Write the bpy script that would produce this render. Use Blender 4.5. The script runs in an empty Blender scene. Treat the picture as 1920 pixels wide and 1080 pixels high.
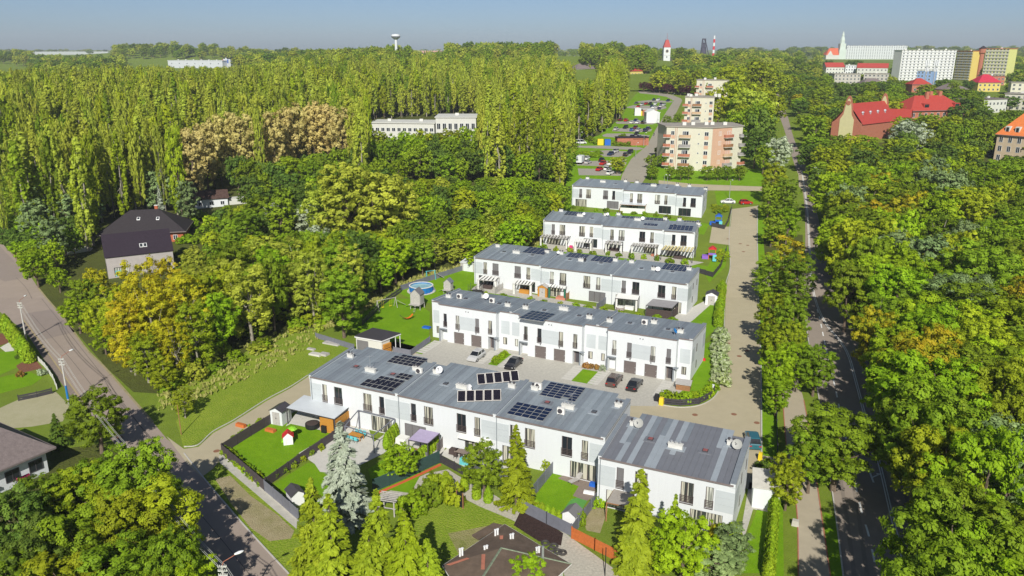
import bpy, bmesh, math, random
import numpy as np
from mathutils import Vector, Matrix, Quaternion
R = math.radians
sc = bpy.context.scene
COL = sc.collection
random.seed(7)
NR = np.random.default_rng(7)

# ---------------------------------------------------------------- camera
F, HY, CH = 1480.0, 93.0, 52.0            # focal length in photo pixels, horizon row, drone height
PT = math.atan((540 - HY) / F)
cd = bpy.data.cameras.new('camera')
cd.sensor_width = 36.0; cd.lens = F * 36 / 1920; cd.clip_start = 1.0; cd.clip_end = 20000
cam = bpy.data.objects.new('camera', cd); COL.objects.link(cam)
cam.location = (0, 0, CH); cam.rotation_euler = (math.pi / 2 - PT, 0, 0)
sc.camera = cam

# ---------------------------------------------------------------- sky and sun
SUN_EL, SUN_YAW = R(36), R(2.5)
world = bpy.data.worlds.new('World'); sc.world = world; world.use_nodes = True
wn = world.node_tree.nodes; wl = world.node_tree.links
bg = wn['Background']
sky = wn.new('ShaderNodeTexSky'); sky.sky_type = 'NISHITA'; sky.sun_disc = False
sky.sun_elevation = SUN_EL; sky.sun_rotation = math.pi + SUN_YAW
sky.altitude = 300; sky.air_density = 0.6; sky.dust_density = 0.9; sky.ozone_density = 3.5
wl.new(sky.outputs[0], bg.inputs[0]); bg.inputs[1].default_value = 0.069
sd = bpy.data.lights.new('sun', 'SUN'); sd.energy = 4.5; sd.angle = R(0.53); sd.color = (1.0, 0.965, 0.90)
sun = bpy.data.objects.new('sun', sd); COL.objects.link(sun)
sdir = Vector((math.sin(SUN_YAW) * math.cos(SUN_EL), math.cos(SUN_YAW) * math.cos(SUN_EL), -math.sin(SUN_EL)))
sun.rotation_euler = sdir.to_track_quat('-Z', 'Y').to_euler(); sun.location = (-20, -60, 120)
vs = sc.view_settings
vs.view_transform = 'Standard'; vs.look = 'None'; vs.gamma = 1.0; vs.use_curve_mapping = False; vs.exposure = 0.25
sc.cycles.max_bounces = 5; sc.cycles.diffuse_bounces = 3; sc.cycles.transparent_max_bounces = 4
sc.cycles.use_denoising = True

# ---------------------------------------------------------------- terrain and picture-to-ground helpers
BRK = [(-400, 0), (165, 0), (200, 2), (240, 5), (300, 9), (400, 14), (600, 20), (1000, 25), (2000, 31), (4000, 38), (9000, 46)]
def gz(y):
    for (a, za), (b, zb) in zip(BRK, BRK[1:]):
        if y <= b: return za + (zb - za) * (y - a) / (b - a)
    return BRK[-1][1]
CP, SP = math.cos(PT), math.sin(PT)
def ray(px, py):
    u, v = (px - 960) / F, (540 - py) / F
    return (u, CP + v * SP, -SP + v * CP)
def P(px, py, z=0.0):
    d = ray(px, py); t = (z - CH) / d[2]
    return Vector((d[0] * t, d[1] * t, z))
def T(px, py, h=0.0):
    """point whose height above the terrain is h on the line of sight of a photo pixel"""
    d = ray(px, py); lo, hi = 10.0, 9000.0
    for _ in range(50):
        m = (lo + hi) / 2
        if CH + d[2] / d[1] * m - gz(m) - h > 0: lo = m
        else: hi = m
    t = lo / d[1]
    return Vector((d[0] * t, lo, gz(lo) + h))
def Q(x, y, z):
    z -= CH; dep = y * CP - z * SP; up = y * SP + z * CP
    return 960 + F * x / dep, 540 - F * up / dep
def inpoly(x, y, poly):
    c = False; j = len(poly) - 1
    for i in range(len(poly)):
        xi, yi = poly[i]; xj, yj = poly[j]
        if (yi > y) != (yj > y) and x < (xj - xi) * (y - yi) / (yj - yi) + xi: c = not c
        j = i
    return c

# ---------------------------------------------------------------- mesh helpers
class MB:
    def __init__(s): s.v = []; s.f = []; s.m = []
    def quad(s, a, b, c, d, m=0):
        n = len(s.v); s.v += [tuple(a), tuple(b), tuple(c), tuple(d)]; s.f.append((n, n+1, n+2, n+3)); s.m.append(m)
    def tri(s, a, b, c, m=0):
        n = len(s.v); s.v += [tuple(a), tuple(b), tuple(c)]; s.f.append((n, n+1, n+2)); s.m.append(m)
    def poly(s, pts, m=0):
        n = len(s.v); s.v += [tuple(p) for p in pts]; s.f.append(tuple(range(n, n + len(pts)))); s.m.append(m)
    def hexa(s, p, m=0):
        """8 corners: 4 bottom (ccw), 4 top"""
        n = len(s.v); s.v += [tuple(q) for q in p]
        for f in ((3,2,1,0),(4,5,6,7),(0,1,5,4),(1,2,6,5),(2,3,7,6),(3,0,4,7)):
            s.f.append(tuple(n+i for i in f)); s.m.append(m)
    def box(s, x0, x1, y0, y1, z0, z1, m=0):
        s.hexa([(x0,y0,z0),(x1,y0,z0),(x1,y1,z0),(x0,y1,z0),(x0,y0,z1),(x1,y0,z1),(x1,y1,z1),(x0,y1,z1)], m)
    def tube(s, p0, p1, r0, r1=None, n=6, m=0, cap=True):
        r1 = r0 if r1 is None else r1
        p0, p1 = Vector(p0), Vector(p1); d = (p1 - p0)
        if d.length < 1e-6: return
        d.normalize(); a = d.orthogonal().normalized(); b = d.cross(a)
        k = len(s.v)
        for p, r in ((p0, r0), (p1, r1)):
            for i in range(n):
                t = 2 * math.pi * i / n; s.v.append(tuple(p + a * (r * math.cos(t)) + b * (r * math.sin(t))))
        for i in range(n):
            j = (i + 1) % n; s.f.append((k+i, k+j, k+n+j, k+n+i)); s.m.append(m)
        if cap:
            s.f.append(tuple(k+n+i for i in range(n))); s.m.append(m)
            s.f.append(tuple(k+n-1-i for i in range(n))); s.m.append(m)
    def lathe(s, prof, c=(0,0,0), n=12, m=0):
        """prof: list of (r, z) bottom to top"""
        k = len(s.v)
        for r, z in prof:
            for i in range(n):
                t = 2 * math.pi * i / n; s.v.append((c[0] + r*math.cos(t), c[1] + r*math.sin(t), c[2] + z))
        for q in range(len(prof) - 1):
            for i in range(n):
                j = (i+1) % n; s.f.append((k+q*n+i, k+q*n+j, k+(q+1)*n+j, k+(q+1)*n+i)); s.m.append(m)
        s.f.append(tuple(k+(len(prof)-1)*n+i for i in range(n))); s.m.append(m)
        s.f.append(tuple(k+n-1-i for i in range(n))); s.m.append(m)
    def mesh(s, name, mats):
        me = bpy.data.meshes.new(name); me.from_pydata(s.v, [], s.f)
        for mt in (mats if isinstance(mats, (list, tuple)) else [mats]): me.materials.append(mt)
        me.polygons.foreach_set('material_index', s.m); me.update()
        return me
    def build(s, name, mats, parent=None, loc=(0,0,0), rz=0, smooth=False):
        me = s.mesh(name, mats)
        if smooth: me.polygons.foreach_set('use_smooth', [True] * len(me.polygons))
        return put(name, me, parent, loc, rz)
def put(name, me, parent=None, loc=(0,0,0), rz=0, scale=None):
    o = bpy.data.objects.new(name, me); COL.objects.link(o)
    o.location = loc
    if rz: o.rotation_euler = (0, 0, rz)
    if scale: o.scale = scale
    if parent: o.parent = parent
    return o
def tag(o, label=None, cat=None, group=None, kind=None):
    if label: o['label'] = label
    if cat: o['category'] = cat
    if group: o['group'] = group
    if kind: o['kind'] = kind
    return o
def thing(name, label, cat, loc=(0,0,0), rz=0, group=None):
    o = bpy.data.objects.new(name, None); COL.objects.link(o); o.empty_display_size = 0.3
    o.location = loc; o.rotation_euler = (0, 0, rz)
    return tag(o, label, cat, group)

# ---------------------------------------------------------------- materials
MATS = {}
def mat(name, col, rough=0.7, var=0.0, scale=1.0, bump=0.0, bscale=20.0, metal=0.0, spec=0.3, col2=None, tex='noise', detail=4.0, obj_rand=0.0, stretch=None):
    if name in MATS: return MATS[name]
    m = bpy.data.materials.new(name); m.use_nodes = True; MATS[name] = m
    nt = m.node_tree; N = nt.nodes; L = nt.links; b = N['Principled BSDF']
    b.inputs['Roughness'].default_value = rough; b.inputs['Metallic'].default_value = metal
    b.inputs['Specular IOR Level'].default_value = spec
    c = tuple(col) + (1,)
    b.inputs['Base Color'].default_value = c
    tc = N.new('ShaderNodeTexCoord'); mp = N.new('ShaderNodeMapping')
    L.new(tc.outputs['Object'], mp.inputs[0])
    if stretch: mp.inputs['Scale'].default_value = stretch
    out = None
    if var > 0 or col2:
        nz = N.new('ShaderNodeTexNoise'); nz.inputs['Scale'].default_value = scale; nz.inputs['Detail'].default_value = detail
        nz.inputs['Roughness'].default_value = 0.65
        L.new(mp.outputs[0], nz.inputs['Vector'])
        rp = N.new('ShaderNodeValToRGB'); rp.color_ramp.elements[0].position = 0.3; rp.color_ramp.elements[1].position = 0.7
        c2 = col2 if col2 else tuple(min(1, x * (1 + var)) for x in col)
        c1 = col if col2 else tuple(x * (1 - var) for x in col)
        rp.color_ramp.elements[0].color = tuple(c1) + (1,); rp.color_ramp.elements[1].color = tuple(c2) + (1,)
        L.new(nz.outputs['Fac'], rp.inputs[0]); out = rp.outputs[0]
    if obj_rand > 0:
        oi = N.new('ShaderNodeObjectInfo'); hs = N.new('ShaderNodeHueSaturation')
        mr = N.new('ShaderNodeMapRange'); mr.inputs[3].default_value = 1 - obj_rand; mr.inputs[4].default_value = 1 + obj_rand
        L.new(oi.outputs['Random'], mr.inputs[0]); L.new(mr.outputs[0], hs.inputs['Value'])
        if out: L.new(out, hs.inputs['Color'])
        else: hs.inputs['Color'].default_value = c
        out = hs.outputs[0]
    if out: L.new(out, b.inputs['Base Color'])
    if bump > 0:
        n2 = N.new('ShaderNodeTexNoise'); n2.inputs['Scale'].default_value = bscale; n2.inputs['Detail'].default_value = 3
        L.new(mp.outputs[0], n2.inputs['Vector'])
        bp = N.new('ShaderNodeBump'); bp.inputs['Strength'].default_value = bump; bp.inputs['Distance'].default_value = 0.1
        L.new(n2.outputs['Fac'], bp.inputs['Height']); L.new(bp.outputs[0], b.inputs['Normal'])
    return m
def ground_mat(name, cols, scales=(0.05, 0.6, 5.0), bump=0.5, bscale=6.0, rough=0.9):
    """three octaves of noise mixing four colours: ground, lawns, meadows"""
    m = bpy.data.materials.new(name); m.use_nodes = True; MATS[name] = m
    nt = m.node_tree; N = nt.nodes; L = nt.links; b = N['Principled BSDF']
    b.inputs['Roughness'].default_value = rough; b.inputs['Specular IOR Level'].default_value = 0.15
    tc = N.new('ShaderNodeTexCoord'); prev = None
    for i, s in enumerate(scales):
        nz = N.new('ShaderNodeTexNoise'); nz.inputs['Scale'].default_value = s; nz.inputs['Detail'].default_value = 5; nz.inputs['Roughness'].default_value = 0.6
        L.new(tc.outputs['Object'], nz.inputs['Vector'])
        mr = N.new('ShaderNodeMapRange'); mr.inputs[1].default_value = 0.38; mr.inputs[2].default_value = 0.64
        L.new(nz.outputs['Fac'], mr.inputs[0])
        mx = N.new('ShaderNodeMix'); mx.data_type = 'RGBA'
        L.new(mr.outputs[0], mx.inputs[0])
        if prev is None: mx.inputs[6].default_value = tuple(cols[0]) + (1,)
        else: L.new(prev, mx.inputs[6])
        mx.inputs[7].default_value = tuple(cols[i+1]) + (1,)
        if i > 0:
            sc2 = N.new('ShaderNodeMath'); sc2.operation = 'MULTIPLY'; sc2.inputs[1].default_value = 0.6
            L.new(mr.outputs[0], sc2.inputs[0]); L.new(sc2.outputs[0], mx.inputs[0])
        prev = mx.outputs[2]
    L.new(prev, b.inputs['Base Color'])
    n2 = N.new('ShaderNodeTexNoise'); n2.inputs['Scale'].default_value = bscale; n2.inputs['Detail'].default_value = 4
    L.new(tc.outputs['Object'], n2.inputs['Vector'])
    bp = N.new('ShaderNodeBump'); bp.inputs['Strength'].default_value = bump; bp.inputs['Distance'].default_value = 0.25
    L.new(n2.outputs['Fac'], bp.inputs['Height']); L.new(bp.outputs[0], b.inputs['Normal'])
    return m
FB = 1.4
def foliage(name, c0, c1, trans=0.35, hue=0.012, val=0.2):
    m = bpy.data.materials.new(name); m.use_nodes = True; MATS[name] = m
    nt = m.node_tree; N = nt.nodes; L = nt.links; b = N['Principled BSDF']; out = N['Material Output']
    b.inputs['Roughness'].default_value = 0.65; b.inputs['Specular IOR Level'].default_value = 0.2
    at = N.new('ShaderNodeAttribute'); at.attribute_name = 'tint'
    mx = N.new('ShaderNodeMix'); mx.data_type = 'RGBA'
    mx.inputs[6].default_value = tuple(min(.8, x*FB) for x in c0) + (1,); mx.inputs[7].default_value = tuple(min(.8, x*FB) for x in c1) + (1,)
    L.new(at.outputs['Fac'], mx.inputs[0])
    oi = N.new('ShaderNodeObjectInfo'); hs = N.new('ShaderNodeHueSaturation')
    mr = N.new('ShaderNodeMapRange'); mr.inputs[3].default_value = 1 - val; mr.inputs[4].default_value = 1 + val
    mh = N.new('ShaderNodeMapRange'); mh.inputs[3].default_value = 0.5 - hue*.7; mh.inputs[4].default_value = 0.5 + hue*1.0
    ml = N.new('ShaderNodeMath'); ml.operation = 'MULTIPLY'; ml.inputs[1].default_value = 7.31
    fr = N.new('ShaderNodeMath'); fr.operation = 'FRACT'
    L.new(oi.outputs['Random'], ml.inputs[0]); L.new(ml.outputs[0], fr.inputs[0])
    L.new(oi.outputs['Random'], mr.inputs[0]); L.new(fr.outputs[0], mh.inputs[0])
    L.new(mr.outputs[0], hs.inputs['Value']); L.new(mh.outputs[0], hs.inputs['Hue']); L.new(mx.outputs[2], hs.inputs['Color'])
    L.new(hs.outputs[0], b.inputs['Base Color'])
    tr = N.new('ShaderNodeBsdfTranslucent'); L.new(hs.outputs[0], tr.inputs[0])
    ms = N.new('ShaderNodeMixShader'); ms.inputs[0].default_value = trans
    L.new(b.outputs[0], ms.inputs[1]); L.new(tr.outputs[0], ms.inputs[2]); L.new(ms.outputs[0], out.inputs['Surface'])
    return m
def glass_mat(name, col=(0.02, 0.025, 0.03), curtain=None):
    m = bpy.data.materials.new(name); m.use_nodes = True; MATS[name] = m
    nt = m.node_tree; N = nt.nodes; L = nt.links; b = N['Principled BSDF']
    b.inputs['Roughness'].default_value = 0.08; b.inputs['Specular IOR Level'].default_value = 0.6
    b.inputs['Base Color'].default_value = tuple(col) + (1,)
    if curtain:
        tc = N.new('ShaderNodeTexCoord'); nz = N.new('ShaderNodeTexNoise'); mp = N.new('ShaderNodeMapping')
        mp.inputs['Scale'].default_value = (5, 1, 0.15); nz.inputs['Scale'].default_value = 1.3; nz.inputs['Detail'].default_value = 1
        oi = N.new('ShaderNodeObjectInfo'); ad = N.new('ShaderNodeVectorMath'); ad.operation = 'ADD'
        L.new(tc.outputs['Object'], ad.inputs[0]); L.new(oi.outputs['Location'], ad.inputs[1]); L.new(ad.outputs[0], mp.inputs[0]); L.new(mp.outputs[0], nz.inputs['Vector'])
        rp = N.new('ShaderNodeValToRGB'); e = rp.color_ramp.elements
        e[0].position = 0.47; e[0].color = tuple(col) + (1,); e[1].position = 0.53; e[1].color = tuple(curtain) + (1,)
        L.new(nz.outputs['Fac'], rp.inputs[0]); L.new(rp.outputs[0], b.inputs['Base Color'])
        b.inputs['Roughness'].default_value = 0.2
    return m

M_ground = ground_mat('meadow_ground', [(.14,.22,.016), (.18,.265,.02), (.11,.175,.012), (.22,.25,.045)])
M_lawn = ground_mat('lawn', [(.125,.285,.003), (.18,.35,.006), (.108,.245,.002), (.22,.34,.012)], (0.25, 1.1, 6), 0.45, 9)
M_rough = ground_mat('rough_grass', [(.16,.275,.008), (.24,.335,.02), (.13,.235,.007), (.34,.36,.07)], (0.12, 0.6, 4), 0.8, 5)
M_dry = ground_mat('dry_grass', [(.34,.31,.13), (.20,.24,.05), (.42,.37,.19), (.28,.25,.10)], (0.25, 1.2, 6), 0.9, 6)
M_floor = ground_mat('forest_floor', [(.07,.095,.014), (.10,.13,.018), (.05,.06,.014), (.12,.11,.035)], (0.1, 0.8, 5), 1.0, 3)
M_straw = ground_mat('straw_ground', [(.40,.33,.19), (.26,.25,.09), (.50,.42,.27), (.30,.25,.14)], (0.3, 1.2, 7), 0.7, 8)
M_bare = ground_mat('bare_yard', [(.42,.38,.25), (.36,.33,.20), (.48,.43,.30), (.33,.34,.16)], (0.3, 1.2, 7), 0.3, 8)
M_soil = mat('soil', (.045,.026,.022), .95, .35, 3, .8, 10)
M_soil2 = mat('brown_bark', (.20,.085,.05), .95, .35, 3, .8, 10)
M_asph = ground_mat('asphalt_road', [(.335,.272,.222), (.37,.30,.245), (.305,.25,.205), (.35,.287,.235)], (0.06, 0.5, 30), 0.1, 40, .85)
M_asph2 = ground_mat('asphalt_patch', [(.285,.235,.20), (.305,.25,.215), (.262,.217,.184), (.296,.245,.21)], (0.06, 0.5, 30), 0.1, 40, .85)
M_asphR = ground_mat('asphalt_main', [(.31,.26,.21), (.345,.285,.23), (.275,.23,.185), (.325,.27,.22)], (0.06, 0.6, 30), 0.1, 40, .85)
M_conc = ground_mat('concrete_lane', [(.44,.385,.255), (.48,.42,.28), (.40,.35,.23), (.46,.40,.27)], (0.05, 0.5, 12), 0.1, 30, .85)
M_path = ground_mat('path_paving', [(.42,.36,.26), (.46,.40,.29), (.38,.33,.24), (.44,.38,.28)], (0.08, 0.7, 12), 0.1, 30, .85)
M_pave = mat('block_paving', (.45,.43,.37), .85, .14, 2.5, .15, 14)
M_pave2 = mat('cobble_paving', (.46,.43,.35), .9, .22, 3.5, .3, 12)
M_slabs = mat('stone_slabs', (.55,.53,.47), .85, .08, 1.5)
M_kerb = mat('kerb_stone', (.5,.48,.43), .85, .1, 2)
M_kerbr = mat('red_kerb', (.42,.16,.10), .85, .15, 2)
M_line = mat('road_paint', (.78,.78,.74), .6, .08, 3)
M_white = mat('white_render', (.655,.675,.675), .8, .022, 1.2, stretch=(2.2,2.2,.22))
M_grey = mat('grey_cladding', (.50,.535,.54), .6, .03, .6)
M_frame = mat('anthracite', (.065,.06,.065), .45, .1, 3)
M_brownf = mat('window_brown', (.10,.075,.07), .5, .1, 3)
M_shut = mat('shutter_grey', (.17,.165,.165), .55, .06, 3)
M_garage = mat('garage_grey', (.15,.125,.115), .5, .06, 3)
M_gutter = mat('gutter_brown', (.20,.165,.155), .5, .1, 2)
M_cap = mat('parapet_cap', (.22,.245,.265), .4, .08, 1.5, metal=.0, spec=.4)
M_roof = [mat('roof_sheet_a', (.225,.258,.280), .5, .07, .8, obj_rand=.05), mat('roof_sheet_b', (.255,.292,.315), .5, .07, .8, obj_rand=.05), mat('roof_sheet_c', (.197,.222,.245), .5, .07, .8, obj_rand=.05)]
M_roofw = [mat('roof_zinc_dark', (.175,.182,.20), .5, .07, .8, obj_rand=.04), mat('roof_zinc_light', (.31,.345,.37), .5, .07, .8, obj_rand=.05)]
M_deck = mat('roof_underlay', (.1,.105,.11), .7, .1, 1)
M_chim = mat('chimney_render', (.62,.61,.56), .8, .08, 2)
M_steel = mat('galvanised_steel', (.55,.56,.57), .35, .1, 4, metal=.6, spec=.5)
M_dish = mat('dish_white', (.78,.78,.76), .45, .03, 2)
M_ac = mat('ac_white', (.76,.74,.68), .5, .04, 2)
M_black = mat('black_plastic', (.02,.02,.022), .5, .1, 4)
M_pv = mat('solar_black', (.012,.010,.016), .25, .15, 3, spec=.5)
M_pvb = mat('solar_blue', (.010,.018,.05), .25, .15, 3, spec=.5)
M_pvf = mat('solar_frame', (.36,.36,.33), .5, .05, 3)
M_skyl = mat('skylight_red', (.30,.10,.09), .4, .1, 3)
M_skyg = mat('skylight_grey', (.10,.11,.12), .3, .1, 3)
M_glass = glass_mat('window_glass')
M_glassc = glass_mat('window_curtains', (.05,.055,.05), (.52,.50,.40))
M_glassw = glass_mat('window_net', (.22,.23,.20), (.66,.66,.58))
M_wood = mat('timber', (.48,.22,.035), .7, .2, 2.5, stretch=(1,1,8))
M_woodb = mat('timber_brown', (.30,.15,.07), .75, .2, 3)
M_deckw = mat('deck_brown', (.24,.19,.155), .75, .12, 3)
M_greyw = mat('weathered_timber', (.42,.40,.37), .8, .15, 4)
M_orange = mat('fence_orange', (.50,.14,.035), .7, .15, 3)
M_polyc = mat('polycarbonate', (.58,.61,.62), .3, .04, 1.0)
M_purple = mat('awning_mauve', (.40,.34,.48), .8, .08, 2)
M_anth = mat('fence_anthracite', (.055,.05,.055), .55, .12, 1.5, obj_rand=.08)
M_anthp = mat('fence_plum', (.075,.06,.065), .6, .12, 1.5, obj_rand=.08)
M_slate = mat('fence_slate', (.17,.175,.205), .55, .1, 1.5, obj_rand=.06)
M_gmesh = mat('fence_green_screen', (.035,.075,.065), .7, .12, 1.5)
M_conwall = mat('concrete_base', (.46,.44,.38), .9, .12, 1.0)
M_bark = mat('bark', (.16,.12,.085), .95, .3, 4, .6, 12)
M_barkl = mat('bark_pale', (.30,.27,.21), .9, .3, 3, .5, 10)
M_tilep = mat('roof_tile_plum', (.026,.017,.026), .7, .2, 2.5, .3, 6)
M_tileb = mat('roof_tile_brown', (.036,.030,.032), .7, .2, 2.5, .3, 6)
M_tileg = mat('roof_tile_taupe', (.19,.155,.145), .75, .18, 2.5, .3, 6)
M_brick = mat('red_brick', (.42,.12,.055), .85, .2, 5)
M_felt = mat('roof_felt_brown', (.135,.098,.07), .9, .2, 1.0, .2, 8)
M_red = mat('red_metal_roof', (.40,.055,.04), .6, .1, 1.2)
M_redo = mat('red_tile_roof', (.58,.12,.045), .75, .12, 1.5)
M_redor = mat('orange_tile_roof', (.66,.19,.05), .75, .12, 1.5)
M_cream = mat('cream_render', (.60,.57,.45), .85, .05, .6)
M_peach = mat('peach_render', (.58,.36,.245), .85, .05, .6)
M_pale = mat('pale_render', (.58,.58,.52), .85, .06, .4)
M_sand = mat('sandstone_render', (.55,.44,.30), .85, .1, .5)
M_yel = mat('yellow_render', (.62,.50,.14), .85, .06, .5)
M_lime = mat('lime_render', (.60,.60,.22), .85, .05, .5)
M_blue = mat('blue_render', (.25,.37,.60), .85, .05, .5)
M_flat = mat('flat_roof_felt', (.33,.30,.25), .9, .12, .4)
M_terr = mat('terracotta_brick', (.40,.15,.09), .85, .12, 1)
M_pblue = mat('pool_blue', (.015,.16,.42), .45, .08, 2)
M_water = mat('pool_water', (.30,.52,.60), .08, .1, 2, spec=.5)
M_turq = mat('turquoise_cloth', (.12,.48,.50), .8, .1, 3)
M_greenp = mat('green_plastic', (.25,.55,.03), .5, .05, 3)
M_redp = mat('red_plastic', (.60,.025,.03), .5, .05, 3)
M_bluep = mat('blue_plastic', (.02,.12,.50), .5, .05, 3)
M_yelp = mat('yellow_plastic', (.75,.55,.03), .5, .05, 3)
M_orp = mat('orange_plastic', (.70,.16,.02), .5, .05, 3)
M_pink = mat('pink_flowers', (.65,.04,.18), .7, .2, 6)
M_cloth = mat('white_cloth', (.76,.75,.70), .85, .05, 3)
M_rattan = mat('rattan_dark', (.07,.05,.045), .8, .2, 8)
M_lampw = mat('lamp_white', (.80,.80,.76), .4, .03, 3)
M_concp = mat('concrete_pole', (.50,.48,.44), .85, .12, 3)
M_manh = mat('manhole_rust', (.26,.13,.075), .8, .2, 6)
M_rub = mat('rubber', (.06,.055,.05), .85, .15, 5)

# ================================================================ ground
def ground_sheet():
    mb = MB(); xs = [-9000, -1500, -400, 0, 400, 1500, 9000]
    for (y0, z0), (y1, z1) in zip(BRK, BRK[1:]):
        for x0, x1 in zip(xs, xs[1:]):
            mb.quad((x0,y0,z0), (x1,y0,z0), (x1,y1,z1), (x0,y1,z1))
    return tag(mb.build('ground', M_ground), kind='structure')
ground_sheet()
def sheet_world(name, pts, layer, m, thick=0.0):
    bm = bmesh.new()
    vs_ = [bm.verts.new((p[0], p[1], 0)) for p in pts]
    f = bm.faces.new(vs_)
    if f.normal.z < 0: f.normal_flip()
    bm.normal_update()
    for y, _ in BRK[1:-1]:
        bmesh.ops.bisect_plane(bm, geom=bm.verts[:] + bm.edges[:] + bm.faces[:], plane_co=(0, y, 0), plane_no=(0, 1, 0))
    bmesh.ops.triangulate(bm, faces=bm.faces[:])
    for v in bm.verts: v.co.z = gz(v.co.y) + 0.006 * layer
    for f in bm.faces:
        f.normal_update()
        if f.normal.z < 0: f.normal_flip()
    me = bpy.data.meshes.new(name); bm.to_mesh(me); bm.free(); me.materials.append(m)
    return put(name, me)
def sheet(name, px, layer, m, kind='structure'):
    return tag(sheet_world(name, [T(a, b) for a, b in px], layer, m), kind=kind)
def smooth_line(px, n=6):
    """Catmull-Rom through ground points"""
    pts = [T(a, b) if not isinstance(a, Vector) else a for a, b in px]
    out = []
    for i in range(len(pts) - 1):
        p0 = pts[max(i-1, 0)]; p1 = pts[i]; p2 = pts[i+1]; p3 = pts[min(i+2, len(pts)-1)]
        for k in range(n):
            t = k / n
            out.append(0.5 * ((2*p1) + (p2-p0)*t + (2*p0-5*p1+4*p2-p3)*t*t + (3*p1-p0-3*p2+p3)*t**3))
    out.append(pts[-1]); return out
def ribbon(name, px, w, layer, m, kind='structure', h=0.0, dash=None, off=0.0, parent=None):
    """strip of width w along a ground line (kerbs have height h, dashes (on, gap))"""
    ln = smooth_line(px, 8); mb = MB(); z0 = 0.006 * layer
    acc = 0.0
    def pt(p, n, s): return Vector((p.x + n.x*s, p.y + n.y*s, gz(p.y + n.y*s) + z0))
    for i in range(len(ln) - 1):
        a, b = ln[i], ln[i+1]; d = (b - a); d.z = 0; L = d.length
        if L < 1e-4: continue
        d.normalize(); n = Vector((-d.y, d.x, 0))
        segs = [(0, L)]
        if dash:
            segs = []; s = 0.0
            while s < L:
                ph = (acc + s) % (dash[0] + dash[1])
                e = min(L, s + ((dash[0] - ph) if ph < dash[0] else (dash[0] + dash[1] - ph)) + 1e-4)
                if ph < dash[0]: segs.append((s, e))
                s = e
        acc += L
        for s, e in segs:
            p, q = a + d*s, a + d*e
            v = [pt(p,n,off-w/2), pt(q,n,off-w/2), pt(q,n,off+w/2), pt(p,n,off+w/2)]
            if h:
                up = Vector((0,0,h)); dn = Vector((0,0,-.2))
                mb.hexa([v[3]+dn, v[0]+dn, v[1]+dn, v[2]+dn, v[3]+up, v[0]+up, v[1]+up, v[2]+up])
            else: mb.quad(v[0], v[1], v[2], v[3])
    o = mb.build(name, m, parent)
    return tag(o, kind=kind) if not parent else o

# --- the street on the western side
WR = [(0,452),(45,500),(72,540),(120,597),(160,652),(190,682),(217,712),(250,750),(287,792),(312,822),(345,850),(385,900),(440,965),(480,1010),(545,1080),(600,1140)]
WL = [(-120,500),(-60,545),(0,585),(47,622),(80,663),(110,702),(142,745),(180,790),(230,850),(290,925),(340,985),(400,1050),(450,1120)]
def xy(l): return l
sheet('road', WR + WL[::-1], 2, M_asph)
sheet('asphalt_patch', [(47,588),(97,580),(141,622),(78,638)], 3, M_asph2)
sheet('asphalt_patch', [(-60,452),(0,462),(25,488),(48,520),(10,528),(-60,500)], 3, M_asph2)
sheet('sidewalk', [(40,606),(47,603),(80,648),(110,690),(142,735),(132,742),(105,705),(78,668),(60,640)], 3, mat('sidewalk_paving', (.25,.20,.165), .9, .15, 2, .2, 10))
ribbon('kerb_line', [(44,600),(80,648),(110,690),(142,735),(165,765)], .16, 4, mat('kerb_yellowish', (.42,.34,.16), .9, .1, 2))
ribbon('road_edging', [(72,540),(120,597),(160,652),(190,682),(217,712),(250,750),(287,792)], .35, 3, M_straw)
ribbon('kerb', [(345,850),(385,900),(440,965),(480,1010),(545,1080)], .15, 3, M_kerb, h=.06)
# thin repair seams in the asphalt
for k, (a, b) in enumerate([((78,560),(300,850)), ((60,590),(200,760)), ((300,880),(470,1080)), ((205,735),(330,880)), ((30,520),(60,560))]):
    ribbon('asphalt_seam', [a, ((a[0]+b[0])/2+4, (a[1]+b[1])/2), b], .07, 4, mat('tar_seam', (.12,.10,.09), .8))
# --- side lane paved in concrete between street and terraces
sheet('lane', [(312,818),(345,842),(372,838),(400,812),(440,790),(500,752),(545,728),(577,707),(640,670),(740,640),(820,660),(760,700),(620,745),(560,768),(510,795),(470,820),(430,846),(414,862),(398,880),(378,895),(350,868)], 3, M_conc)
ribbon('kerb', [(345,838),(372,834),(400,809),(440,787),(500,749),(545,725),(577,704)], .15, 4, M_kerb, h=.08)
# --- resident lane on the eastern side
LL = [(1373,392),(1368,445),(1370,500),(1361,540),(1359,625),(1358,690),(1352,722),(1340,745),(1312,760),(1275,764),(1237,759),(1200,757)]
LR = [(1420,386),(1419,440),(1423,600),(1426,700),(1427,860),(1425,905)]
sheet('lane', LL + [(1150,770),(1180,830),(1330,880)] + LR[::-1], 3, M_conc)
sheet('lane', [(1335,425),(1375,425),(1372,460),(1330,455)], 2, M_conc)
ribbon('kerb', [(1421,386),(1420,440),(1424,600),(1427,700),(1428,860)], .2, 4, M_kerb, h=.12)
ribbon('kerb', [(1372,392),(1367,445),(1369,500),(1360,540),(1358,625),(1357,690),(1351,722),(1339,745),(1312,760),(1275,764),(1237,759)], .15, 4, M_kerb, h=.08)
# --- driveways between the first two terraces
sheet('driveway', [(806,655),(905,672),(1000,690),(1120,712),(1238,735),(1236,762),(1130,760),(1000,740),(880,712),(800,690),(775,665)], 4, M_pave)
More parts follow.
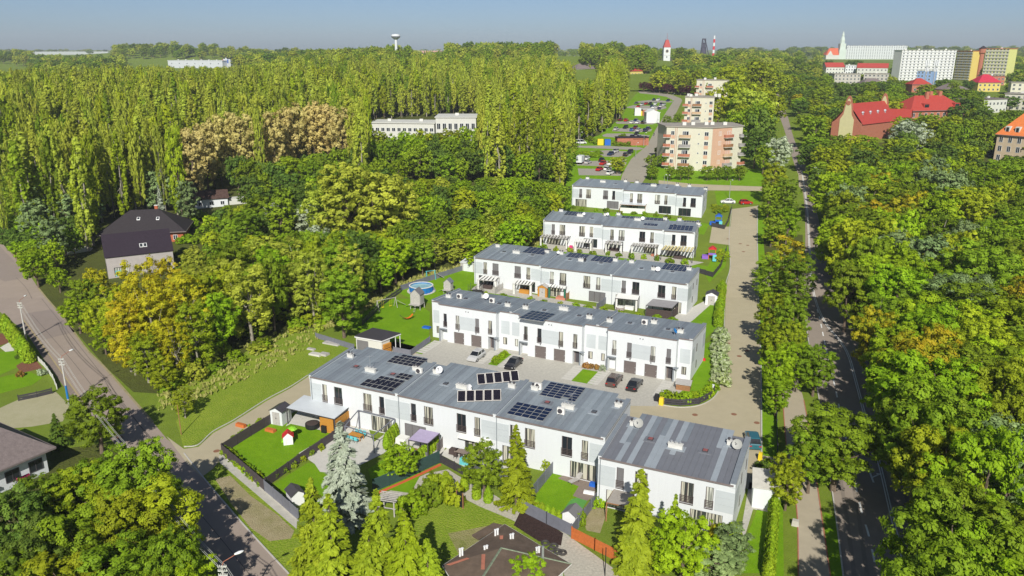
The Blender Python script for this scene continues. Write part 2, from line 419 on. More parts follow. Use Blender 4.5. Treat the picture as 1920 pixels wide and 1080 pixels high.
# --- main road
RL = [(1451,176),(1461,215),(1474,255),(1490,310),(1500,335),(1508,380),(1510,450),(1508,520),(1506,570),(1514,635),(1530,720),(1546,830),(1566,970),(1580,1080),(1590,1150)]
RR = [(1462,176),(1476,215),(1487,255),(1510,310),(1520,345),(1532,400),(1552,480),(1576,560),(1605,612),(1628,655),(1652,720),(1680,800),(1702,867),(1740,990),(1765,1080),(1785,1150)]
def bank(px): return smooth_line(px, 6)
road2 = tag(sheet_world('road', [Vector((p.x,p.y,0)) for p in bank(RL) + bank(RR)[::-1]], 2, M_asphR), kind='structure')
DL = [(1500,300),(1512,380),(1517,450),(1521,520),(1527,555),(1537,585),(1552,612),(1577,642),(1592,670),(1604,712),(1618,765),(1631,810),(1650,875),(1675,980),(1702,1080),(1720,1150)]
ribbon('road_marking', DL, .14, 4, M_line, off=.14)
ribbon('road_marking', DL, .14, 4, M_line, off=-.14)
ribbon('road_marking', [(1532,580),(1538,602),(1548,650),(1560,700),(1575,770),(1590,840),(1603,905),(1617,965),(1629,1005),(1648,1090)], .22, 4, M_line, dash=(2.4,2.4))
ribbon('road_edge_line', [(1574,560),(1603,612),(1626,655),(1649,720),(1676,800),(1698,867),(1735,990),(1760,1080)], .12, 4, M_line, off=.1)
ribbon('kerb', [(1507,570),(1515,635),(1531,720),(1547,830),(1567,970),(1581,1080)], .15, 3, M_kerb, h=.12)
ribbon('kerb', [(1575,560),(1604,612),(1627,655),(1651,720),(1679,800),(1701,867),(1739,990),(1764,1080)], .15, 3, M_kerb, h=.12)
for k_, (o_, q_) in enumerate([(0,0)]):
    for nm_, l_ in (('a', [(1548,720),(1565,830),(1586,960),(1602,1080)]), ('b', [(1566,720),(1585,830),(1609,960),(1626,1085)]), ('c', [(1612,720),(1642,830),(1680,960),(1712,1080)]), ('d', [(1632,720),(1666,830),(1708,960),(1742,1080)])):
        ribbon('wheel_track', l_, .45, 3, mat('asphalt_worn', (.25,.21,.172), .8, .12, .7, stretch=(1,.2,1)))
# direction arrow painted on the lane under the big maple
def arrow():
    mb = MB()
    a, b = T(1638,905), T(1612,835); d = (b-a).normalized(); n = Vector((-d.y,d.x,0)); up = Vector((0,0,.026))
    def q(s, t): return a + d*s + n*t + up
    mb.quad(q(0,-.12), q(0,.12), q(3,.12), q(3,-.12)); mb.tri(q(3,-.45), q(4.4,0), q(3,.45))
    mb.quad(q(1.2,-.12), q(1.5,-.12), q(2.4,-1.0), q(2.1,-1.0)); mb.tri(q(2.0,-.8), q(2.6,-.75), q(2.5,-1.5))
    tag(mb.build('road_marking', M_line), kind='structure')
arrow()
# --- pavement for walkers beside the main road
PLt = [(1452,640),(1458,700),(1468,750),(1472,810),(1480,880),(1494,957),(1497,1080),(1498,1150)]
PRt = [(1486,640),(1494,700),(1507,750),(1518,810),(1528,880),(1538,950),(1557,1080),(1568,1150)]
tag(sheet_world('footpath', bank(PLt) + bank(PRt)[::-1], 3, M_path), kind='structure')
ribbon('kerb', PLt[2:], .12, 4, M_kerbr, h=.03); ribbon('kerb', PRt[2:], .12, 4, M_kerbr, h=.03)
sheet('footpath', [(1497,325),(1508,325),(1524,345),(1512,362),(1498,350)], 3, M_path)
# --- grass verges and lawns
sheet('verge', [(1420,386),(1440,386),(1450,600),(1455,720),(1468,960),(1470,1100),(1440,1100),(1432,920),(1428,860),(1427,700),(1424,560)], 1, M_lawn)
sheet('verge', [(1545,960),(1566,970),(1580,1080),(1588,1120),(1570,1120),(1557,1080)], 1, M_lawn)
sheet('meadow', [(330,790),(345,842),(400,812),(500,752),(577,707),(650,660),(690,650),(590,630),(470,690),(360,745)], 1, M_rough)
sheet('dry_meadow', [(290,770),(345,745),(430,712),(520,668),(590,640),(600,618),(560,612),(470,655),(380,700),(300,740)], 2, M_rough)
sheet('lawn', [(640,600),(700,560),(770,560),(806,585),(804,640),(830,650),(760,662),(700,640)], 3, M_lawn)
sheet('lawn', [(740,545),(800,515),(890,500),(900,545),(830,575),(770,560)], 2, M_lawn)
sheet('lawn', [(420,833),(514,775),(545,795),(625,812),(560,850),(497,905)], 4, M_lawn)
sheet('lawn', [(513,908),(577,868),(612,872),(640,905),(600,960),(545,935)], 4, M_lawn)
sheet('lawn', [(690,880),(745,845),(800,870),(770,925),(700,915)], 3, M_lawn)
sheet('lawn', [(990,950),(1035,887),(1090,905),(1100,925),(1075,970),(1050,978),(1010,962)], 4, M_lawn)
sheet('lawn', [(1420,955),(1455,965),(1440,1075),(1385,1075),(1390,1030)], 4, M_lawn)
sheet('lawn', [(1240,752),(1238,730),(1300,715),(1330,700),(1345,680),(1346,735),(1310,755),(1275,760)], 4, M_lawn)
sheet('lawn', [(1300,650),(1336,640),(1330,710),(1300,720)], 3, M_lawn)
sheet('lawn', [(1255,615),(1320,580),(1345,560),(1344,615),(1318,640),(1290,640)], 3, M_lawn)
sheet('lawn', [(1320,510),(1345,470),(1366,462),(1360,500),(1330,530)], 3, M_lawn)
sheet('lawn', [(1040,362),(1075,350),(1072,395),(1040,392)], 3, M_lawn)
sheet('lawn', [(1070,300),(1170,330),(1170,345),(1060,350)], 2, M_lawn)
sheet('lawn', [(880,565),(1000,590),(1150,620),(1290,640),(1260,600),(1100,575),(950,545),(885,535)], 2, M_lawn)
sheet('lawn', [(1010,455),(1100,470),(1300,495),(1330,500),(1290,520),(1150,500),(1000,480)], 2, M_lawn)
sheet('lawn', [(1060,395),(1200,400),(1330,420),(1320,440),(1200,425),(1060,415)], 2, M_lawn)
sheet('garden_paving', [(1240,605),(1330,560),(1345,545),(1350,555),(1300,600),(1270,622)], 4, M_slabs)
sheet('garden_paving', [(880,545),(960,555),(1100,585),(1270,618),(1290,610),(1180,588),(1050,562),(900,530)], 3, M_pave)
sheet('garden_paving', [(1010,470),(1100,475),(1290,500),(1320,492),(1200,475),(1020,455)], 3, M_pave)
sheet('shrub_bed', [(930,680),(950,658),(965,665),(955,690),(935,697)], 5, M_floor)
sheet('lawn', [(1075,706),(1120,712),(1112,724),(1070,715)], 5, M_lawn)
sheet('lawn', [(790,650),(812,640),(830,648),(805,668),(780,662)], 5, M_lawn)
for q in ([(820,672),(838,648),(850,650),(832,674)], [(905,682),(930,660),(942,662),(920,686)], [(1110,718),(1135,700),(1148,703),(1128,722)], [(1210,748),(1235,722),(1247,725),(1228,752)]):
    sheet('stepping_path', q, 5, M_slabs)
# yards in front of the nearest terrace
sheet('terrace_paving', [(535,800),(560,770),(640,790),(690,800),(700,830),(640,850),(590,870),(560,850),(625,812),(545,795)], 5, M_slabs)
sheet('terrace_paving', [(590,870),(640,850),(700,830),(740,800),(760,815),(720,850),(680,870),(640,890),(600,885)], 6, M_slabs)
sheet('terrace_paving', [(740,845),(790,815),(840,830),(830,850),(800,870),(760,865)], 4, M_slabs)
sheet('terrace_paving', [(825,852),(850,830),(905,850),(960,870),(950,900),(900,890),(860,870)], 4, M_slabs)
sheet('terrace_paving', [(1405,905),(1440,900),(1440,960),(1412,955),(1380,1060),(1368,1058),(1390,990)], 4, M_pave)
sheet('cobbled_lane', [(710,930),(800,888),(840,880),(880,905),(930,930),(985,968),(1060,1000),(1170,1080),(1060,1085),(1040,1020),(960,975),(900,950),(850,925),(815,905),(740,938),(720,945)], 2, M_pave2)
sheet('planting_soil', [(963,985),(976,958),(1010,970),(1056,1000),(1052,1023),(1010,1015)], 3, M_soil)
sheet('vegetable_bed', [(1095,978),(1112,950),(1140,955),(1130,985),(1125,1000),(1100,995)], 3, M_straw)
sheet('deck', [(1046,897),(1062,888),(1118,903),(1116,930),(1100,940),(1074,930),(1085,912)], 5, M_deckw)
sheet('straw_patch', [(403,898),(432,892),(470,930),(520,965),(552,995),(545,1010),(505,1015),(470,990),(430,940)], 3, M_straw)
sheet('rough_grass', [(388,880),(415,865),(560,985),(575,1080),(550,1080),(480,1005),(400,910)], 1, M_rough)
sheet('retaining_strip', [(410,855),(418,852),(500,915),(557,976),(556,992),(490,935),(412,868)], 4, M_conwall)
sheet('rough_grass', [(740,935),(800,905),(850,930),(930,960),(985,990),(960,1040),(820,1050),(760,1000)], 1, M_rough)
sheet('dry_grass', [(840,1000),(920,985),(960,1000),(940,1020),(860,1040)], 2, M_dry)
# western yards
sheet('yard', [(-60,770),(0,765),(60,738),(105,735),(130,760),(118,790),(60,800),(-60,810)], 2, M_bare)
sheet('lawn', [(-60,690),(0,660),(40,655),(62,668),(30,690),(-60,730)], 3, M_lawn)
sheet('lawn', [(-60,745),(0,708),(50,695),(80,708),(60,722),(0,738)], 3, M_lawn)
sheet('flower_bed', [(30,686),(60,668),(80,690),(40,700)], 4, M_soil2)
sheet('flower_bed', [(-30,650),(0,625),(18,628),(15,643),(-20,655)], 4, M_soil2)
sheet('gravel_bed', [(0,652),(15,643),(30,642),(43,656),(10,660)], 5, mat('white_gravel', (.62,.60,.52), .9, .25, 8, .5, 14))
sheet('forecourt', [(20,474),(55,470),(82,508),(50,512)], 3, mat('forecourt_brown', (.28,.18,.13), .9, .12, 2))
sheet('drive', [(70,480),(100,472),(160,462),(175,465),(170,470),(110,482),(74,490)], 3, M_slabs)
# woods: dark leaf litter under the trees
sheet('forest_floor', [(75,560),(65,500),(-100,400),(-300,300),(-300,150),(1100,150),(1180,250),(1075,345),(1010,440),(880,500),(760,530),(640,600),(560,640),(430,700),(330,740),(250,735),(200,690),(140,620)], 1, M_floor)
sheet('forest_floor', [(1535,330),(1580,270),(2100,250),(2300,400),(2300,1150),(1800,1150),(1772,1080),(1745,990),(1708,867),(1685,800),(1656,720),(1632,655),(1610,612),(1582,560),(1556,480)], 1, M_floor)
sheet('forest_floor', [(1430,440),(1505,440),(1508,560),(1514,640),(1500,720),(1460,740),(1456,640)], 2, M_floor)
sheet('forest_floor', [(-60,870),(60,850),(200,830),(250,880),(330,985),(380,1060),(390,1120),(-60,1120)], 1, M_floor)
# --- car park and its road
def K(l): return [(1050 + x*.20833, 140 + y*.20833) for x, y in l]
sheet('lawn', K([(60,950),(150,620),(360,540),(560,380),(620,250),(700,160),(1030,190),(1100,220),(900,600),(740,950)]), 3, M_lawn)
sheet('road', K([(545,960),(560,900),(640,760),(780,640),(870,480),(960,330),(1025,235),(960,200),(850,180),(720,168),(700,150),(850,155),(1000,180),(1090,215),(1100,235),(1050,335),(960,490),(890,650),(835,800),(770,930),(740,975)]), 5, ground_mat('carpark_road', [(.34,.31,.24),(.37,.34,.27),(.31,.28,.22),(.35,.32,.25)], (.05,.5,12), .1, 30))
M_bay = ground_mat('carpark_bay', [(.33,.31,.26),(.36,.34,.29),(.30,.28,.24),(.34,.32,.27)], (.05,.5,12), .1, 30)
for b in ([(160,845),(330,848),(450,860),(560,880),(545,910),(170,905)], [(150,785),(400,772),(600,790),(590,815),(480,830),(150,815)], [(240,692),(420,680),(650,695),(640,725),(600,742),(400,738)],
          [(120,640),(400,640),(720,655),(760,665),(700,680),(140,655)], [(380,545),(420,530),(640,530),(810,548),(780,570),(720,582),(390,558)], [(470,498),(560,480),(830,490),(820,510),(700,520),(470,508)],
          [(500,425),(640,418),(880,430),(830,448),(510,442)], [(600,292),(660,275),(950,285),(960,300),(900,318),(600,300)], [(690,240),(820,228),(1020,240),(1000,250),(700,252)]):
    sheet('parking_bay', K(b), 5, M_bay)
sheet('road', [(1235,338),(1300,345),(1430,350),(1440,358),(1330,357),(1235,347)], 4, M_conc)
sheet('lawn', [(1195,335),(1225,312),(1430,318),(1440,350),(1300,345),(1235,338)], 3, M_lawn)
sheet('lawn', [(1340,358),(1430,360),(1425,383),(1372,380),(1345,385)], 3, M_lawn)
sheet('field', [(-400,104),(36,107),(46,124),(-400,130)], 4, M_dry)
# manhole covers on the lane and street
def manhole(px, py, r=.42):
    p = T(px, py); mb = MB(); mb.lathe([(r, 0), (r, .02)], (0,0,0), 14)
    tag(mb.build('manhole_cover', M_manh, loc=(p.x, p.y, p.z + .022)), kind='structure')
for q in [(1386,668),(1401,658),(1365,644),(1365,448),(1394,472),(1388,457),(1402,460),(1408,404),(406,846),(224,820),(1376,777),(1419,793),(1303,778)]: manhole(*q)

# ================================================================ terraces of townhouses
ZE, RISE = 6.45, 0.75
MESHC = {}
def facade(mb, x0, x1, z0, z1, y, ops, dep=.18, m=0):
    """wall plane facing -y with real openings and reveals"""
    xs = sorted({x0, x1} | {v for o in ops for v in o[:2]}); zs = sorted({z0, z1} | {v for o in ops for v in o[2:4]})
    for a, b in zip(xs, xs[1:]):
        for c, d in zip(zs, zs[1:]):
            mx, mz = (a+b)/2, (c+d)/2
            if any(o[0] < mx < o[1] and o[2] < mz < o[3] for o in ops): continue
            mb.quad((a,y,c), (b,y,c), (b,y,d), (a,y,d), m)
    for o in ops:
        xa, xb, za, zb = o[:4]; e = y + (o[4] if len(o) > 4 else dep)
        mb.quad((xa,y,za), (xa,e,za), (xa,e,zb), (xa,y,zb), m); mb.quad((xb,e,za), (xb,y,za), (xb,y,zb), (xb,e,zb), m)
        mb.quad((xa,y,zb), (xa,e,zb), (xb,e,zb), (xb,y,zb), m); mb.quad((xa,e,za), (xa,y,za), (xb,y,za), (xb,e,za), m)
def win_mesh(w, h, kind):
    k = ('win', round(w,2), round(h,2), kind)
    if k in MESHC: return MESHC[k]
    f = MB(); t = .075
    f.box(0, t, 0, .07, 0, h); f.box(w-t, w, 0, .07, 0, h); f.box(t, w-t, 0, .07, 0, t); f.box(t, w-t, 0, .07, h-t, h)
    n = 2 if w < 2.2 and w > .95 else (1 if w <= .95 else 3)
    for i in range(1, n): f.box(w*i/n - .045, w*i/n + .045, 0, .07, t, h-t)
    if kind == 'far': f.box(-.05, w+.05, -.2, 0, -.06, 0)
    p = MB(); p.quad((t,.045,t), (w-t,.045,t), (w-t,.045,h-t), (t,.045,h-t))
    r = MB()
    for i in range(5): z = .12 + i*.2; r.box(-.04, w+.04, -.19, -.155, z, z+.05)
    r.box(-.05, -.01, -.195, -.13, .05, 1.02); r.box(w+.01, w+.05, -.195, -.13, .05, 1.02)
    r.box(-.05, w+.05, -.23, -.1, -.07, -.01)
    s = MB(); nb = 12
    for i in range(nb): s.box(t, w-t, .0, .04, t + (h-2*t)*i/nb, t + (h-2*t)*(i+.93)/nb)
    res = (f.mesh('window_frame', M_brownf), {g: p.mesh('pane_' + g, m) for g, m in (('dark', M_glass), ('curtain', M_glassc), ('net', M_glassw))}, r.mesh('railing', M_brownf), s.mesh('shutter', M_shut))
    MESHC[k] = res; return res
def window(parent, x, y, z, w, h, rail=True, pane=None, kind='std', rz=0):
    fm, pm, rm, sm = win_mesh(w, h, kind)
    pane = pane or random.choices(['dark','curtain','net','shutter'], [3,5,2,2])[0]
    o = put('window', fm, parent, (x, y, z), rz)
    if pane == 'shutter': put('shutter', sm, o)
    else: put('pane', pm[pane], o)
    if rail: put('railing', rm, o)
    return o
def strip_mesh(w, y0, y1, D, rise):
    k = ('strip', round(w,3), round(y0,2), round(y1,2), D, rise)
    if k not in MESHC:
        mb = MB(); a, b = rise*y0/D, rise*y1/D; t = .05
        mb.hexa([(.012,y0,a),(w-.012,y0,a),(w-.012,y1,b),(.012,y1,b),(.012,y0,a+t),(w-.012,y0,a+t),(w-.012,y1,b+t),(.012,y1,b+t)])
        mb.hexa([(-.02,y0,a),(.02,y0,a),(.02,y1,b),(-.02,y1,b),(-.02,y0,a+t+.05),(.02,y0,a+t+.05),(.02,y1,b+t+.05),(-.02,y1,b+t+.05)])
        MESHC[k] = mb.mesh('roof_strip', M_roof[0])
    return MESHC[k]
class Seg: pass
SEGS = {}
def townhouse(key, o, ang, z0, W, D, kind, label, first=False, last=False, half=False, worn=False, indiv=True, panes=None):
    ZE, RISE = (7.2, -.75) if kind == 'garage' else (6.45, .75)
    roof_z = lambda y, D: ZE + RISE * y / D
    root = thing('townhouse', label, 'townhouse', (o.x, o.y, z0), ang, 'white terraced townhouses')
    s = Seg(); s.root = root; s.o = Vector((o.x, o.y, z0)); s.ang = ang; s.W = W; s.D = D; s.kind = kind; s.rise = RISE; s.rz = lambda y, D=D: roof_z(y, D); SEGS[key] = s
    c, sn = math.cos(ang), math.sin(ang)
    s.loc = lambda p: ((p.x-o.x)*c + (p.y-o.y)*sn, -(p.x-o.x)*sn + (p.y-o.y)*c)
    s.wpt = lambda x, y, z=0: Vector((o.x + x*c - y*sn, o.y + x*sn + y*c, z0 + z))
    w = MB(); NT = 1.3; B = -2.5
    fr = lambda a: a * W * (2 if half else 1)
    wins = []
    if kind == 'garden':
        ups = [(.145,.2,'n'), (.285,.378,'w')] + ([] if half else [(.622,.715,'w'), (.8,.855,'n')])
        ops = []
        for a, b, t in ups: ops.append((fr(a), fr(b), 2.95, 5.6)); wins.append((fr(a), .12, 2.95, fr(b)-fr(a), 2.65, True))
        for a, b in ([(.07,.30)] if half else [(.07,.30), (.70,.93)]):
            ops.append((fr(a), fr(b), .06, 2.4)); wins.append((fr(a), .12, .06, fr(b)-fr(a), 2.34, False))
        facade(w, 0, W, B, ZE, 0, ops)
        pans = [(0,.135)] + ([] if half else [(.868,1)])
        # rear with notches
        xa, xb = (.14*W, .86*W) if not half else (.28*W, W)
        bk = [(0, D-NT), (xa, D-NT), (xa, D), (xb, D)] + ([(xb, D-NT), (W, D-NT)] if not half else [])
        fy = lambda x: 0.0
        by = lambda x: D if xa < x < xb else D-NT
    else:
        xa, xb = .14*W, .86*W
        ops = [(.195*W,.237*W,3.0,5.5), (.352*W,.4*W,2.9,5.5), (.6*W,.648*W,2.9,5.5), (.763*W,.808*W,3.0,5.5), (.325*W,.455*W,0,2.25), (.545*W,.675*W,0,2.25), (.155*W,.24*W,0,2.45,1.0), (.76*W,.845*W,0,2.45,1.0)]
        facade(w, xa, xb, 0, ZE, 0, ops); facade(w, xa, xb, B, 0, 0, [])
        for a, b, z, h in ((.195,.237,3.0,2.5), (.352,.4,2.9,2.6), (.6,.648,2.9,2.6), (.763,.808,3.0,2.5)): wins.append((a*W, .12, z, (b-a)*W, h, True))
        facade(w, 0, xa, B, roof_z(NT,D), NT, [(.05*W,.09*W,.9,2.3)]); facade(w, xb, W, B, roof_z(NT,D), NT, [(.905*W,.955*W,.9,2.3)])
        wins += [(.05*W, NT+.12, .9, .04*W, 1.4, False), (.905*W, NT+.12, .9, .05*W, 1.4, False)]
        w.quad((xa,NT,B),(xa,0,B),(xa,0,ZE),(xa,NT,roof_z(NT,D))); w.quad((xb,0,B),(xb,NT,B),(xb,NT,roof_z(NT,D)),(xb,0,ZE))
        bk = [(0, D), (W, D)]
        fy = lambda x: 0.0 if xa < x < xb else NT
        by = lambda x: D
        pans = []
    for (p, q), (r_, t_) in zip(bk, bk[1:]):
        w.quad((r_,t_,B), (p,q,B), (p,q,roof_z(q,D)), (r_,t_,roof_z(t_,D)))
    fy0 = fy(.01); by0 = by(.01*W); by1 = by(.999*W); fy1 = fy(.999*W)
    w.quad((0,by0,B),(0,fy0,B),(0,fy0,roof_z(fy0,D)),(0,by0,roof_z(by0,D)))
    w.quad((W,fy1,B),(W,by1,B),(W,by1,roof_z(by1,D)),(W,fy1,roof_z(fy1,D)))
    w.build('wall', M_white, root)
    # cladding fields, each of three boards
    if kind == 'garden':
        for a, b in pans:
            xs0, xs1 = fr(a) + (0 if first and a == 0 else 0), fr(b)
            for i in range(3):
                p = MB(); p.box(xs0+.01, xs1-.01, -.03, .01, 2.85 + i*.88, 2.85 + (i+1)*.88 - .018); p.build('cladding_board', M_grey, root)
        if last:
            for i in range(3):
                p = MB(); p.box(W-.01, W+.03, .0, 3.4, 2.85 + i*.88, 2.85 + (i+1)*.88 - .018); p.build('cladding_board', M_grey, root)
    else:
        for a, b, y in ((.4,.6,0), (.88,.985,NT), (.015,.12,NT)):
            for i in range(2):
                p = MB(); p.box(a*W+.012, b*W-.012, y-.03, y+.01, 2.95 + i*1.25, 2.95 + (i+1)*1.25 - .02); p.build('cladding_board', M_grey, root)
        if last:
            for i in range(2):
                p = MB(); p.box(W-.01, W+.03, NT, NT+1.9, 2.95 + i*1.25, 2.95 + (i+1)*1.25 - .02); p.build('cladding_board', M_grey, root)
                p = MB(); p.box(W-.01, W+.03, D-2.6, D-.2, 2.95 + i*1.25, 2.95 + (i+1)*1.25 - .02); p.build('cladding_board', M_grey, root)
        g = MB(); gw = .13*W
        for i in range(5): g.box(.03, gw-.03, 0, .06, i*.45+.01, (i+1)*.45-.012)
        gm = MESHC.setdefault('gdoor', g.mesh('garage_door', M_garage))
        hm = MB(); hm.box(gw*.08, gw*.12, -.02, 0, .6, .7); hm.box(gw*.9, gw*.94, -.02, 0, .3, .5); hm.box(gw*.9, gw*.94, -.02, 0, 1.1, 1.3)
        hm = MESHC.setdefault('ghandle', hm.mesh('handle', M_steel))
        for a in (.325, .545): put('handle', hm, put('garage_door', gm, root, (a*W, .12, 0)))
        for a, m in ((.155, M_white), (.76, M_frame)):
            d = MB(); d.box(0, .085*W, 0, .06, 0, 2.45, 1); d.box(.3, 1.25, -.04, 0, .02, 2.15, 0)
            do = d.build('front_door', [m, M_white if a < .3 else M_garage], root, (a*W, .94, 0))
            h = MB(); h.box(1.1, 1.14, -.1, -.04, .6, 1.5); h.build('handle', M_steel, do)
        c1 = MB(); c1.box(.85*W, .85*W+.75, -.75, -.02, 2.5, 2.58); c1.box(.84*W, .84*W+.2, -.3, -.02, .0, 2.5); c1.build('porch_canopy', M_cap, root)
        c2 = MB(); c2.box(.143*W, .152*W, -.35, -.02, 0, 2.5); c2.box(.143*W,.24*W,-.36,-.021,2.5,2.6); c2.build('porch_pillar', M_cap, root)
        v = MB(); v.tube((.485*W,-.06,6.5),(.485*W,.02,6.5),.09,n=8); v.tube((.515*W,-.06,6.5),(.515*W,.02,6.5),.09,n=8); v.build('air_vent', M_frame, root)
        l = MB()
        for a in (.39, .61): l.box(a*W-.06, a*W+.06, -.12, -.0, 2.5, 2.72)
        l.build('wall_lamp', M_frame, root)
    for i, (x, y, z, ww, hh, rail) in enumerate(wins):
        window(root, x, y, z, ww, hh, rail, pane=(panes[i] if panes and i < len(panes) else None))
    if last:   # slit windows on the gable
        for y, z in ((4.6,4.1), (4.6,1.2), (8.2,4.1)) if kind == 'garden' else ((4.6,4.0), (4.9,1.0)):
            sm = MB(); sm.box(W-.02, W+.035, y, y+.42, z, z+1.35); so = sm.build('slit_window', M_brownf, root)
            pn = MB(); pn.quad((W+.038,y+.07,z+.07),(W+.038,y+.35,z+.07),(W+.038,y+.35,z+1.28),(W+.038,y+.07,z+1.28)); pn.build('pane', M_glass, so)
    dp = MB(); xd = .3 if kind == 'garden' else .125*W; yd = -.1 if kind == 'garden' else -.05
    if kind == 'garden': dp.tube((xd,yd,-.2),(xd,yd,ZE-.15),.05,n=6); dp.build('downpipe', M_cap, root)
    # roof: underlay and standing strips
    d = MB(); n = max(8, round(W / .69)); sw = W / n
    d.quad((0,NT,roof_z(NT,D)-.02),(W,NT,roof_z(NT,D)-.02),(W,D-NT,roof_z(D-NT,D)-.02),(0,D-NT,roof_z(D-NT,D)-.02)); d.build('roof_underlay', M_deck, root)
    pool = [0,0,0,1,2]
    joined = MB()
    for i in range(n):
        xc = (i + .5) * sw; y0, y1 = fy(xc) - (.1 if kind == 'garden' else .03), by(xc) + .05
        cuts = [(y0, y1, None)]
        if worn:
            cm = random.choice([0,0,0,1,1]); m1 = M_roofw[cm]
            if random.random() < .45:
                yc = y0 + (y1-y0)*random.uniform(.25,.8); cuts = [(y0, yc-.01, m1), (yc+.01, y1, M_roofw[1-cm] if random.random() < .6 else M_roof[2])]
            else: cuts = [(y0, y1, m1)]
        else:
            m1 = M_roof[random.choice(pool)]
            if random.random() < .25:
                yc = y0 + (y1-y0)*random.uniform(.25,.8); cuts = [(y0, yc-.01, m1), (yc+.01, y1, M_roof[random.choice(pool)])]
            else: cuts = [(y0, y1, m1)]
        for a, b, m in cuts:
            if indiv:
                ob = put('roof_strip', strip_mesh(sw, a, b, D, RISE), root, (i*sw, 0, ZE))
                ob.material_slots[0].link = 'OBJECT'; ob.material_slots[0].material = m
            else:
                za, zb = roof_z(a,D), roof_z(b,D); k = M_roof.index(m); x = i*sw
                joined.hexa([(x+.012,a,za),(x+sw-.012,a,za),(x+sw-.012,b,zb),(x+.012,b,zb),(x+.012,a,za+.05),(x+sw-.012,a,za+.05),(x+sw-.012,b,zb+.05),(x+.012,b,zb+.05)], k)
                joined.hexa([(x-.02,a,za),(x+.02,a,za),(x+.02,b,zb),(x-.02,b,zb),(x-.02,a,za+.1),(x+.02,a,za+.1),(x+.02,b,zb+.1),(x-.02,b,zb+.1)], k)
    if not indiv: tag(joined.build('roof_strips', M_roof, root), kind='stuff')
    # eave, party-wall parapets with metal caps
    if kind == 'garden':
        e = MB(); e.box(.2, W-.2 if last else W-.2, -.2, -.101, ZE-.14, ZE+.05); e.box(.2, W-.2, -.101, -.0, ZE-.2, ZE-.02); e.build('eave_gutter', M_gutter, root)
    else:
        e = MB(); e.box(xa-.02, xb+.02, -.12, -.031, ZE-.1, ZE+.08); e.box(0, xa, NT-.12, NT-.031, roof_z(NT,D)-.1, roof_z(NT,D)+.08); e.box(xb, W, NT-.12, NT-.031, roof_z(NT,D)-.1, roof_z(NT,D)+.08); e.build('eave_trim', M_gutter, root)
    def parapet(x, y0, y1, hw, hh, front):
        b = MB(); a0, a1 = roof_z(y0,D), roof_z(y1,D)
        b.hexa([(x-hw,y0,a0-.3),(x+hw,y0,a0-.3),(x+hw,y1,a1-.3),(x-hw,y1,a1-.3),(x-hw,y0,a0+hh),(x+hw,y0,a0+hh),(x+hw,y1,a1+hh),(x-hw,y1,a1+hh)])
        po = b.build('parapet', M_white, root)
        cp = MB(); k = .05
        cp.hexa([(x-hw-k,y0-k,a0+hh+.002),(x+hw+k,y0-k,a0+hh+.002),(x+hw+k,y1+k,a1+hh+.002),(x-hw-k,y1+k,a1+hh+.002),(x-hw-k,y0-k,a0+hh+.09),(x+hw+k,y0-k,a0+hh+.09),(x+hw+k,y1+k,a1+hh+.09),(x-hw-k,y1+k,a1+hh+.09)])
        cp.box(x-hw-k, x-hw, y0+.3, y1, ZE-.0, ZE+.04) if False else None
        cp.build('parapet_cap', M_cap, po)
    pf = -.11 if kind == 'garden' else fy0 - .06
    if first: parapet(.2, pf, by0, .2, .22, True)
    else: parapet(0, pf, by0+.02, .24, .24, True)
    if last: parapet(W-.28, pf, by1, .28, .22, True)
    return s
def on_roof(s, px, py, dz=.06):
    z = s.o.z + ZE + .4
    for _ in range(6):
        p = P(px, py, z); x, y = s.loc(p); z = s.o.z + s.rz(y) + dz
    return x, y, s.rz(y) + dz

DIR = R(-25.3); D0 = 11.6
ORD = ['first', 'second', 'third', 'fourth']
def row(rk, o, ang, widths, kind, desc, worn=None, indiv=True, z0s=None, D=D0):
    x = 0
    for i, w in enumerate(widths):
        p = Vector((o.x + x*math.cos(ang), o.y + x*math.sin(ang), 0))
        mid = (p.x + w/2*math.cos(ang), p.y + w/2*math.sin(ang))
        townhouse((rk, i), p, ang, gz(mid[1]) if z0s is None else z0s, w, D, kind, desc % ORD[i], first=i == 0, last=i == len(widths)-1, half=w < 10, worn=worn == i, indiv=indiv)
        x += w
row(1, P(580,705,ZE), DIR, [15.1]*3, 'garden', '%s section from the street of the nearest white terrace')
for k in (2,): SEGS[(1,k)].root  # third section keeps its own gable
townhouse((1,3), P(1122,856,ZE), R(-24.3), 0, 15.7, D0, 'garden', 'white terrace section standing forward with patchy dark and light roof strips', first=True, last=True, worn=True, panes=['shutter','curtain','curtain','net'])
row(2, P(803,567,7.2), DIR, [16.3,16.3,16.2], 'garage', '%s section from the lawn of the white terrace with garage doors')
row(3, P(889,485,ZE), R(-24.9), [16.3,16.3,16.3], 'garden', '%s section from the pool of the middle white terrace')
def fit_row(a, b):
    p, q = T(a[0], a[1], ZE), T(b[0], b[1], ZE); d = q - p; return p, math.atan2(d.y, d.x), math.hypot(d.x, d.y)
p4, a4, l4 = fit_row((1019,412), (1303,437)); row(4, p4, a4, [l4*.4, l4*.4, l4*.2], 'garden', '%s section from the wood of the white terrace one from the back', indiv=False, D=10.5)
p5, a5, l5 = fit_row((1073,347), (1318,368)); row(5, p5, a5, [l5*.4, l5*.4, l5*.2], 'garden', '%s section from the wood of the farthest white terrace', indiv=False, D=10.5)
print('rows', l4, math.degrees(a4), p4, l5, math.degrees(a5), p5)

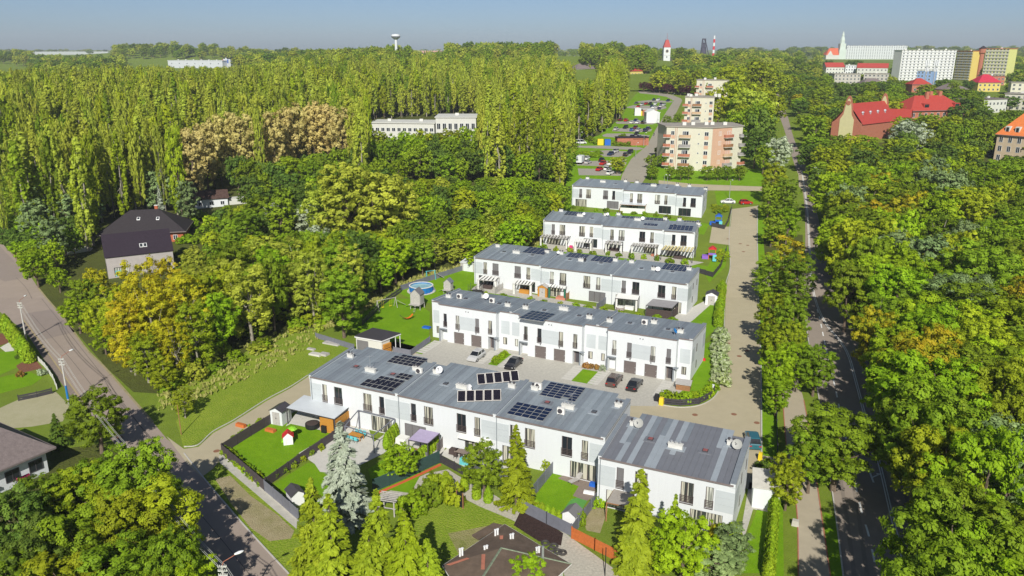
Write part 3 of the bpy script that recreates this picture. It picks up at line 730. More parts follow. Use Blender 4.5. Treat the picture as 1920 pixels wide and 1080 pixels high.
# ---------------------------------------------------------------- things on the roofs
ROWN = {1: 'nearest terrace', 2: 'terrace with garages', 3: 'middle terrace', 4: 'terrace one from the back', 5: 'farthest terrace'}
def seg_at(rk, px, py):
    best = None
    for (r_, i), s in SEGS.items():
        if r_ != rk: continue
        x, y, z = on_roof(s, px, py)
        e = max(0, -x, x - s.W) + max(0, -y-.5, y - s.D)
        if best is None or e < best[0]: best = (e, s, i, x, y, z)
    return best[1:]
def chimney(rk, px, py, w=1.0, cowls=2, big=False):
    s, i, x, y, z = seg_at(rk, px, py)
    mb = MB(); w = 1.7 if big else w; d = .45
    mb.box(-w/2, w/2, -d/2, d/2, -.5, .55); o = mb.build('chimney', M_chim, s.root, (x, y, z))
    c = MB(); c.box(-w/2-.06, w/2+.06, -d/2-.06, d/2+.06, .552, .62); c.build('chimney_cap', M_chim, o)
    n = 3 if big else cowls
    for k in range(n):
        q = MB(); cx = (k - (n-1)/2) * w*.6/max(1, n-1) if n > 1 else 0
        q.lathe([(.09,0),(.09,.16),(.17,.18),(.17,.3),(.06,.36)], (cx,0,.622), 8); q.build('cowl', M_steel if big else M_frame, o)
    f = MB(); f.hexa([(-w/2-.35,-d/2-.4,-.035),(w/2+.35,-d/2-.4,-.035),(w/2+.35,d/2+.4,.03),(-w/2-.35,d/2+.4,.03)]+[(-w/2-.35,-d/2-.4,.005),(w/2+.35,-d/2-.4,.005),(w/2+.35,d/2+.4,.06),(-w/2-.35,d/2+.4,.06)]); f.build('flashing', M_roofw[1], o)
def skylight(rk, px, py, red=False):
    s, i, x, y, z = seg_at(rk, px, py)
    mb = MB(); mb.box(-.32,.32,-.32,.32,-.1,.18); o = mb.build('skylight', M_frame, s.root, (x,y,z))
    g = MB(); g.box(-.26,.26,-.26,.26,.18,.21); g.build('pane', M_skyl if red else M_skyg, o)
    f = MB(); f.box(-.75,.75,-.62,.62,-.07,.035); f.build('flashing', M_roofw[1] if not red else M_roofw[0], o)
SIDE = ['street-side', 'middle', 'lane-side', 'lane-end']
DONE = {}
def dish(rk, px, py, r=.5, col=None, face=(-.35,-.8,.5), extra=''):
    s, i, x, y, z = seg_at(rk, px, py)
    k = DONE.setdefault(('dish', rk), 0); DONE[('dish', rk)] += 1
    lab = f"round white satellite dish{extra} on the {ROWN[rk]}"
    p = s.wpt(x, y, z)
    t = thing('satellite_dish', lab, 'satellite dish', p, 0, 'rooftop satellite dishes')
    mb = MB(); d = Vector(face).normalized(); a = d.orthogonal().normalized(); b = d.cross(a); c = Vector((0,0,.75)); n = 14
    rings = []
    for q in range(4):
        rr = r*q/3; off = .12*(q/3)**2; rings.append([c + d*off + (a*math.cos(2*math.pi*i/n) + b*math.sin(2*math.pi*i/n))*rr for i in range(n)])
    for q in range(3):
        for i in range(n):
            j = (i+1) % n; mb.quad(rings[q][i], rings[q][j], rings[q+1][j], rings[q+1][i])
    mb.build('reflector', M_dish if col is None else col, t)
    m2 = MB(); m2.tube((0,0,-.1), c - d*.05, .035); m2.build('mast', M_steel, t)
    m3 = MB(); m3.tube(c - b*r*.6, c + d*.55, .02); m3.tube(c + d*.5, c + d*.62, .06); m3.build('feed_arm', M_frame, t)
def aircon(rk, px, py, lab):
    s, i, x, y, z = seg_at(rk, px, py)
    t = thing('air_conditioner', lab, 'air conditioner', s.wpt(x, y, z), s.ang, 'rooftop air conditioners')
    mb = MB(); mb.box(-.5,.5,-.2,.2,.1,.95); mb.build('casing', M_ac, t)
    g = MB(); g.lathe([(.34,0),(.34,.02),(.28,.03)], (0,0,0), 14); go = g.build('fan_grille', M_frame, t, (-.1,-.2,.52)); go.rotation_euler = (math.pi/2,0,0)
    f = MB(); f.box(-.45,-.35,-.22,.22,-.1,.1); f.box(.35,.45,-.22,.22,-.1,.1); f.build('foot', M_steel, t)
def antenna(rk, px, py, lab, h=2.2):
    s, i, x, y, z = seg_at(rk, px, py)
    mb = MB(); mb.tube((0,0,-.1),(0,0,h),.025); mb.tube((-.5,-.2,h-.1),(.5,.2,h-.1),.02)
    for k in range(6): q = -.5 + k*.2; mb.tube((q-.1,q*.4+.3,h-.1),(q+.1,q*.4-.3,h-.1),.012)
    tag(mb.build('tv_antenna', M_steel, loc=s.wpt(x, y, z)), lab, 'antenna')
def solar(rk, corners, cols, rows, lab, m=None, skip=(), name='solar_array'):
    """corners: near-left, near-right, far-right, far-left in the photo; panels lie flat on the roof"""
    cx = sum(c[0] for c in corners)/4; cy = sum(c[1] for c in corners)/4
    s, i, *_ = seg_at(rk, cx, cy)
    q = [on_roof(s, a, b, .2) for a, b in corners]
    x0 = (q[0][0]+q[3][0])/2; x1 = (q[1][0]+q[2][0])/2; y0 = (q[0][1]+q[1][1])/2; y1 = (q[2][1]+q[3][1])/2
    x0 = max(x0, .5); x1 = min(x1, s.W-.5); y1 = min(y1, s.D-.4)
    t = thing(name, lab, 'solar panels', s.wpt(x0, y0, s.rz(y0)+.14), s.ang, 'rooftop solar arrays')
    pw, ph = (x1-x0)/cols, (y1-y0)/rows; tilt = math.atan(s.rise/s.D)
    k = ('pv', round(pw,2), round(ph,2), m.name if m else '')
    if k not in MESHC:
        mb = MB(); mb.box(.015, pw-.015, .015, ph-.015, 0, .04, 1); mb.quad((.04,.04,.043),(pw-.04,.04,.043),(pw-.04,ph-.04,.043),(.04,ph-.04,.043),0)
        MESHC[k] = mb.mesh('solar_panel', [m or M_pv, M_pvf])
    for r_ in range(rows):
        for c in range(cols):
            if (c, r_) in skip: continue
            o = put('solar_panel', MESHC[k], t, (c*pw, r_*ph, r_*ph*s.rise/s.D)); o.rotation_euler = (tilt, 0, 0)
    ra = MB(); ra.box(0, pw*cols, .1, .16, -.12, -.005); ra.build('rail', M_steel, t)
    return pw, ph
def solar_tilt(rk, a, b, hpx, n, lab):
    """row of n upright panels on a tilted frame, a and b bottom ends in the photo"""
    s, i, x, y, z = seg_at(rk, *a); p = s.wpt(*on_roof(s, *a)); q = s.wpt(*on_roof(s, *b)); d = q - p; L = math.hypot(d.x, d.y); an = math.atan2(d.y, d.x)
    t = thing('solar_array', lab, 'solar panels', p, an, 'rooftop solar arrays')
    pw = L/n; h = 1.7; ti = R(38); up = Vector((0, math.cos(ti)*h, math.sin(ti)*h)); zz = .15
    mb = MB(); nrm = Vector((0,-math.sin(ti),math.cos(ti)))*.05; a0 = Vector((.03,0,zz)); b0 = Vector((pw-.03,0,zz))
    mb.hexa([a0,b0,b0+up,a0+up,a0+nrm,b0+nrm,b0+up+nrm,a0+up+nrm], 1)
    e = Vector((.07,0,0)); u1 = up*.04; n2 = nrm*1.06
    mb.quad(a0+e+u1+n2, b0-e+u1+n2, b0-e+up-u1+n2, a0+e+up-u1+n2, 0)
    me = mb.mesh('solar_panel', [M_pv, mat('solar_rim', (.62,.58,.52), .5, .05, 3)])
    for k in range(n): put('solar_panel', me, t, (k*pw, 0, d.z*k/n))
    f = MB()
    for k in range(n+1):
        x = min(max(k*pw, .1), L-.1); zz2 = d.z*k/n
        f.tube((x,up.y*.9,zz2-.2),(x,up.y*.9,zz2+up.z*.9),.03); f.tube((x,0,zz2-.05),(x,0,zz2+.2),.03)
    f.build('support_frame', M_steel, t)
def c3(x, y): return 400 + x/4, 600 + y/4
def c5(x, y): return 800 + x/4, 640 + y/4
def c7(x, y): return 1100 + x/4, 700 + y/4
def r2c(x, y): return 780 + x*.29167, 520 + y*.29167
def r3c(x, y): return 860 + x*.27083, 440 + y*.27083
def r4c(x, y): return 980 + x*.23958, 320 + y*.23958
def cm(f, *pts): return [f(*p) for p in pts]
print('pv', solar(1, cm(c3,(1308,313),(1520,355),(1630,285),(1385,243)), 6, 4, 'black solar array at the back of the roof section by the street', M_pv, skip=((0,3),)))
solar(1, cm(c3,(1100,487),(1340,538),(1395,485),(1150,440)), 6, 2, 'front wide block of black solar panels on the roof by the street')
solar(1, cm(c3,(1205,455),(1395,493),(1440,452),(1255,418)), 5, 2, 'middle block of black solar panels on the roof by the street')
solar(1, cm(c3,(1358,432),(1462,450),(1500,412),(1402,395)), 3, 2, 'small block of six solar panels beside the roof vents by the street')
solar_tilt(1, c5(228,462), c5(560,450), 70, 5, 'front tilted row of five solar panels on the second roof section')
solar_tilt(1, c5(382,332), c5(697,302), 70, 5, 'rear tilted row of five solar panels on the second roof section')
print('pv', solar(1, cm(c5,(845,400),(1110,452),(1215,325),(945,280)), 5, 6, 'large dark solar array at the back of the third roof section', M_pvb, skip=((3,0),)))
print('pv', solar(1, cm(c5,(598,540),(870,597),(948,507),(680,452)), 5, 4, 'dark solar array at the front of the third roof section', M_pvb))
print('pv', solar(2, cm(r2c,(660,260),(810,283),(905,235),(745,212)), 5, 4, 'single solar array on the terrace with garages', M_pvb))
for k, (q, c_, r_, lab) in enumerate([(((437,122),(585,138),(660,88),(510,70)),5,4,'by the wood'), (((740,152),(880,168),(928,118),(797,103)),5,4,'second from the wood'), (((910,180),(1060,195),(1103,140),(970,123)),5,4,'third from the wood'), (((1405,238),(1560,255),(1620,200),(1440,180)),6,4,'by the lane')]):
    solar(3, cm(r3c,*q), c_, r_, f'blue solar array on the middle terrace, {lab}', M_pvb)
for k, (q, c_, r_, lab) in enumerate([(((320,345),(450,355),(497,310),(365,300)),5,4,'by the wood end'), (((775,370),(925,380),(950,345),(790,332)),5,4,'at the back of its middle'), (((955,385),(1110,395),(1135,355),(985,342)),5,4,'beside the dishes'), (((940,425),(1050,435),(1060,418),(955,408)),4,2,'small and alone at the front'), (((1260,395),(1405,415),(1430,380),(1275,365)),5,4,'at the lane end rear'), (((1130,455),(1320,475),(1340,440),(1165,415)),6,3,'at the lane end front')]):
    solar(4, cm(r4c,*q), c_, r_, f'dark blue solar array one terrace from the back, {lab}', M_pvb)
solar(5, cm(r4c,(920,105),(1060,118),(1085,90),(950,78)), 5, 4, 'solar array on the farthest terrace', M_pvb)
for f, r_, l in ((c3,1,[(1030,280),(1520,378),(1675,402)]), (c5,1,[(640,348),(812,365),(1440,492),(1555,632)]), (c7,1,[(1085,538)]), (r2c,2,[(210,130),(440,132),(590,187),(705,203),(1115,265),(1245,288),(1530,297),(1700,357)]),
                 (r3c,3,[(272,85),(612,125),(710,135),(1085,183),(1198,195),(1350,245),(1595,245)]), (r4c,4,[(302,320),(650,352),(750,347),(1115,385),(1228,390),(1375,425)]), (r4c,5,[(508,65),(805,88),(895,95),(1210,118),(1305,125),(1430,152)])):
    for q in l: chimney(r_, *f(*q))
for f, r_, l in ((c3,1,[(1180,390)]), (c5,1,[(265,355),(1060,505)]), (c7,1,[(665,560)]), (r2c,2,[(950,212)]), (r3c,3,[(400,130),(855,185)]), (r4c,4,[(450,358),(900,390)]), (r4c,5,[(628,92),(1025,122)])):
    for q in l: chimney(r_, *f(*q), big=True)
for f, r_, l, red in ((c3,1,[(1072,352),(1348,410)],1), (c5,1,[(145,320),(1257,532),(455,380)],0), (c5,1,[(905,462),(1680,737)],1), (c7,1,[(890,584)],1), (r2c,2,[(320,138),(535,170),(825,213),(1050,248),(1375,295),(1620,335)],0), (r3c,3,[(315,120),(510,143),(770,173),(985,198),(1265,235),(1480,258)],0), (r4c,4,[(545,375),(1190,425)],0), (r4c,5,[(728,105),(1130,135)],0)):
    for q in l: skylight(r_, *f(*q), red=bool(red))
dish(1, *c5(98,250), .55, extra=' beside the second section chimney'); dish(1, *c5(316,385), .5, extra=' edge-on behind the tilted panels', face=(.6,-.5,.3))
dish(1, *c5(1588,655), .6, M_pvf, extra=' at the corner of the patchy roof'); dish(1, *c7(1125,575), .6, M_pvf, extra=' at the lane end of the patchy roof')
dish(2, *r2c(452,145), .55, extra=' among the boxes'); dish(2, *r2c(1662,372), .45, M_pblue, face=(.6,-.4,.5), extra=' turned away')
dish(3, *r3c(1380,262), .5, extra=' by the lane'); dish(3, *r3c(690,145), .35, extra=' on the middle section')
dish(4, *r4c(940,395), .5, extra=' by the chimney'); dish(4, *r4c(665,362), .4, extra=' near the first parapet'); dish(4, *r4c(480,360), .4, extra=' by the wood end')
dish(3, *r3c(875,195), .35, M_black, extra=' dark, behind the blue array')
aircon(1, *c3(1545,405), 'cream air conditioner beside the small solar block on the street roof'); aircon(1, *c5(1008,548), 'big white air conditioner beside the third roof section chimney'); aircon(1, *c5(838,362), 'white air conditioner behind the large dark solar array')
aircon(2, *r2c(280,138), 'first air conditioner from the lawn on the terrace with garages'); aircon(2, *r2c(490,165), 'air conditioner beside the dish on the terrace with garages'); aircon(2, *r2c(1470,305), 'lone air conditioner at the lane end of the terrace with garages')
antenna(1, *c3(1178,392), 'tall thin antenna on the first roof section of the nearest terrace', 2.6); antenna(1, *c5(1088,505), 'antenna with red reflector beside the big air conditioner', 2.2); antenna(2, *r2c(1690,350), 'antenna at the lane end of the terrace with garages', 1.8)
antenna(1, *c3(1048,300), 'short dark antenna at the back of the street roof', 1.3)

# ================================================================ vegetation
G_mid = foliage('leaf_mid_green', (.122,.182,.009), (.225,.315,.013))
G_dark = foliage('leaf_dark_green', (.070,.125,.016), (.145,.215,.026))
G_bright = foliage('leaf_bright_green', (.160,.255,.006), (.295,.405,.011))
G_yel = foliage('leaf_yellow_green', (.190,.240,.008), (.335,.385,.014))
G_pop = foliage('leaf_poplar', (.235,.275,.026), (.41,.45,.046), val=.16)
G_tan = foliage('leaf_tan_poplar', (.40,.335,.11), (.55,.47,.17), val=.12)
G_gold = foliage('leaf_golden', (.26,.26,.008), (.50,.42,.015), val=.12)
G_org = foliage('leaf_orange_tinged', (.19,.25,.009), (.47,.34,.014), val=.1)
G_silver = foliage('leaf_silver', (.27,.32,.18), (.46,.50,.37), val=.1)
G_blue = foliage('needle_blue', (.165,.20,.135), (.34,.37,.28), val=.05, trans=.05)
G_spr = foliage('needle_light_green', (.135,.19,.007), (.275,.335,.014), val=.12, trans=.15)
G_pine = foliage('needle_grey_green', (.085,.13,.04), (.19,.25,.09), val=.2, trans=.05)
G_red = foliage('leaf_copper', (.055,.016,.022), (.14,.045,.055), val=.1)
G_rust = foliage('leaf_rust', (.24,.13,.03), (.36,.20,.05), val=.1)
G_thu = foliage('needle_thuja', (.13,.21,.006), (.23,.32,.011), val=.12, trans=.05)
G_hedge = foliage('leaf_white_hedge', (.19,.27,.04), (.54,.56,.40), val=.05)
G_grass = foliage('dry_grass_blades', (.19,.23,.035), (.36,.34,.12), val=.1)
FOL = dict(mid=G_mid, dark=G_dark, bright=G_bright, yel=G_yel, pop=G_pop, tan=G_tan, gold=G_gold, org=G_org, silver=G_silver, blue=G_blue, spr=G_spr, pine=G_pine, red=G_red, rust=G_rust, thu=G_thu, hedge=G_hedge, grass=G_grass)

def np_mesh(name, V, Fq, tint, mats, extra=None):
    """V (n,3), Fq (m,4) quads, tint per face; extra = MB of trunk faces with material 1"""
    nv, nf = len(V), len(Fq)
    ev = np.array(extra.v, dtype=np.float32).reshape(-1, 3) if extra and extra.v else np.zeros((0,3), np.float32)
    ef = [[i + nv for i in f] for f in extra.f] if extra else []
    me = bpy.data.meshes.new(name)
    me.vertices.add(nv + len(ev)); me.vertices.foreach_set('co', np.concatenate([V.astype(np.float32), ev]).ravel())
    loops = np.concatenate([Fq.ravel()] + [np.array(f) for f in ef]).astype(np.int32) if ef else Fq.ravel().astype(np.int32)
    sizes = np.concatenate([np.full(nf, 4), np.array([len(f) for f in ef], dtype=int)]) if ef else np.full(nf, 4)
    starts = np.concatenate([[0], np.cumsum(sizes)[:-1]]).astype(np.int32)
    me.loops.add(len(loops)); me.loops.foreach_set('vertex_index', loops)
    me.polygons.add(len(sizes)); me.polygons.foreach_set('loop_start', starts)
    try: me.polygons.foreach_set('loop_total', sizes.astype(np.int32))
    except Exception: pass
    me.polygons.foreach_set('material_index', np.concatenate([np.zeros(nf), np.ones(len(ef))]).astype(np.int32))
    at = me.attributes.new('tint', 'FLOAT', 'FACE'); at.data.foreach_set('value', np.concatenate([tint, np.zeros(len(ef))]).astype(np.float32))
    for m in mats: me.materials.append(m)
    me.update(calc_edges=True)
    return me
def nrm(a): return a / np.maximum(np.linalg.norm(a, axis=-1, keepdims=True), 1e-9)
def leaf_quads(C, Nn, size, rng, long=1.35, along=None):
    n = len(C); Nn = nrm(Nn)
    a = rng.normal(size=(n,3)) if along is None else along
    a = nrm(a - Nn * np.sum(a*Nn, axis=1, keepdims=True)); b = np.cross(Nn, a)
    s = (size * rng.uniform(.65, 1.3, n))[:, None]
    V = np.stack([C - a*s*long*.5, C + b*s*.42 + a*s*.05, C + a*s*long*.5, C - b*s*.42 + a*s*.05], axis=1).reshape(-1, 3)
    return V, np.arange(4*n).reshape(-1, 4)
def lobes_leaves(lobes, n, size, rng, sub=1.0, fill=.12, upbias=.2, tuft=.42):
    """lobes: (cx,cy,cz,rx,ry,rz); leaves gather in small tufts that stud the outsides of the lobes"""
    L = np.array(lobes, float); area = (L[:,3]*L[:,4]*2 + L[:,3]*L[:,5]*4)/6; nt = np.maximum(5, area*13/(tuft*2.4)**2*sub).astype(int)
    tc, tn, tv = [], [], []
    for l, k in zip(L, nt):
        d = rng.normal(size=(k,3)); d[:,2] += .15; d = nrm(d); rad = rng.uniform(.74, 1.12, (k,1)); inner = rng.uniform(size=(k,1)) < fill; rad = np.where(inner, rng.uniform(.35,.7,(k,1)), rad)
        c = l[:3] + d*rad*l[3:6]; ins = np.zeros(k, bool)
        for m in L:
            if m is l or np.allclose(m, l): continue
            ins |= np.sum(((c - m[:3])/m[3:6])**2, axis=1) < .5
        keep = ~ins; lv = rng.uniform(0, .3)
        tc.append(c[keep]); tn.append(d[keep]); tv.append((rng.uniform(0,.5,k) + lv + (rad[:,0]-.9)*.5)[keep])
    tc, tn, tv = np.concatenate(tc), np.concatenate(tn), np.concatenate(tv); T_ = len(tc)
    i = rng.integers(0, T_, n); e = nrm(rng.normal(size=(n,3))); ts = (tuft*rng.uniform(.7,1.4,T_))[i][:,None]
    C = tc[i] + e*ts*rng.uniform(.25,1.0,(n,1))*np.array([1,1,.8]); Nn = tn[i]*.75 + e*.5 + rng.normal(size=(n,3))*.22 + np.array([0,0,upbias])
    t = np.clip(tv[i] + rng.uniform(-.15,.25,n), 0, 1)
    V, Fq = leaf_quads(C, Nn, size, rng); return V, Fq, t
def trunk_mb(h, r, limbs, rng, top=.85, m=1):
    mb = MB(); pts = [Vector((0,0,-1.0)), Vector((rng.normal()*.1, rng.normal()*.1, h*.3)), Vector((rng.normal()*.25, rng.normal()*.25, h*.6)), Vector((rng.normal()*.3, rng.normal()*.3, h*top))]
    rs = [r*1.25, r*.85, r*.5, r*.12]
    for a, b, ra, rb in zip(pts, pts[1:], rs, rs[1:]): mb.tube(a, b, ra, rb, 7, m, cap=False)
    for l in limbs:
        e = Vector(l[:3]) * 1.0; st = pts[1].lerp(pts[2], rng.uniform(0,.9)); mid = st.lerp(e, .5) + Vector((0,0,-.2))
        mb.tube(st, mid, r*.38, r*.24, 5, m, cap=False); mb.tube(mid, e, r*.24, r*.06, 5, m, cap=False)
    return mb
def proto_broad(seed, n, leaf, R0=4.2, H=12.0, base=2.6, nl=15, lob=(1.05,1.75), squash=1.0):
    rng = np.random.default_rng(seed); zc = (H+base)/2; hz = (H-base)/2
    lobes = [(0,0,zc+.3,R0*.6,R0*.6,hz*.72)]
    for i in range(nl):
        u = (i+.5)/nl; z = base + .8 + (H-base-1.8)*u; a = i*2.399963 + rng.uniform(-.4,.4)
        prof = math.sqrt(max(.04, 1-((z-zc)/(hz*1.06))**2)) * rng.uniform(.82,1.12)
        r = rng.uniform(*lob); rr = max(0, R0*prof - r*.8); lobes.append((rr*math.cos(a), rr*math.sin(a), z, r, r, r*rng.uniform(.75,1.05)*squash))
    V, Fq, t = lobes_leaves(lobes, n, leaf, rng)
    return V, Fq, t, trunk_mb(H, .26*R0/4.2, lobes[1::2], rng)
def proto_poplar(seed, n, leaf, H=24.0, R0=2.2):
    rng = np.random.default_rng(seed); lobes = []
    for i in range(34):
        u = (i+.5)/34; z = 2.5 + (H-4.0)*u + rng.uniform(-.5,.5); prof = (math.sin(math.pi*min(1,(u*.86+.14)))**.6) * rng.uniform(.75,1.15); a = i*2.4 + rng.uniform(-.5,.5)
        r = rng.uniform(.35,.85); rr = max(0, R0*prof - r*.6)
        if u > .93: rr = 0
        lobes.append((rr*math.cos(a), rr*math.sin(a), z, r*.8, r*.8, r*rng.uniform(1.8,3.4)))
    V, Fq, t = lobes_leaves(lobes, n, leaf, rng, tuft=.3, upbias=.1)
    return V, Fq, t, trunk_mb(H, .28, lobes[2:12:2], rng, top=.95)
def proto_spruce(seed, n, leaf, H=12.0, R0=2.6, droop=.35, full=.92):
    rng = np.random.default_rng(seed); Cs, Ns, As, Ts = [], [], [], []
    lev = int(26*full); z = .5; per = max(2, n // (lev*11))
    for i in range(lev):
        u = i/(lev-1); z = .6 + (H-.9)*u; L = R0*(1-u)**.85*(.9) + .12; nb = max(4, int(13*(1-u*.55)))
        for k in range(nb):
            a = rng.uniform(0, 6.283); l = L*rng.uniform(.7,1.15); d = np.array([math.cos(a), math.sin(a), 0]); tt = rng.uniform(0,1)
            m = max(2, int(per*(.35+ l/R0)));
            s = np.sqrt(rng.uniform(.04,1,m)); side = rng.normal(size=m)*.16*l*(1.15-s)
            c = d*(s*l)[:,None]; perp = np.array([-d[1], d[0], 0]); c = c + perp*side[:,None]
            c[:,2] = z + .15*l*s - droop*l*s**2 + rng.normal(size=m)*.06
            Cs.append(c); Ns.append(np.tile(np.array([d[0]*.5, d[1]*.5, .8]), (m,1)) + rng.normal(size=(m,3))*.3); As.append(np.tile(d*1.0 + np.array([0,0,-.25]), (m,1)) + rng.normal(size=(m,3))*.35 + perp*np.sign(side)[:,None]*.5)
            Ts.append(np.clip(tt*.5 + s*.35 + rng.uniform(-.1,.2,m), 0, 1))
    C = np.concatenate(Cs); V, Fq = leaf_quads(C, np.concatenate(Ns), leaf, rng, 1.9, np.concatenate(As))
    tb = MB(); tb.tube((0,0,-1),(0,0,H*.97),.22,.03,7,1,cap=False)
    return V, Fq, np.concatenate(Ts), tb
def proto_thuja(seed, n, leaf, H=3.0, R0=.5):
    rng = np.random.default_rng(seed); u = rng.uniform(0,1,n)**1.1; a = rng.uniform(0,6.283,n); prof = np.minimum(1, (1-u)*2.0)**.7*np.minimum(1, u*6+.55)
    r = R0*prof*rng.uniform(.75,1.08,n); C = np.stack([r*np.cos(a), r*np.sin(a), .08 + (H-.1)*u], 1); d = np.stack([np.cos(a), np.sin(a), np.zeros(n)], 1)
    V, Fq = leaf_quads(C, d + rng.normal(size=(n,3))*.35, leaf, rng, 2.0, d*.25 + np.array([0,0,1]) + rng.normal(size=(n,3))*.15)
    tb = MB(); tb.tube((0,0,-.3),(0,0,H*.5),.06,.03,5,1,cap=False); return V, Fq, rng.uniform(0,1,n), tb
def proto_bush(seed, n, leaf, R0=2.2, H=3.0):
    rng = np.random.default_rng(seed); lobes = [(0,0,H*.42,R0*.62,R0*.62,H*.46)]
    for i in range(11):
        a = i*2.4 + rng.uniform(-.4,.4); r = rng.uniform(.5,.95); u = rng.uniform(0,1); rr = (R0-r*.7)*math.sqrt(1-u*u*.8); lobes.append((rr*math.cos(a), rr*math.sin(a), r*.6 + (H-1.5*r)*u*.95, r, r, r))
    V, Fq, t = lobes_leaves(lobes, n, leaf, rng, tuft=.3)
    tb = MB()
    for l in lobes[1:6]: tb.tube((0,0,-.3), l[:3], .08, .03, 5, 1, cap=False)
    return V, Fq, t, tb
PROTO = {}
LODN = {'hi': (1.0, 1.0), 'mid': (.40, 1.5), 'lo': (.14, 2.4)}
SPEC = dict(
    broad=(proto_broad, 5, 21000, .22, dict(nl=22, lob=(.75,1.5))), oval=(proto_broad, 4, 18500, .215, dict(R0=3.4, H=12.5, base=1.8, nl=24, lob=(.65,1.25))),
    birch=(proto_broad, 4, 12500, .20, dict(R0=3.0, H=13.0, base=1.6, nl=30, lob=(.45,.95), squash=1.5)),
    pine=(proto_broad, 3, 12000, .25, dict(R0=3.2, H=12.0, base=1.5, nl=30, lob=(.6,1.1), squash=.6)),
    poplar=(proto_poplar, 6, 13000, .36, {}), spruce=(proto_spruce, 3, 13000, .29, {}), larch=(proto_spruce, 2, 12000, .28, dict(R0=3.1, droop=.1)),
    thuja=(proto_thuja, 2, 1500, .17, {}), bush=(proto_bush, 3, 4500, .24, {}))
HSIZE = dict(broad=(4.2,12), oval=(3.4,12.5), birch=(3.0,13), pine=(3.2,12), poplar=(2.2,24), spruce=(2.6,12), larch=(3.1,12), thuja=(.5,3), bush=(2.2,3))
BARK = dict(birch=M_barkl, poplar=M_barkl)
def protos(kind, lod):
    if (kind, lod) in PROTO: return PROTO[(kind, lod)]
    fn, cnt, n, leaf, kw = SPEC[kind]; a, b = LODN[lod]; out = []
    for i in range(cnt):
        V, Fq, t, tb = fn(100*hash_(kind) + i, int(n*a), leaf*b, **kw); bk = BARK.get(kind, M_bark)
        if lod == 'hi': out.append((np_mesh('crown', V, Fq, t, [G_mid]), MB_mat(tb).mesh('trunk', bk)))
        else: out.append(np_mesh(kind, V, Fq, t, [G_mid, bk], tb))
    PROTO[(kind, lod)] = out; return out
def hash_(s): return sum(ord(c)*(i+1) for i, c in enumerate(s)) % 97
def MB_mat(tb):
    tb.m = [0]*len(tb.m); return tb
TREES = []
NAMES = dict(broad='broadleaf_tree', oval='broadleaf_tree', birch='birch_tree', pine='pine_tree', poplar='poplar_tree', spruce='spruce_tree', larch='larch_tree', thuja='thuja', bush='bush')
CATS = dict(broad='tree', oval='tree', birch='tree', pine='tree', poplar='tree', spruce='tree', larch='tree', thuja='shrub', bush='bush')
def plant(kind, x, y, h, r, fol, label, group=None, lod=None, z=None, name=None):
    d = math.hypot(x, y)
    if lod is None: lod = 'hi' if d < 175 else ('mid' if d < 330 else 'lo')
    ps = protos(kind, lod); pr = ps[random.randrange(len(ps))]; R0, H0 = HSIZE[kind]
    scl = (r/R0*random.uniform(.92,1.08), r/R0*random.uniform(.92,1.08), h/H0); rz = random.uniform(0, 6.283); z = gz(y) if z is None else z
    nm = name or NAMES[kind]
    if lod == 'hi':
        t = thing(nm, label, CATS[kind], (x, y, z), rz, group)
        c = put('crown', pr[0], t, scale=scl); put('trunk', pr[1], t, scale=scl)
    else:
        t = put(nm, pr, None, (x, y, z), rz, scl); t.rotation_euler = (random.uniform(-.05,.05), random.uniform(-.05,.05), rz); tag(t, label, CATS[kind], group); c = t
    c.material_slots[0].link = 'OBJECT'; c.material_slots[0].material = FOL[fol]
    TREES.append((x, y, r)); return t
def tree_px(kind, px, py, h, r, fol, label, group=None, **k):
    """tree whose tip is seen at a photo pixel"""
    p = T(px, py, h); return plant(kind, p.x, p.y, h, r, fol, label, group, **k)
KEEP = []        # ground polygons (photo pixels) kept free of trees
for l in (WR + WL[::-1], RL + RR[::-1], LL + [(1150,770),(1180,830),(1330,880)] + LR[::-1], [(700,640),(590,618),(640,600),(700,560),(760,530),(890,490),(900,545),(806,590),(800,660)],
          [(345,842),(400,812),(577,707),(690,655),(600,615),(560,608),(470,650),(380,695),(330,740)], K([(60,950),(150,620),(360,540),(560,380),(620,250),(700,160),(1100,200),(900,600),(740,950)]),
          [(170,560),(335,560),(355,440),(300,400),(180,430)], [(355,395),(445,395),(440,360),(360,360)], [(690,270),(900,275),(900,215),(690,225)], [(1235,350),(1440,360),(1400,320),(1240,315)],
          [(1420,386),(1440,386),(1460,720),(1500,1100),(1380,1100),(1420,900)]): KEEP.append(l)
VIS0 = [(1238,243,1396,316,322), (1278,195,1338,240,250), (1300,155,1362,195,208), (1192,160,1300,178,182), (694,226,893,237,268), (1236,66,1260,120,128), (1180,122,1216,148,151), (1080,124,1119,144,148), (1553,190,1662,250,262), (1692,178,1809,212,238), (1852,202,1925,285,305),
        (1684,92,1818,146,152), (1834,92,1896,148,160), (1584,84,1700,106,112), (1548,62,1586,108,112), (1548,121,1665,136,139), (1563,140,1660,150,157), (1717,136,1744,154,158), (1829,148,1880,165,172), (1862,178,1925,205,210), (1893,160,1925,176,179), (236,95,434,117,122), (62,80,204,98,103), (775,80,830,93,101), (1047,98,1084,110,116),
        (180,402,352,452,462), (178,440,326,495,515), (358,360,438,388,392), (-20,103,46,122,127), (1308,70,1342,96,98), (1770,138,1815,146,147), (335,195,470,285,318), (488,188,652,275,310), (485,380,615,425,468)]
VIS = [(a, b, c_, d, T((a+c_)/2, e).y + 2) for a, b, c_, d, e in VIS0]
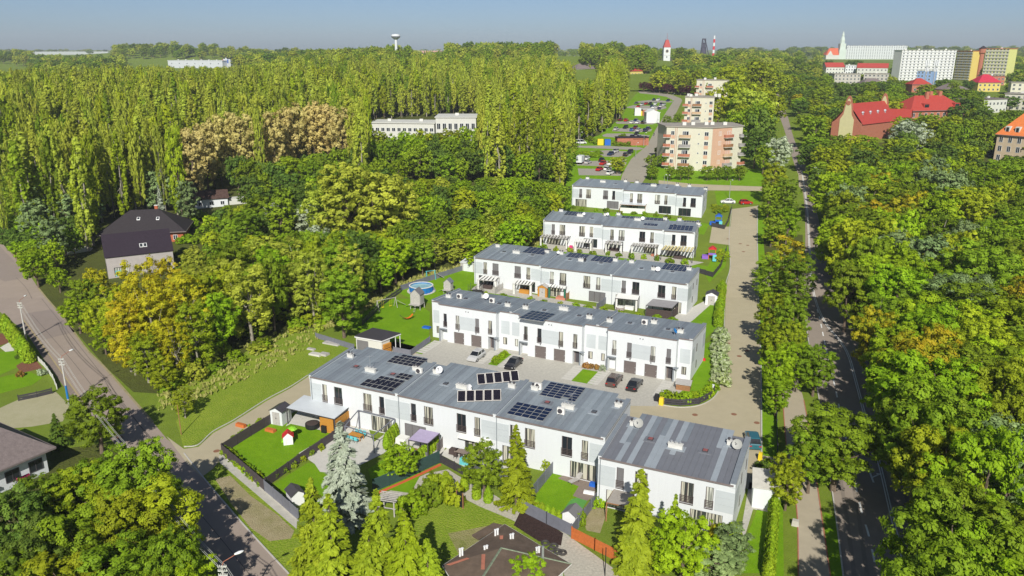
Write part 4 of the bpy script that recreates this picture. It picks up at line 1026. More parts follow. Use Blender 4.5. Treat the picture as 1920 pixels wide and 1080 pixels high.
VISP = [([(335,792),(347,838),(577,703),(690,648),(610,630),(480,680),(365,742)], None), ([(655,612),(705,568),(806,588),(802,640),(760,655),(660,650)], None), ([(745,535),(880,492),(893,500),(893,540),(806,560),(770,556)], None), (K([(130,930),(160,600),(370,520),(560,380),(620,250),(700,160),(1100,205),(900,600),(740,930)]), None), ([(1449,172),(1466,172),(1490,255),(1478,258)], None), ([(1500,330),(1522,345),(1530,400),(1548,480),(1512,480),(1506,400)], None)]
def clear_view(p, h, r):
    """keep trees from hiding the buildings and roads that the photo shows"""
    z = gz(p.y); x0, y0 = Q(p.x, p.y, z+h); x1, y1 = Q(p.x, p.y, z+h*.2); rp = F*r/max(1, p.y)
    for a, b, c_, d, dist in VIS:
        if p.y < dist and x0+rp*.8 > a and x0-rp*.8 < c_ and y0 < d and y1 > b: return False
    for poly, _ in VISP:
        for u in (-.8,0,.8):
            for v in (.08,.4,.8):
                if inpoly(x0+rp*u, y0+(y1-y0)*v, poly) and T(x0+rp*u, y0+(y1-y0)*v).y > p.y: return False
    return True
def free(p, r, h=10):
    if not clear_view(p, h, r): return False
    q = Q(p.x, p.y, gz(p.y))
    if any(inpoly(q[0], q[1], k) for k in KEEP): return False
    for s in SEGS.values():
        x, y = s.loc(p)
        if -r*.8 < x < s.W + r*.8 and -r*.8 < y < s.D + r*.8: return False
    return True
CAND = []
def wood(poly, mix, hr, rr, space, tries, label, group, check=True, lod=None, where=None, zf=None, stuff_only=False):
    """fill a stand: poly is the photo outline of the tips; mix = [(kind, foliage, weight, word)]"""
    xs = [p[0] for p in poly]; ys = [p[1] for p in poly]; n = 0
    W_ = [m[2] for m in mix]
    grid = {}
    for x, y, q in TREES: grid.setdefault((int(x//12), int(y//12)), []).append((x, y, q))
    for _ in range(tries):
        px, py = random.uniform(min(xs), max(xs)), random.uniform(min(ys), max(ys))
        if not inpoly(px, py, poly): continue
        h = random.uniform(*hr); p = T(px, py, h); r = random.uniform(*rr) * (.75 + .25*h/hr[1])
        gx, gy = int(p.x//12), int(p.y//12); lim = (space*(.6+.4*(r/rr[1])))**2
        if any((p.x-x)**2 + (p.y-y)**2 < lim for a in (-1,0,1) for b in (-1,0,1) for x, y, q in grid.get((gx+a, gy+b), ())): continue
        if check and not free(p, r, h): continue
        kind, fol, _w, word = random.choices(mix, W_)[0]
        grid.setdefault((gx, gy), []).append((p.x, p.y, r)); TREES.append((p.x, p.y, r)); n += 1
        v = (py - min(ys)) / (max(ys) - min(ys)); size = 'tall' if h > hr[0] + .66*(hr[1]-hr[0]) else ('low' if h < hr[0] + .33*(hr[1]-hr[0]) else 'middling')
        lab = f"{size} {word} {label}" + (f", {where[min(len(where)-1, int(v*len(where)))]}" if where else '')
        d = math.hypot(p.x, p.y)
        CAND.append((0 if stuff_only else h*r/d**2, kind, p.x, p.y, h, r, fol, lab, group, lod))
    return n
def settle(limits):
    """the largest of each kind become objects of their own, the rest one mass per stand"""
    byname = {}
    for c in CAND: byname.setdefault(NAMES[c[1]], []).append(c)
    rest = {}
    for nm, l in byname.items():
        l.sort(key=lambda c: -c[0])
        for k, c in enumerate(l):
            if k < limits.get(nm, 290) and c[0] > 0:
                plant(c[1], c[2], c[3], c[4], c[5], c[6], c[7], c[8], lod=c[9])
                TREES.pop()
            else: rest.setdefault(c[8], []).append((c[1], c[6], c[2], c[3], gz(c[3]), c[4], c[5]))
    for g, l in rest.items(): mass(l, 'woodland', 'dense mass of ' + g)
SRC = {}
def source(kind, fol, lod):
    k = (kind, fol, lod)
    if k not in SRC:
        me = protos(kind, lod)[0]
        m2 = me.copy(); m2.materials[0] = FOL[fol]; o = bpy.data.objects.new('tree_source', m2)
        SRC[k] = o
    return SRC[k]
def mass(items, name, label, lod='lo'):
    """one object: points carrying tree instances; items (kind, foliage, x, y, z, h, r)"""
    kinds = sorted({(i[0], i[1]) for i in items})
    me = bpy.data.meshes.new(name); n = len(items)
    me.vertices.add(n); me.vertices.foreach_set('co', np.array([i[2:5] for i in items], np.float32).ravel())
    sca = me.attributes.new('tree_scale', 'FLOAT_VECTOR', 'POINT'); sca.data.foreach_set('vector', np.array([(i[6]/HSIZE[i[0]][0], i[6]/HSIZE[i[0]][0], i[5]/HSIZE[i[0]][1]) for i in items], np.float32).ravel())
    rot = me.attributes.new('tree_turn', 'FLOAT_VECTOR', 'POINT'); rot.data.foreach_set('vector', np.array([(0,0,random.uniform(0,6.28)) for i in items], np.float32).ravel())
    idx = me.attributes.new('tree_kind', 'INT', 'POINT'); idx.data.foreach_set('value', [kinds.index((i[0], i[1])) for i in items])
    o = put(name, me); tag(o, label, 'woodland', kind='stuff')
    ng = bpy.data.node_groups.new(name + '_nodes', 'GeometryNodeTree')
    ng.interface.new_socket('Geometry', in_out='INPUT', socket_type='NodeSocketGeometry'); ng.interface.new_socket('Geometry', in_out='OUTPUT', socket_type='NodeSocketGeometry')
    N = ng.nodes; L = ng.links; gi = N.new('NodeGroupInput'); go = N.new('NodeGroupOutput'); jn = N.new('GeometryNodeJoinGeometry')
    def attr(nm, ty):
        a = N.new('GeometryNodeInputNamedAttribute'); a.data_type = ty; a.inputs['Name'].default_value = nm
        return [s for s in a.outputs if s.name == 'Attribute' and s.enabled][0]
    sa, ra, ia = attr('tree_scale', 'FLOAT_VECTOR'), attr('tree_turn', 'FLOAT_VECTOR'), attr('tree_kind', 'INT')
    for j, (k, f) in enumerate(kinds):
        oi = N.new('GeometryNodeObjectInfo'); oi.inputs['Object'].default_value = source(k, f, lod); oi.inputs['As Instance'].default_value = True
        cp = N.new('FunctionNodeCompare'); cp.data_type = 'INT'; cp.operation = 'EQUAL'
        ci = [s for s in cp.inputs if s.enabled and s.type == 'INT']; L.new(ia, ci[0]); ci[1].default_value = j
        ip = N.new('GeometryNodeInstanceOnPoints')
        L.new(gi.outputs[0], ip.inputs['Points']); L.new(cp.outputs[0], ip.inputs['Selection']); L.new(oi.outputs['Geometry'], ip.inputs['Instance'])
        L.new(ra, ip.inputs['Rotation']); L.new(sa, ip.inputs['Scale']); L.new(ip.outputs[0], jn.inputs[0])
    L.new(jn.outputs[0], go.inputs[0])
    md = o.modifiers.new('trees', 'NODES'); md.node_group = ng
    return o

# ================================================================ other buildings
def frame_at(A, B):
    d = B - A; return math.atan2(d.y, d.x), math.hypot(d.x, d.y)
def small_win(w, h, fm=None, gm=None):
    k = ('sw', round(w,2), round(h,2), fm.name if fm else '', gm.name if gm else '')
    if k not in MESHC:
        mb = MB(); t = .09
        mb.box(0, w, -.06, .02, 0, t, 0); mb.box(0, w, -.06, .02, h-t, h, 0); mb.box(0, t, -.06, .02, t, h-t, 0); mb.box(w-t, w, -.06, .02, t, h-t, 0)
        if w > 1.0: mb.box(w/2-.05, w/2+.05, -.05, .02, t, h-t, 0)
        mb.quad((t,-.015,t),(w-t,-.015,t),(w-t,-.015,h-t),(t,-.015,h-t), 1)
        MESHC[k] = mb.mesh('window', [fm or M_white, gm or M_glass])
    return MESHC[k]
def block(name, label, cat, A, B, depth, h, wall, roofm=None, floors=3, bays=6, win=(1.2,1.4), side=None, sill=.9, roof='flat', rh=3.0, over=.4, fm=None, gm=None, strips=None, base=True, group=None, z0=None, skipwin=None):
    """rectangular building whose front base runs between two photo pixels (or world points)"""
    pa = T(*A) if not isinstance(A, Vector) else A; pb = T(*B) if not isinstance(B, Vector) else B
    an, L = frame_at(pa, pb); z = min(gz(pa.y), gz(pb.y)) if z0 is None else z0
    t = thing(name, label, cat, (pa.x, pa.y, z), an, group)
    w = MB(); w.box(0, L, 0, depth, -4, h); wo = w.build('wall', wall, t)
    fl = (h - .4) / floors
    for f in range(floors):
        if strips: # long balcony or window bands of a far slab
            m = MB(); zb = f*fl + sill; m.box(.4, L-.4, -.35, -.02, zb, zb + fl*.42); m.build('balcony_band', strips, t)
        for b in range(bays):
            if skipwin and skipwin(f, b): continue
            x = L*(b+.5)/bays - win[0]/2; put('window', small_win(*win, fm, gm), t, (x, -.02 if not strips else -.03, f*fl + sill + (fl*.42+.05 if strips else 0)))
        if side:
            for b in range(side):
                y = depth*(b+.5)/side; 
                put('window', small_win(*win, fm, gm), t, (L+.02, y-win[0]/2, f*fl+sill), math.pi/2)
                put('window', small_win(*win, fm, gm), t, (-.02, y+win[0]/2, f*fl+sill), -math.pi/2)
    r = MB(); o = over
    if roof == 'flat':
        r.box(-o, L+o, -o, depth+o, h+.003, h+.35); ro = r.build('roof', roofm or M_flat, t)
        q = MB(); k = max(1, int(L/12))
        for i in range(k): x = L*(i+.5)/k; q.box(x-.8, x+.8, depth*.5-.4, depth*.5+.4, h+.35, h+1.4)
        q.build('chimney', M_chim, ro)
    elif roof == 'gable':
        r.poly([(-o,-o,h),(L+o,-o,h),(L+o,depth/2,h+rh),(-o,depth/2,h+rh)]); r.poly([(L+o,depth+o,h),(-o,depth+o,h),(-o,depth/2,h+rh),(L+o,depth/2,h+rh)])
        r.poly([(-o,-o,h-.2),(-o,depth+o,h-.2),(L+o,depth+o,h-.2),(L+o,-o,h-.2)]); r.quad((-o,-o,h-.2),(L+o,-o,h-.2),(L+o,-o,h),(-o,-o,h))
        ro = r.build('roof', roofm, t)
        g = MB(); g.tri((0.02,0,h),(0.02,depth/2,h+rh-.1),(0.02,depth,h)); g.tri((L-.02,0,h),(L-.02,depth,h),(L-.02,depth/2,h+rh-.1)); g.build('gable', wall, t)
    elif roof == 'hip':
        i = min(depth/2, L*.38)
        r.poly([(-o,-o,h),(L+o,-o,h),(L-i,depth/2,h+rh),(i,depth/2,h+rh)]); r.poly([(L+o,depth+o,h),(-o,depth+o,h),(i,depth/2,h+rh),(L-i,depth/2,h+rh)])
        r.poly([(-o,depth+o,h),(-o,-o,h),(i,depth/2,h+rh)]); r.poly([(L+o,-o,h),(L+o,depth+o,h),(L-i,depth/2,h+rh)]); r.poly([(-o,-o,h-.01),(-o,depth+o,h-.01),(L+o,depth+o,h-.01),(L+o,-o,h-.01)])
        e = MB(); e.box(-o, L+o, -o-.1, -o, h-.2, h+.02); e.box(L+o, L+o+.1, -o, depth+o, h-.2, h+.02)
        ro = r.build('roof', roofm, t); e.build('gutter', M_gutter, ro)
    t['_L'] = L
    return t, L, an
# ---------------------------------------------------------------- houses by the street
# gabled grey house with plum roof
def gabled_house():
    A, B = T(204,523), T(328,505); an, L = frame_at(A, B); t = thing('gabled_house', 'grey unfinished house with plum gable roof behind golden birches', 'house', A, an); D = 9.5; h = 5.2; rh = 4.2
    w = MB(); facade(w, 0, L, -1, h, 0, [(1.4,4.6,.3,2.5),(L-3.6,L-.7,1.0,2.5)], .25)
    for x in (0, L): w.poly([(x,0,-1),(x,D,-1),(x,D,h),(x,D/2,h+rh),(x,0,h)] if x else [(x,D,-1),(x,0,-1),(x,0,h),(x,D/2,h+rh),(x,D,h)])
    w.quad((L,D,-1),(0,D,-1),(0,D,h),(L,D,h)); w.build('wall', mat('grey_render', (.40,.365,.34), .85, .08, .8), t)
    r = MB(); o = .25; s = rh/(D/2)
    for y0, y1 in ((-o, D/2), (D+o, D/2)):
        z0 = h - o*s + .06; z1 = h+rh+.06; q = [(-o,y0,z0),(L+o,y0,z0),(L+o,y1,z1),(-o,y1,z1)]
        if y0 > 0: q = [q[1],q[0],q[3],q[2]]
        r.hexa(q + [(a,b,c_+.16) for a,b,c_ in q])
    ro = r.build('roof', M_tilep, t)
    sk = MB(); y = 1.1; z = h + y*s + .24; c_ = Vector((L*.52, y, z)); u = Vector((0, 1, s)).normalized()
    for k in (0, 1):
        b0 = c_ + Vector((k*.85,0,0)); sk.hexa([b0,b0+Vector((.75,0,0)),b0+Vector((.75,0,0))+u*1.1,b0+u*1.1]+[p+Vector((0,-.06,.1)) for p in (b0,b0+Vector((.75,0,0)),b0+Vector((.75,0,0))+u*1.1,b0+u*1.1)], 0)
        e = b0 + Vector((.1,-.065,.11)) + u*.1; sk.quad(e, e+Vector((.55,0,0)), e+Vector((.55,0,0))+u*.9, e+u*.9, 1)
    sk.build('roof_window', [M_dish, M_glass], ro)
    window(t, 1.4, .16, .3, 3.2, 2.2, False, 'net'); window(t, L-3.6, .16, 1.0, 2.9, 1.5, False, 'dark')
    sh = MB(); sh.box(1.6, 3.0, .12, .2, .35, 1.7); sh.build('window_screen', M_turq, t)
    for y, z in ((2.2,1.0),(4.2,1.0),(3.0,4.4),(5.2,4.4)): put('window', small_win(.9,1.6,M_frame), t, (-.02, y+.9, z), -math.pi/2)
gabled_house()
t, L, an = block('hip_roofed_house', 'dark hip-roofed house with brick chimney behind the gabled house', 'house', (192,462), (345,452), 13, 3.2, M_brick, M_tileb, 1, 5, (1.1,1.3), None, .9, 'hip', 5.0, .9)
mb = MB(); mb.box(L*.62, L*.62+.8, 7, 7.8, 5.5, 9.0); co = mb.build('chimney', M_brick, t); mb = MB(); mb.box(L*.62-.08, L*.62+.88, 6.92, 7.88, 9.0, 9.15); mb.build('chimney_cap', M_chim, co)
for x, y in ((L*.42, 3.2), (L*.66, 3.0)):
    mb = MB(); zz = 3.2 + (y+.9)*5.0/(6.5+.9)*1.0; mb.hexa([(x,y,zz),(x+.8,y,zz),(x+.8,y+.8,zz+.55),(x,y+.8,zz+.55),(x,y,zz+.15),(x+.8,y,zz+.15),(x+.8,y+.8,zz+.7),(x,y+.8,zz+.7)],0); mb.quad((x+.12,y+.1,zz+.23),(x+.68,y+.1,zz+.23),(x+.68,y+.7,zz+.64),(x+.12,y+.7,zz+.64),1); mb.build('roof_window', [M_dish, M_glass], t)
t, L, an = block('garden_cottage', 'small white cottage with rusty brown roof among trees', 'house', (366,392), (428,386), 8, 3.0, M_white, mat('rusty_roof', (.085,.05,.04), .8, .3, 1.5), 1, 3, (1.2,1.2), None, .8, 'gable', 1.9, .5)
mb = MB(); mb.box(L, L+6, 1, 5, -1, 2.2); mb.build('annex', M_pale, t)
t, L, an = block('street_house', 'white house with taupe hip roof at the picture edge', 'house', T(-90,965), T(92,885), 12, 3.4, M_white, M_tileg, 1, 4, (1.7,1.5), None, .9, 'hip', 4.4, .9, fm=M_frame)
mb = MB()
for k in range(9): mb.box(L*.72 + random.uniform(-.8,.8), L*.72 + random.uniform(-.8,.8) + .25, -.35, -.15, .75, 1.1)
mb.build('window_flowers', M_pink, t)
mb = MB()
for k in range(9): x = L*.4 + random.uniform(-.8,.8); mb.box(x, x + .25, -.35, -.15, .75, 1.1)
mb.build('window_flowers', M_pink, t)
# brown felt roof at the bottom edge
def brown_house():
    pts = [c6(120,1000), c6(585,690), c6(1085,990), c6(800,1250), c6(300,1300)]; H = 3.6; W3 = [P(a, b, H) for a, b in pts]; o = W3[1]; t = thing('brown_roofed_house', 'low house with brown felt roof and white eaves at the bottom edge', 'house', (o.x, o.y, 0))
    L = [Vector((p.x-o.x, p.y-o.y, H)) for p in W3]; ap = P(*c6(560,870), H+1.1) - Vector((o.x,o.y,0)); ap2 = P(*c6(420,1090), H+1.1) - Vector((o.x,o.y,0))
    r = MB(); r.poly([L[0], L[4], ap2, ap][::-1]); r.poly([L[1], L[0], ap][::-1]); r.poly([L[2], L[1], ap][::-1]); r.poly([L[3], L[2], ap, ap2][::-1]); r.poly([L[4], L[3], ap2][::-1]); ro = r.build('roof', M_felt, t)
    e = MB()
    for a, b in zip(L, L[1:] + L[:1]):
        e.tube(a + Vector((0,0,-.05)), b + Vector((0,0,-.05)), .055, n=5)
    e.build('eave', M_chim, ro)
    w = MB(); cx = sum(L, Vector())/5
    K2 = [cx + (p - cx)*.88 for p in L]
    for a, b in zip(K2, K2[1:] + K2[:1]): w.quad((b.x,b.y,-1),(a.x,a.y,-1),(a.x,a.y,H-.05),(b.x,b.y,H-.05))
    w.build('wall', M_pale, t)
    a0 = P(*c6(340,770), 3.0) - Vector((o.x,o.y,0)); w2 = MB(); b0 = P(*c6(500,680), 3.0) - Vector((o.x,o.y,0)); c0 = P(*c6(570,695), 3.0) - Vector((o.x,o.y,0)); d0 = P(*c6(385,800), 3.0) - Vector((o.x,o.y,0))
    w2.hexa([p - Vector((0,0,.2)) for p in (a0,d0,c0,b0)] + [a0,d0,c0,b0]); w2.build('porch_roof', M_felt, t)
    for x, y in ((515,765),(630,800),(435,890),(250,910),(825,900)):
        for k in (0, 1):
            p = P(*c6(x+k*18, y-k*6), H+.5) - Vector((o.x,o.y,0)); m = MB(); m.tube(p - Vector((0,0,.4)), p + Vector((0,0,.45)), .1, n=8); m.tube(p + Vector((0,0,.46)), p + Vector((0,0,.52)), .14, n=8); m.build('roof_vent', M_dish, t)
    p = P(*c6(870,990), H+.3) - Vector((o.x,o.y,0)); m = MB(); m.tube(p - Vector((0,0,.4)), p + Vector((0,0,2.0)), .13, n=8); m.build('flue_pipe', M_steel, t)
    for q in (((300,945),(320,950),(180,1000),(150,995)), ((412,920),(440,920),(435,1030),(408,1030)), ((548,780),(575,778),(572,802),(548,804))):
        zz = H + .75; v = [P(*c6(*k), zz) - Vector((o.x,o.y,0)) for k in q]; m = MB(); m.hexa(v + [p + Vector((0,0,.05)) for p in v]); m.build('red_patch', M_kerbr, ro)
    # ridge flashing
    m = MB(); m.tube(ap, ap2, .12, n=5); m.tube(ap, L[2], .08, n=5); m.build('ridge', mat('ridge_mossy', (.20,.24,.16), .9, .3, 4), ro)
def c6(x, y): return 800 + x/4, 810 + y/4
brown_house()
# ---------------------------------------------------------------- apartment blocks by the car park
def apartments(label, front, h, floors, seed, z=None):
    """front: base pixels left to right of the facets"""
    pts = [T(*p) for p in front]; o = pts[0]; t = thing('apartment_block', label, 'apartment block', o, 0, 'cream apartment blocks')
    L = [p - o for p in pts]; bk = (L[-1] - L[0]); n = Vector((-bk.y, bk.x, 0)).normalized()*13
    ring = [Vector((p.x,p.y,0)) for p in L] + [Vector((L[-1].x,L[-1].y,0)) + n, Vector((0,0,0)) + n]
    fl = (h-1.6)/floors
    w = MB()
    for i, (a, b) in enumerate(zip(ring, ring[1:] + ring[:1])):
        w.quad((a.x,a.y,-6),(b.x,b.y,-6),(b.x,b.y,h),(a.x,a.y,h))
    w.build('wall', M_cream, t)
    r = MB(); cx = sum(ring, Vector())/len(ring); big = [cx + (p-cx)*1.035 for p in ring]
    m = len(big); nv = len(r.v); r.v += [(p.x,p.y,h+.002) for p in big] + [(p.x,p.y,h+.4) for p in big]
    r.f += [tuple(nv+i for i in range(m))[::-1], tuple(nv+m+i for i in range(m))] + [(nv+i, nv+(i+1)%m, nv+m+(i+1)%m, nv+m+i) for i in range(m)]; r.m += [0]*(m+2)
    ro = r.build('roof', M_flat, t)
    for k in range(5):
        p = cx + Vector((random.uniform(-9,9), random.uniform(-3,3), h)); q = MB(); q.box(-.7,.7,-.5,.5,0,1.5); q.build('chimney', M_chim, ro, p)
    def place(f0, s, z, me, nm, dy=0):
        a, b = L[f0], L[f0+1]; d = Vector((b.x-a.x,b.y-a.y,0)); an = math.atan2(d.y, d.x); p = Vector((a.x,a.y,0)) + d*s + Vector((math.sin(an),-math.cos(an),0))*.03
        return put(nm, me, t, (p.x, p.y, z), an)
    def balc(col, w_):
        k = ('balc', col.name, w_)
        if k not in MESHC:
            q = MB(); q.box(-w_/2,w_/2,-1.35,0,-.15,0,1); n_ = 8
            pr = [(-w_/2+w_*i/n_, -1.0-.35*math.sin(math.pi*i/n_)) for i in range(n_+1)]
            for a, b in zip(pr, pr[1:]): q.hexa([(a[0],a[1],0),(b[0],b[1],0),(b[0],b[1]+.08,0),(a[0],a[1]+.08,0),(a[0],a[1],1.05),(b[0],b[1],1.05),(b[0],b[1]+.08,1.05),(a[0],a[1]+.08,1.05)],0)
            q.box(-w_/2,-w_/2+.08,-1.0,0,0,1.05,0); q.box(w_/2-.08,w_/2,-1.0,0,0,1.05,0)
            MESHC[k] = q.mesh('balcony', [col, M_pale])
        return MESHC[k]
    cols = [M_woodb, M_terr, mat('balcony_grey', (.30,.28,.27), .7), mat('balcony_sand', (.52,.36,.22), .7)]
    def pan(w_, h_, m_): q = MB(); q.box(0,w_,-.02,.02,0,h_); return q.mesh('render_panel', m_)
    nf = len(L) - 1
    for f in range(floors):
        z0 = 1.4 + f*fl
        for s in (.12, .42): place(0, s*.85, z0+.8, small_win(1.3,1.5), 'window')
        for s in (.84,): place(0, s, z0+.8, small_win(1.5,1.5), 'window')
        place(0, .70, z0+1.1, small_win(.6,.6), 'window')
        b = place(0, .42, z0, balc(cols[(f+seed) % 4], 4.2), 'balcony'); place(0, .38, z0+.05, small_win(1.9,2.3), 'balcony_door')
        e = place(0, .02, z0, balc(cols[1], 2.6), 'balcony')
        if nf > 1:
            place(1, .22, z0+.8, small_win(1.3,1.5), 'window'); place(1, .52, z0, balc(cols[(f+seed+2) % 4], 4.2), 'balcony'); place(1, .49, z0+.05, small_win(1.9,2.3), 'balcony_door')
            e = place(1, .98, z0, balc(cols[2 if f else 1], 3.0), 'balcony')
        if f < floors-1 or True:
            place(0, .84, z0+.8-1.3, pan(1.5,1.25,M_peach), 'render_panel'); place(0, .11, z0+.8-1.3, pan(1.3,1.25,M_peach), 'render_panel')
    if nf > 1:
        a, b = L[1], L[2]; w_ = math.hypot(b.x-a.x, b.y-a.y); place(1, .02, .9, pan(w_*.62, h-1.0, M_peach), 'render_panel')
    for s in (.2, .235): q = MB(); q.tube((0,-.06,0),(0,-.06,h),.07,n=6); place(0, s, 0, q.mesh('downpipe', M_terr), 'downpipe')
apartments('front cream and peach apartment block with rounded balconies', [(1246,316),(1330,322),(1387,314)], 15.5, 4, 0)
apartments('middle cream apartment block half hidden by the willow', [(1281,248),(1335,250)], 16.5, 4, 1)
apartments('farthest cream apartment block behind the copper trees', [(1303,206),(1362,208)], 17.5, 4, 2)
# long pale building inside the wood
block('pale_low_building', 'long low pale building with flat roof inside the wood', 'building', (694,266), (815,268), 16, 8.5, M_pale, M_pale, 2, 12, (1.6,1.6))
block('pale_hall', 'taller pale hall at the end of the long low building', 'building', (818,270), (893,270), 18, 11.5, M_pale, M_pale, 2, 7, (1.6,2.6))
block('pale_shed_building', 'small white building glimpsed beside the car park trees', 'building', (1030,262), (1056,262), 10, 6.5, M_white, M_pale, 2, 3)
# ---------------------------------------------------------------- school with curved gables
def school_hall():
    A, B = T(1556,262), T(1582,266); an, L = R(-50), 13; t = thing('school_hall', 'red-roofed school hall with curved yellow gable ends', 'school', A, an); D = 34; h = 8; W_ = L
    W_ = 14.0; rh = 8.5
    w = MB(); w.quad((0,0,-4),(W_,0,-4),(W_,0,h),(0,0,h)); w.quad((W_,0,-4),(W_,D,-4),(W_,D,h),(W_,0,h)); w.quad((0,D,-4),(0,0,-4),(0,0,h),(0,D,h)); w.build('wall', M_terr, t)
    r = MB(); r.quad((W_+.5,.4,h-.3),(W_+.5,D-.4,h-.3),(W_/2,D-.4,h+rh),(W_/2,.4,h+rh)); r.quad((-.5,D-.4,h-.3),(-.5,.4,h-.3),(W_/2,.4,h+rh),(W_/2,D-.4,h+rh)); ro = r.build('roof', M_red, t)
    def gable(y):
        prof = []
        for k in range(25):
            u = k/24; x = W_*u; e = abs(u-.5)*2
            z = h + (rh+3.5)*(math.cos(min(1,e/.38)*math.pi/2)**.6 if e < .38 else 0) if e < .30 else h + (rh+1.0)*(1-e)**1.4*.9
            prof.append((x, z))
        for nm, sc_, m_, yy in (('gable', 1.0, M_terr, y), ('gable_field', .8, mat('gable_yellow', (.60,.55,.30), .85, .05, .6), y-.12)):
            g = MB(); pts = [(W_/2+(x-W_/2)*sc_, (z-h)*(.97 if sc_ < 1 else 1)+h-(.9 if sc_<1 else 0)) for x, z in prof]; z0 = h-.02
            if sc_ < 1: pts = [(x, z) for x, z in pts if abs(x-W_/2) < W_*.26]; z0 = 1.0
            n = len(pts)
            f1 = [(x,yy,z) for x,z in pts]; 
            for a, b in zip(pts, pts[1:]): g.hexa([(a[0],yy,z0),(b[0],yy,z0),(b[0],yy+.5,z0),(a[0],yy+.5,z0),(a[0],yy,max(z0+.1,a[1])),(b[0],yy,max(z0+.1,b[1])),(b[0],yy+.5,max(z0+.1,b[1])),(a[0],yy+.5,max(z0+.1,a[1]))])
            g.build(nm, m_, t)
    gable(0); gable(D-.5)
    m = MB(); m.lathe([(1.0,0),(1.0,.1)], (0,0,0), 16); o = m.build('gable_roundel', M_terr, t, (W_/2, -.15, h+rh+.3)); o.rotation_euler = (math.pi/2,0,0)
    for y in (6, 13, 20, 27):
        m = MB(); x = W_*.78; z = h + rh*(1-.56); m.lathe([(.45,-.8),(.45,.6),(.75,.7),(.5,1.3)], (x,y,z), 8); m.build('roof_ventilator', M_steel, ro)
school_hall()
t, L, an = block('school_wing', 'big red hip-roofed school wing with brick chimneys', 'school', (1704,238), (1806,234), 16, 8, M_terr, M_red, 2, 9, (1.6,2.0), None, 1, 'hip', 7.0, .8)
for x, y in ((.42,.4),(.55,.55),(.7,.5)):
    m = MB(); m.box(L*x-.9, L*x+.9, 16*y-.6, 16*y+.6, 11, 17); m.build('chimney', M_terr, t)
for x in (.3, .86):
    m = MB(); m.box(L*x-1.7, L*x+1.7, 1.0, 7, 8.6, 11.4); d_ = m.build('dormer', M_red, t); m = MB(); m.box(L*x-1.3, L*x+1.3, 0.95, 1.0, 9.0, 11.0); m.build('pane', M_glass, d_)
block('school_link', 'low red-roofed link building between the school wings', 'school', (1655,240), (1702,243), 12, 6, M_terr, M_red, 1, 5, (1.4,1.8), None, 1, 'gable', 3.5, .4)
t, L, an = block('orange_roofed_house', 'tall sandstone house with orange mansard roof at the picture edge', 'house', (1862,300), (1965,315), 18, 11, M_sand, M_redor, 3, 6, (1.4,2.2), None, 1, 'hip', 11.0, .7)
for x in (.16, .34):
    m = MB(); m.box(L*x-.8, L*x+.8, .4, 4, 11.8, 14.3); d_ = m.build('dormer', M_pale, t); m = MB(); m.box(L*x-.5, L*x+.5, .34, .4, 12.2, 13.9); m.build('pane', M_glass, d_)
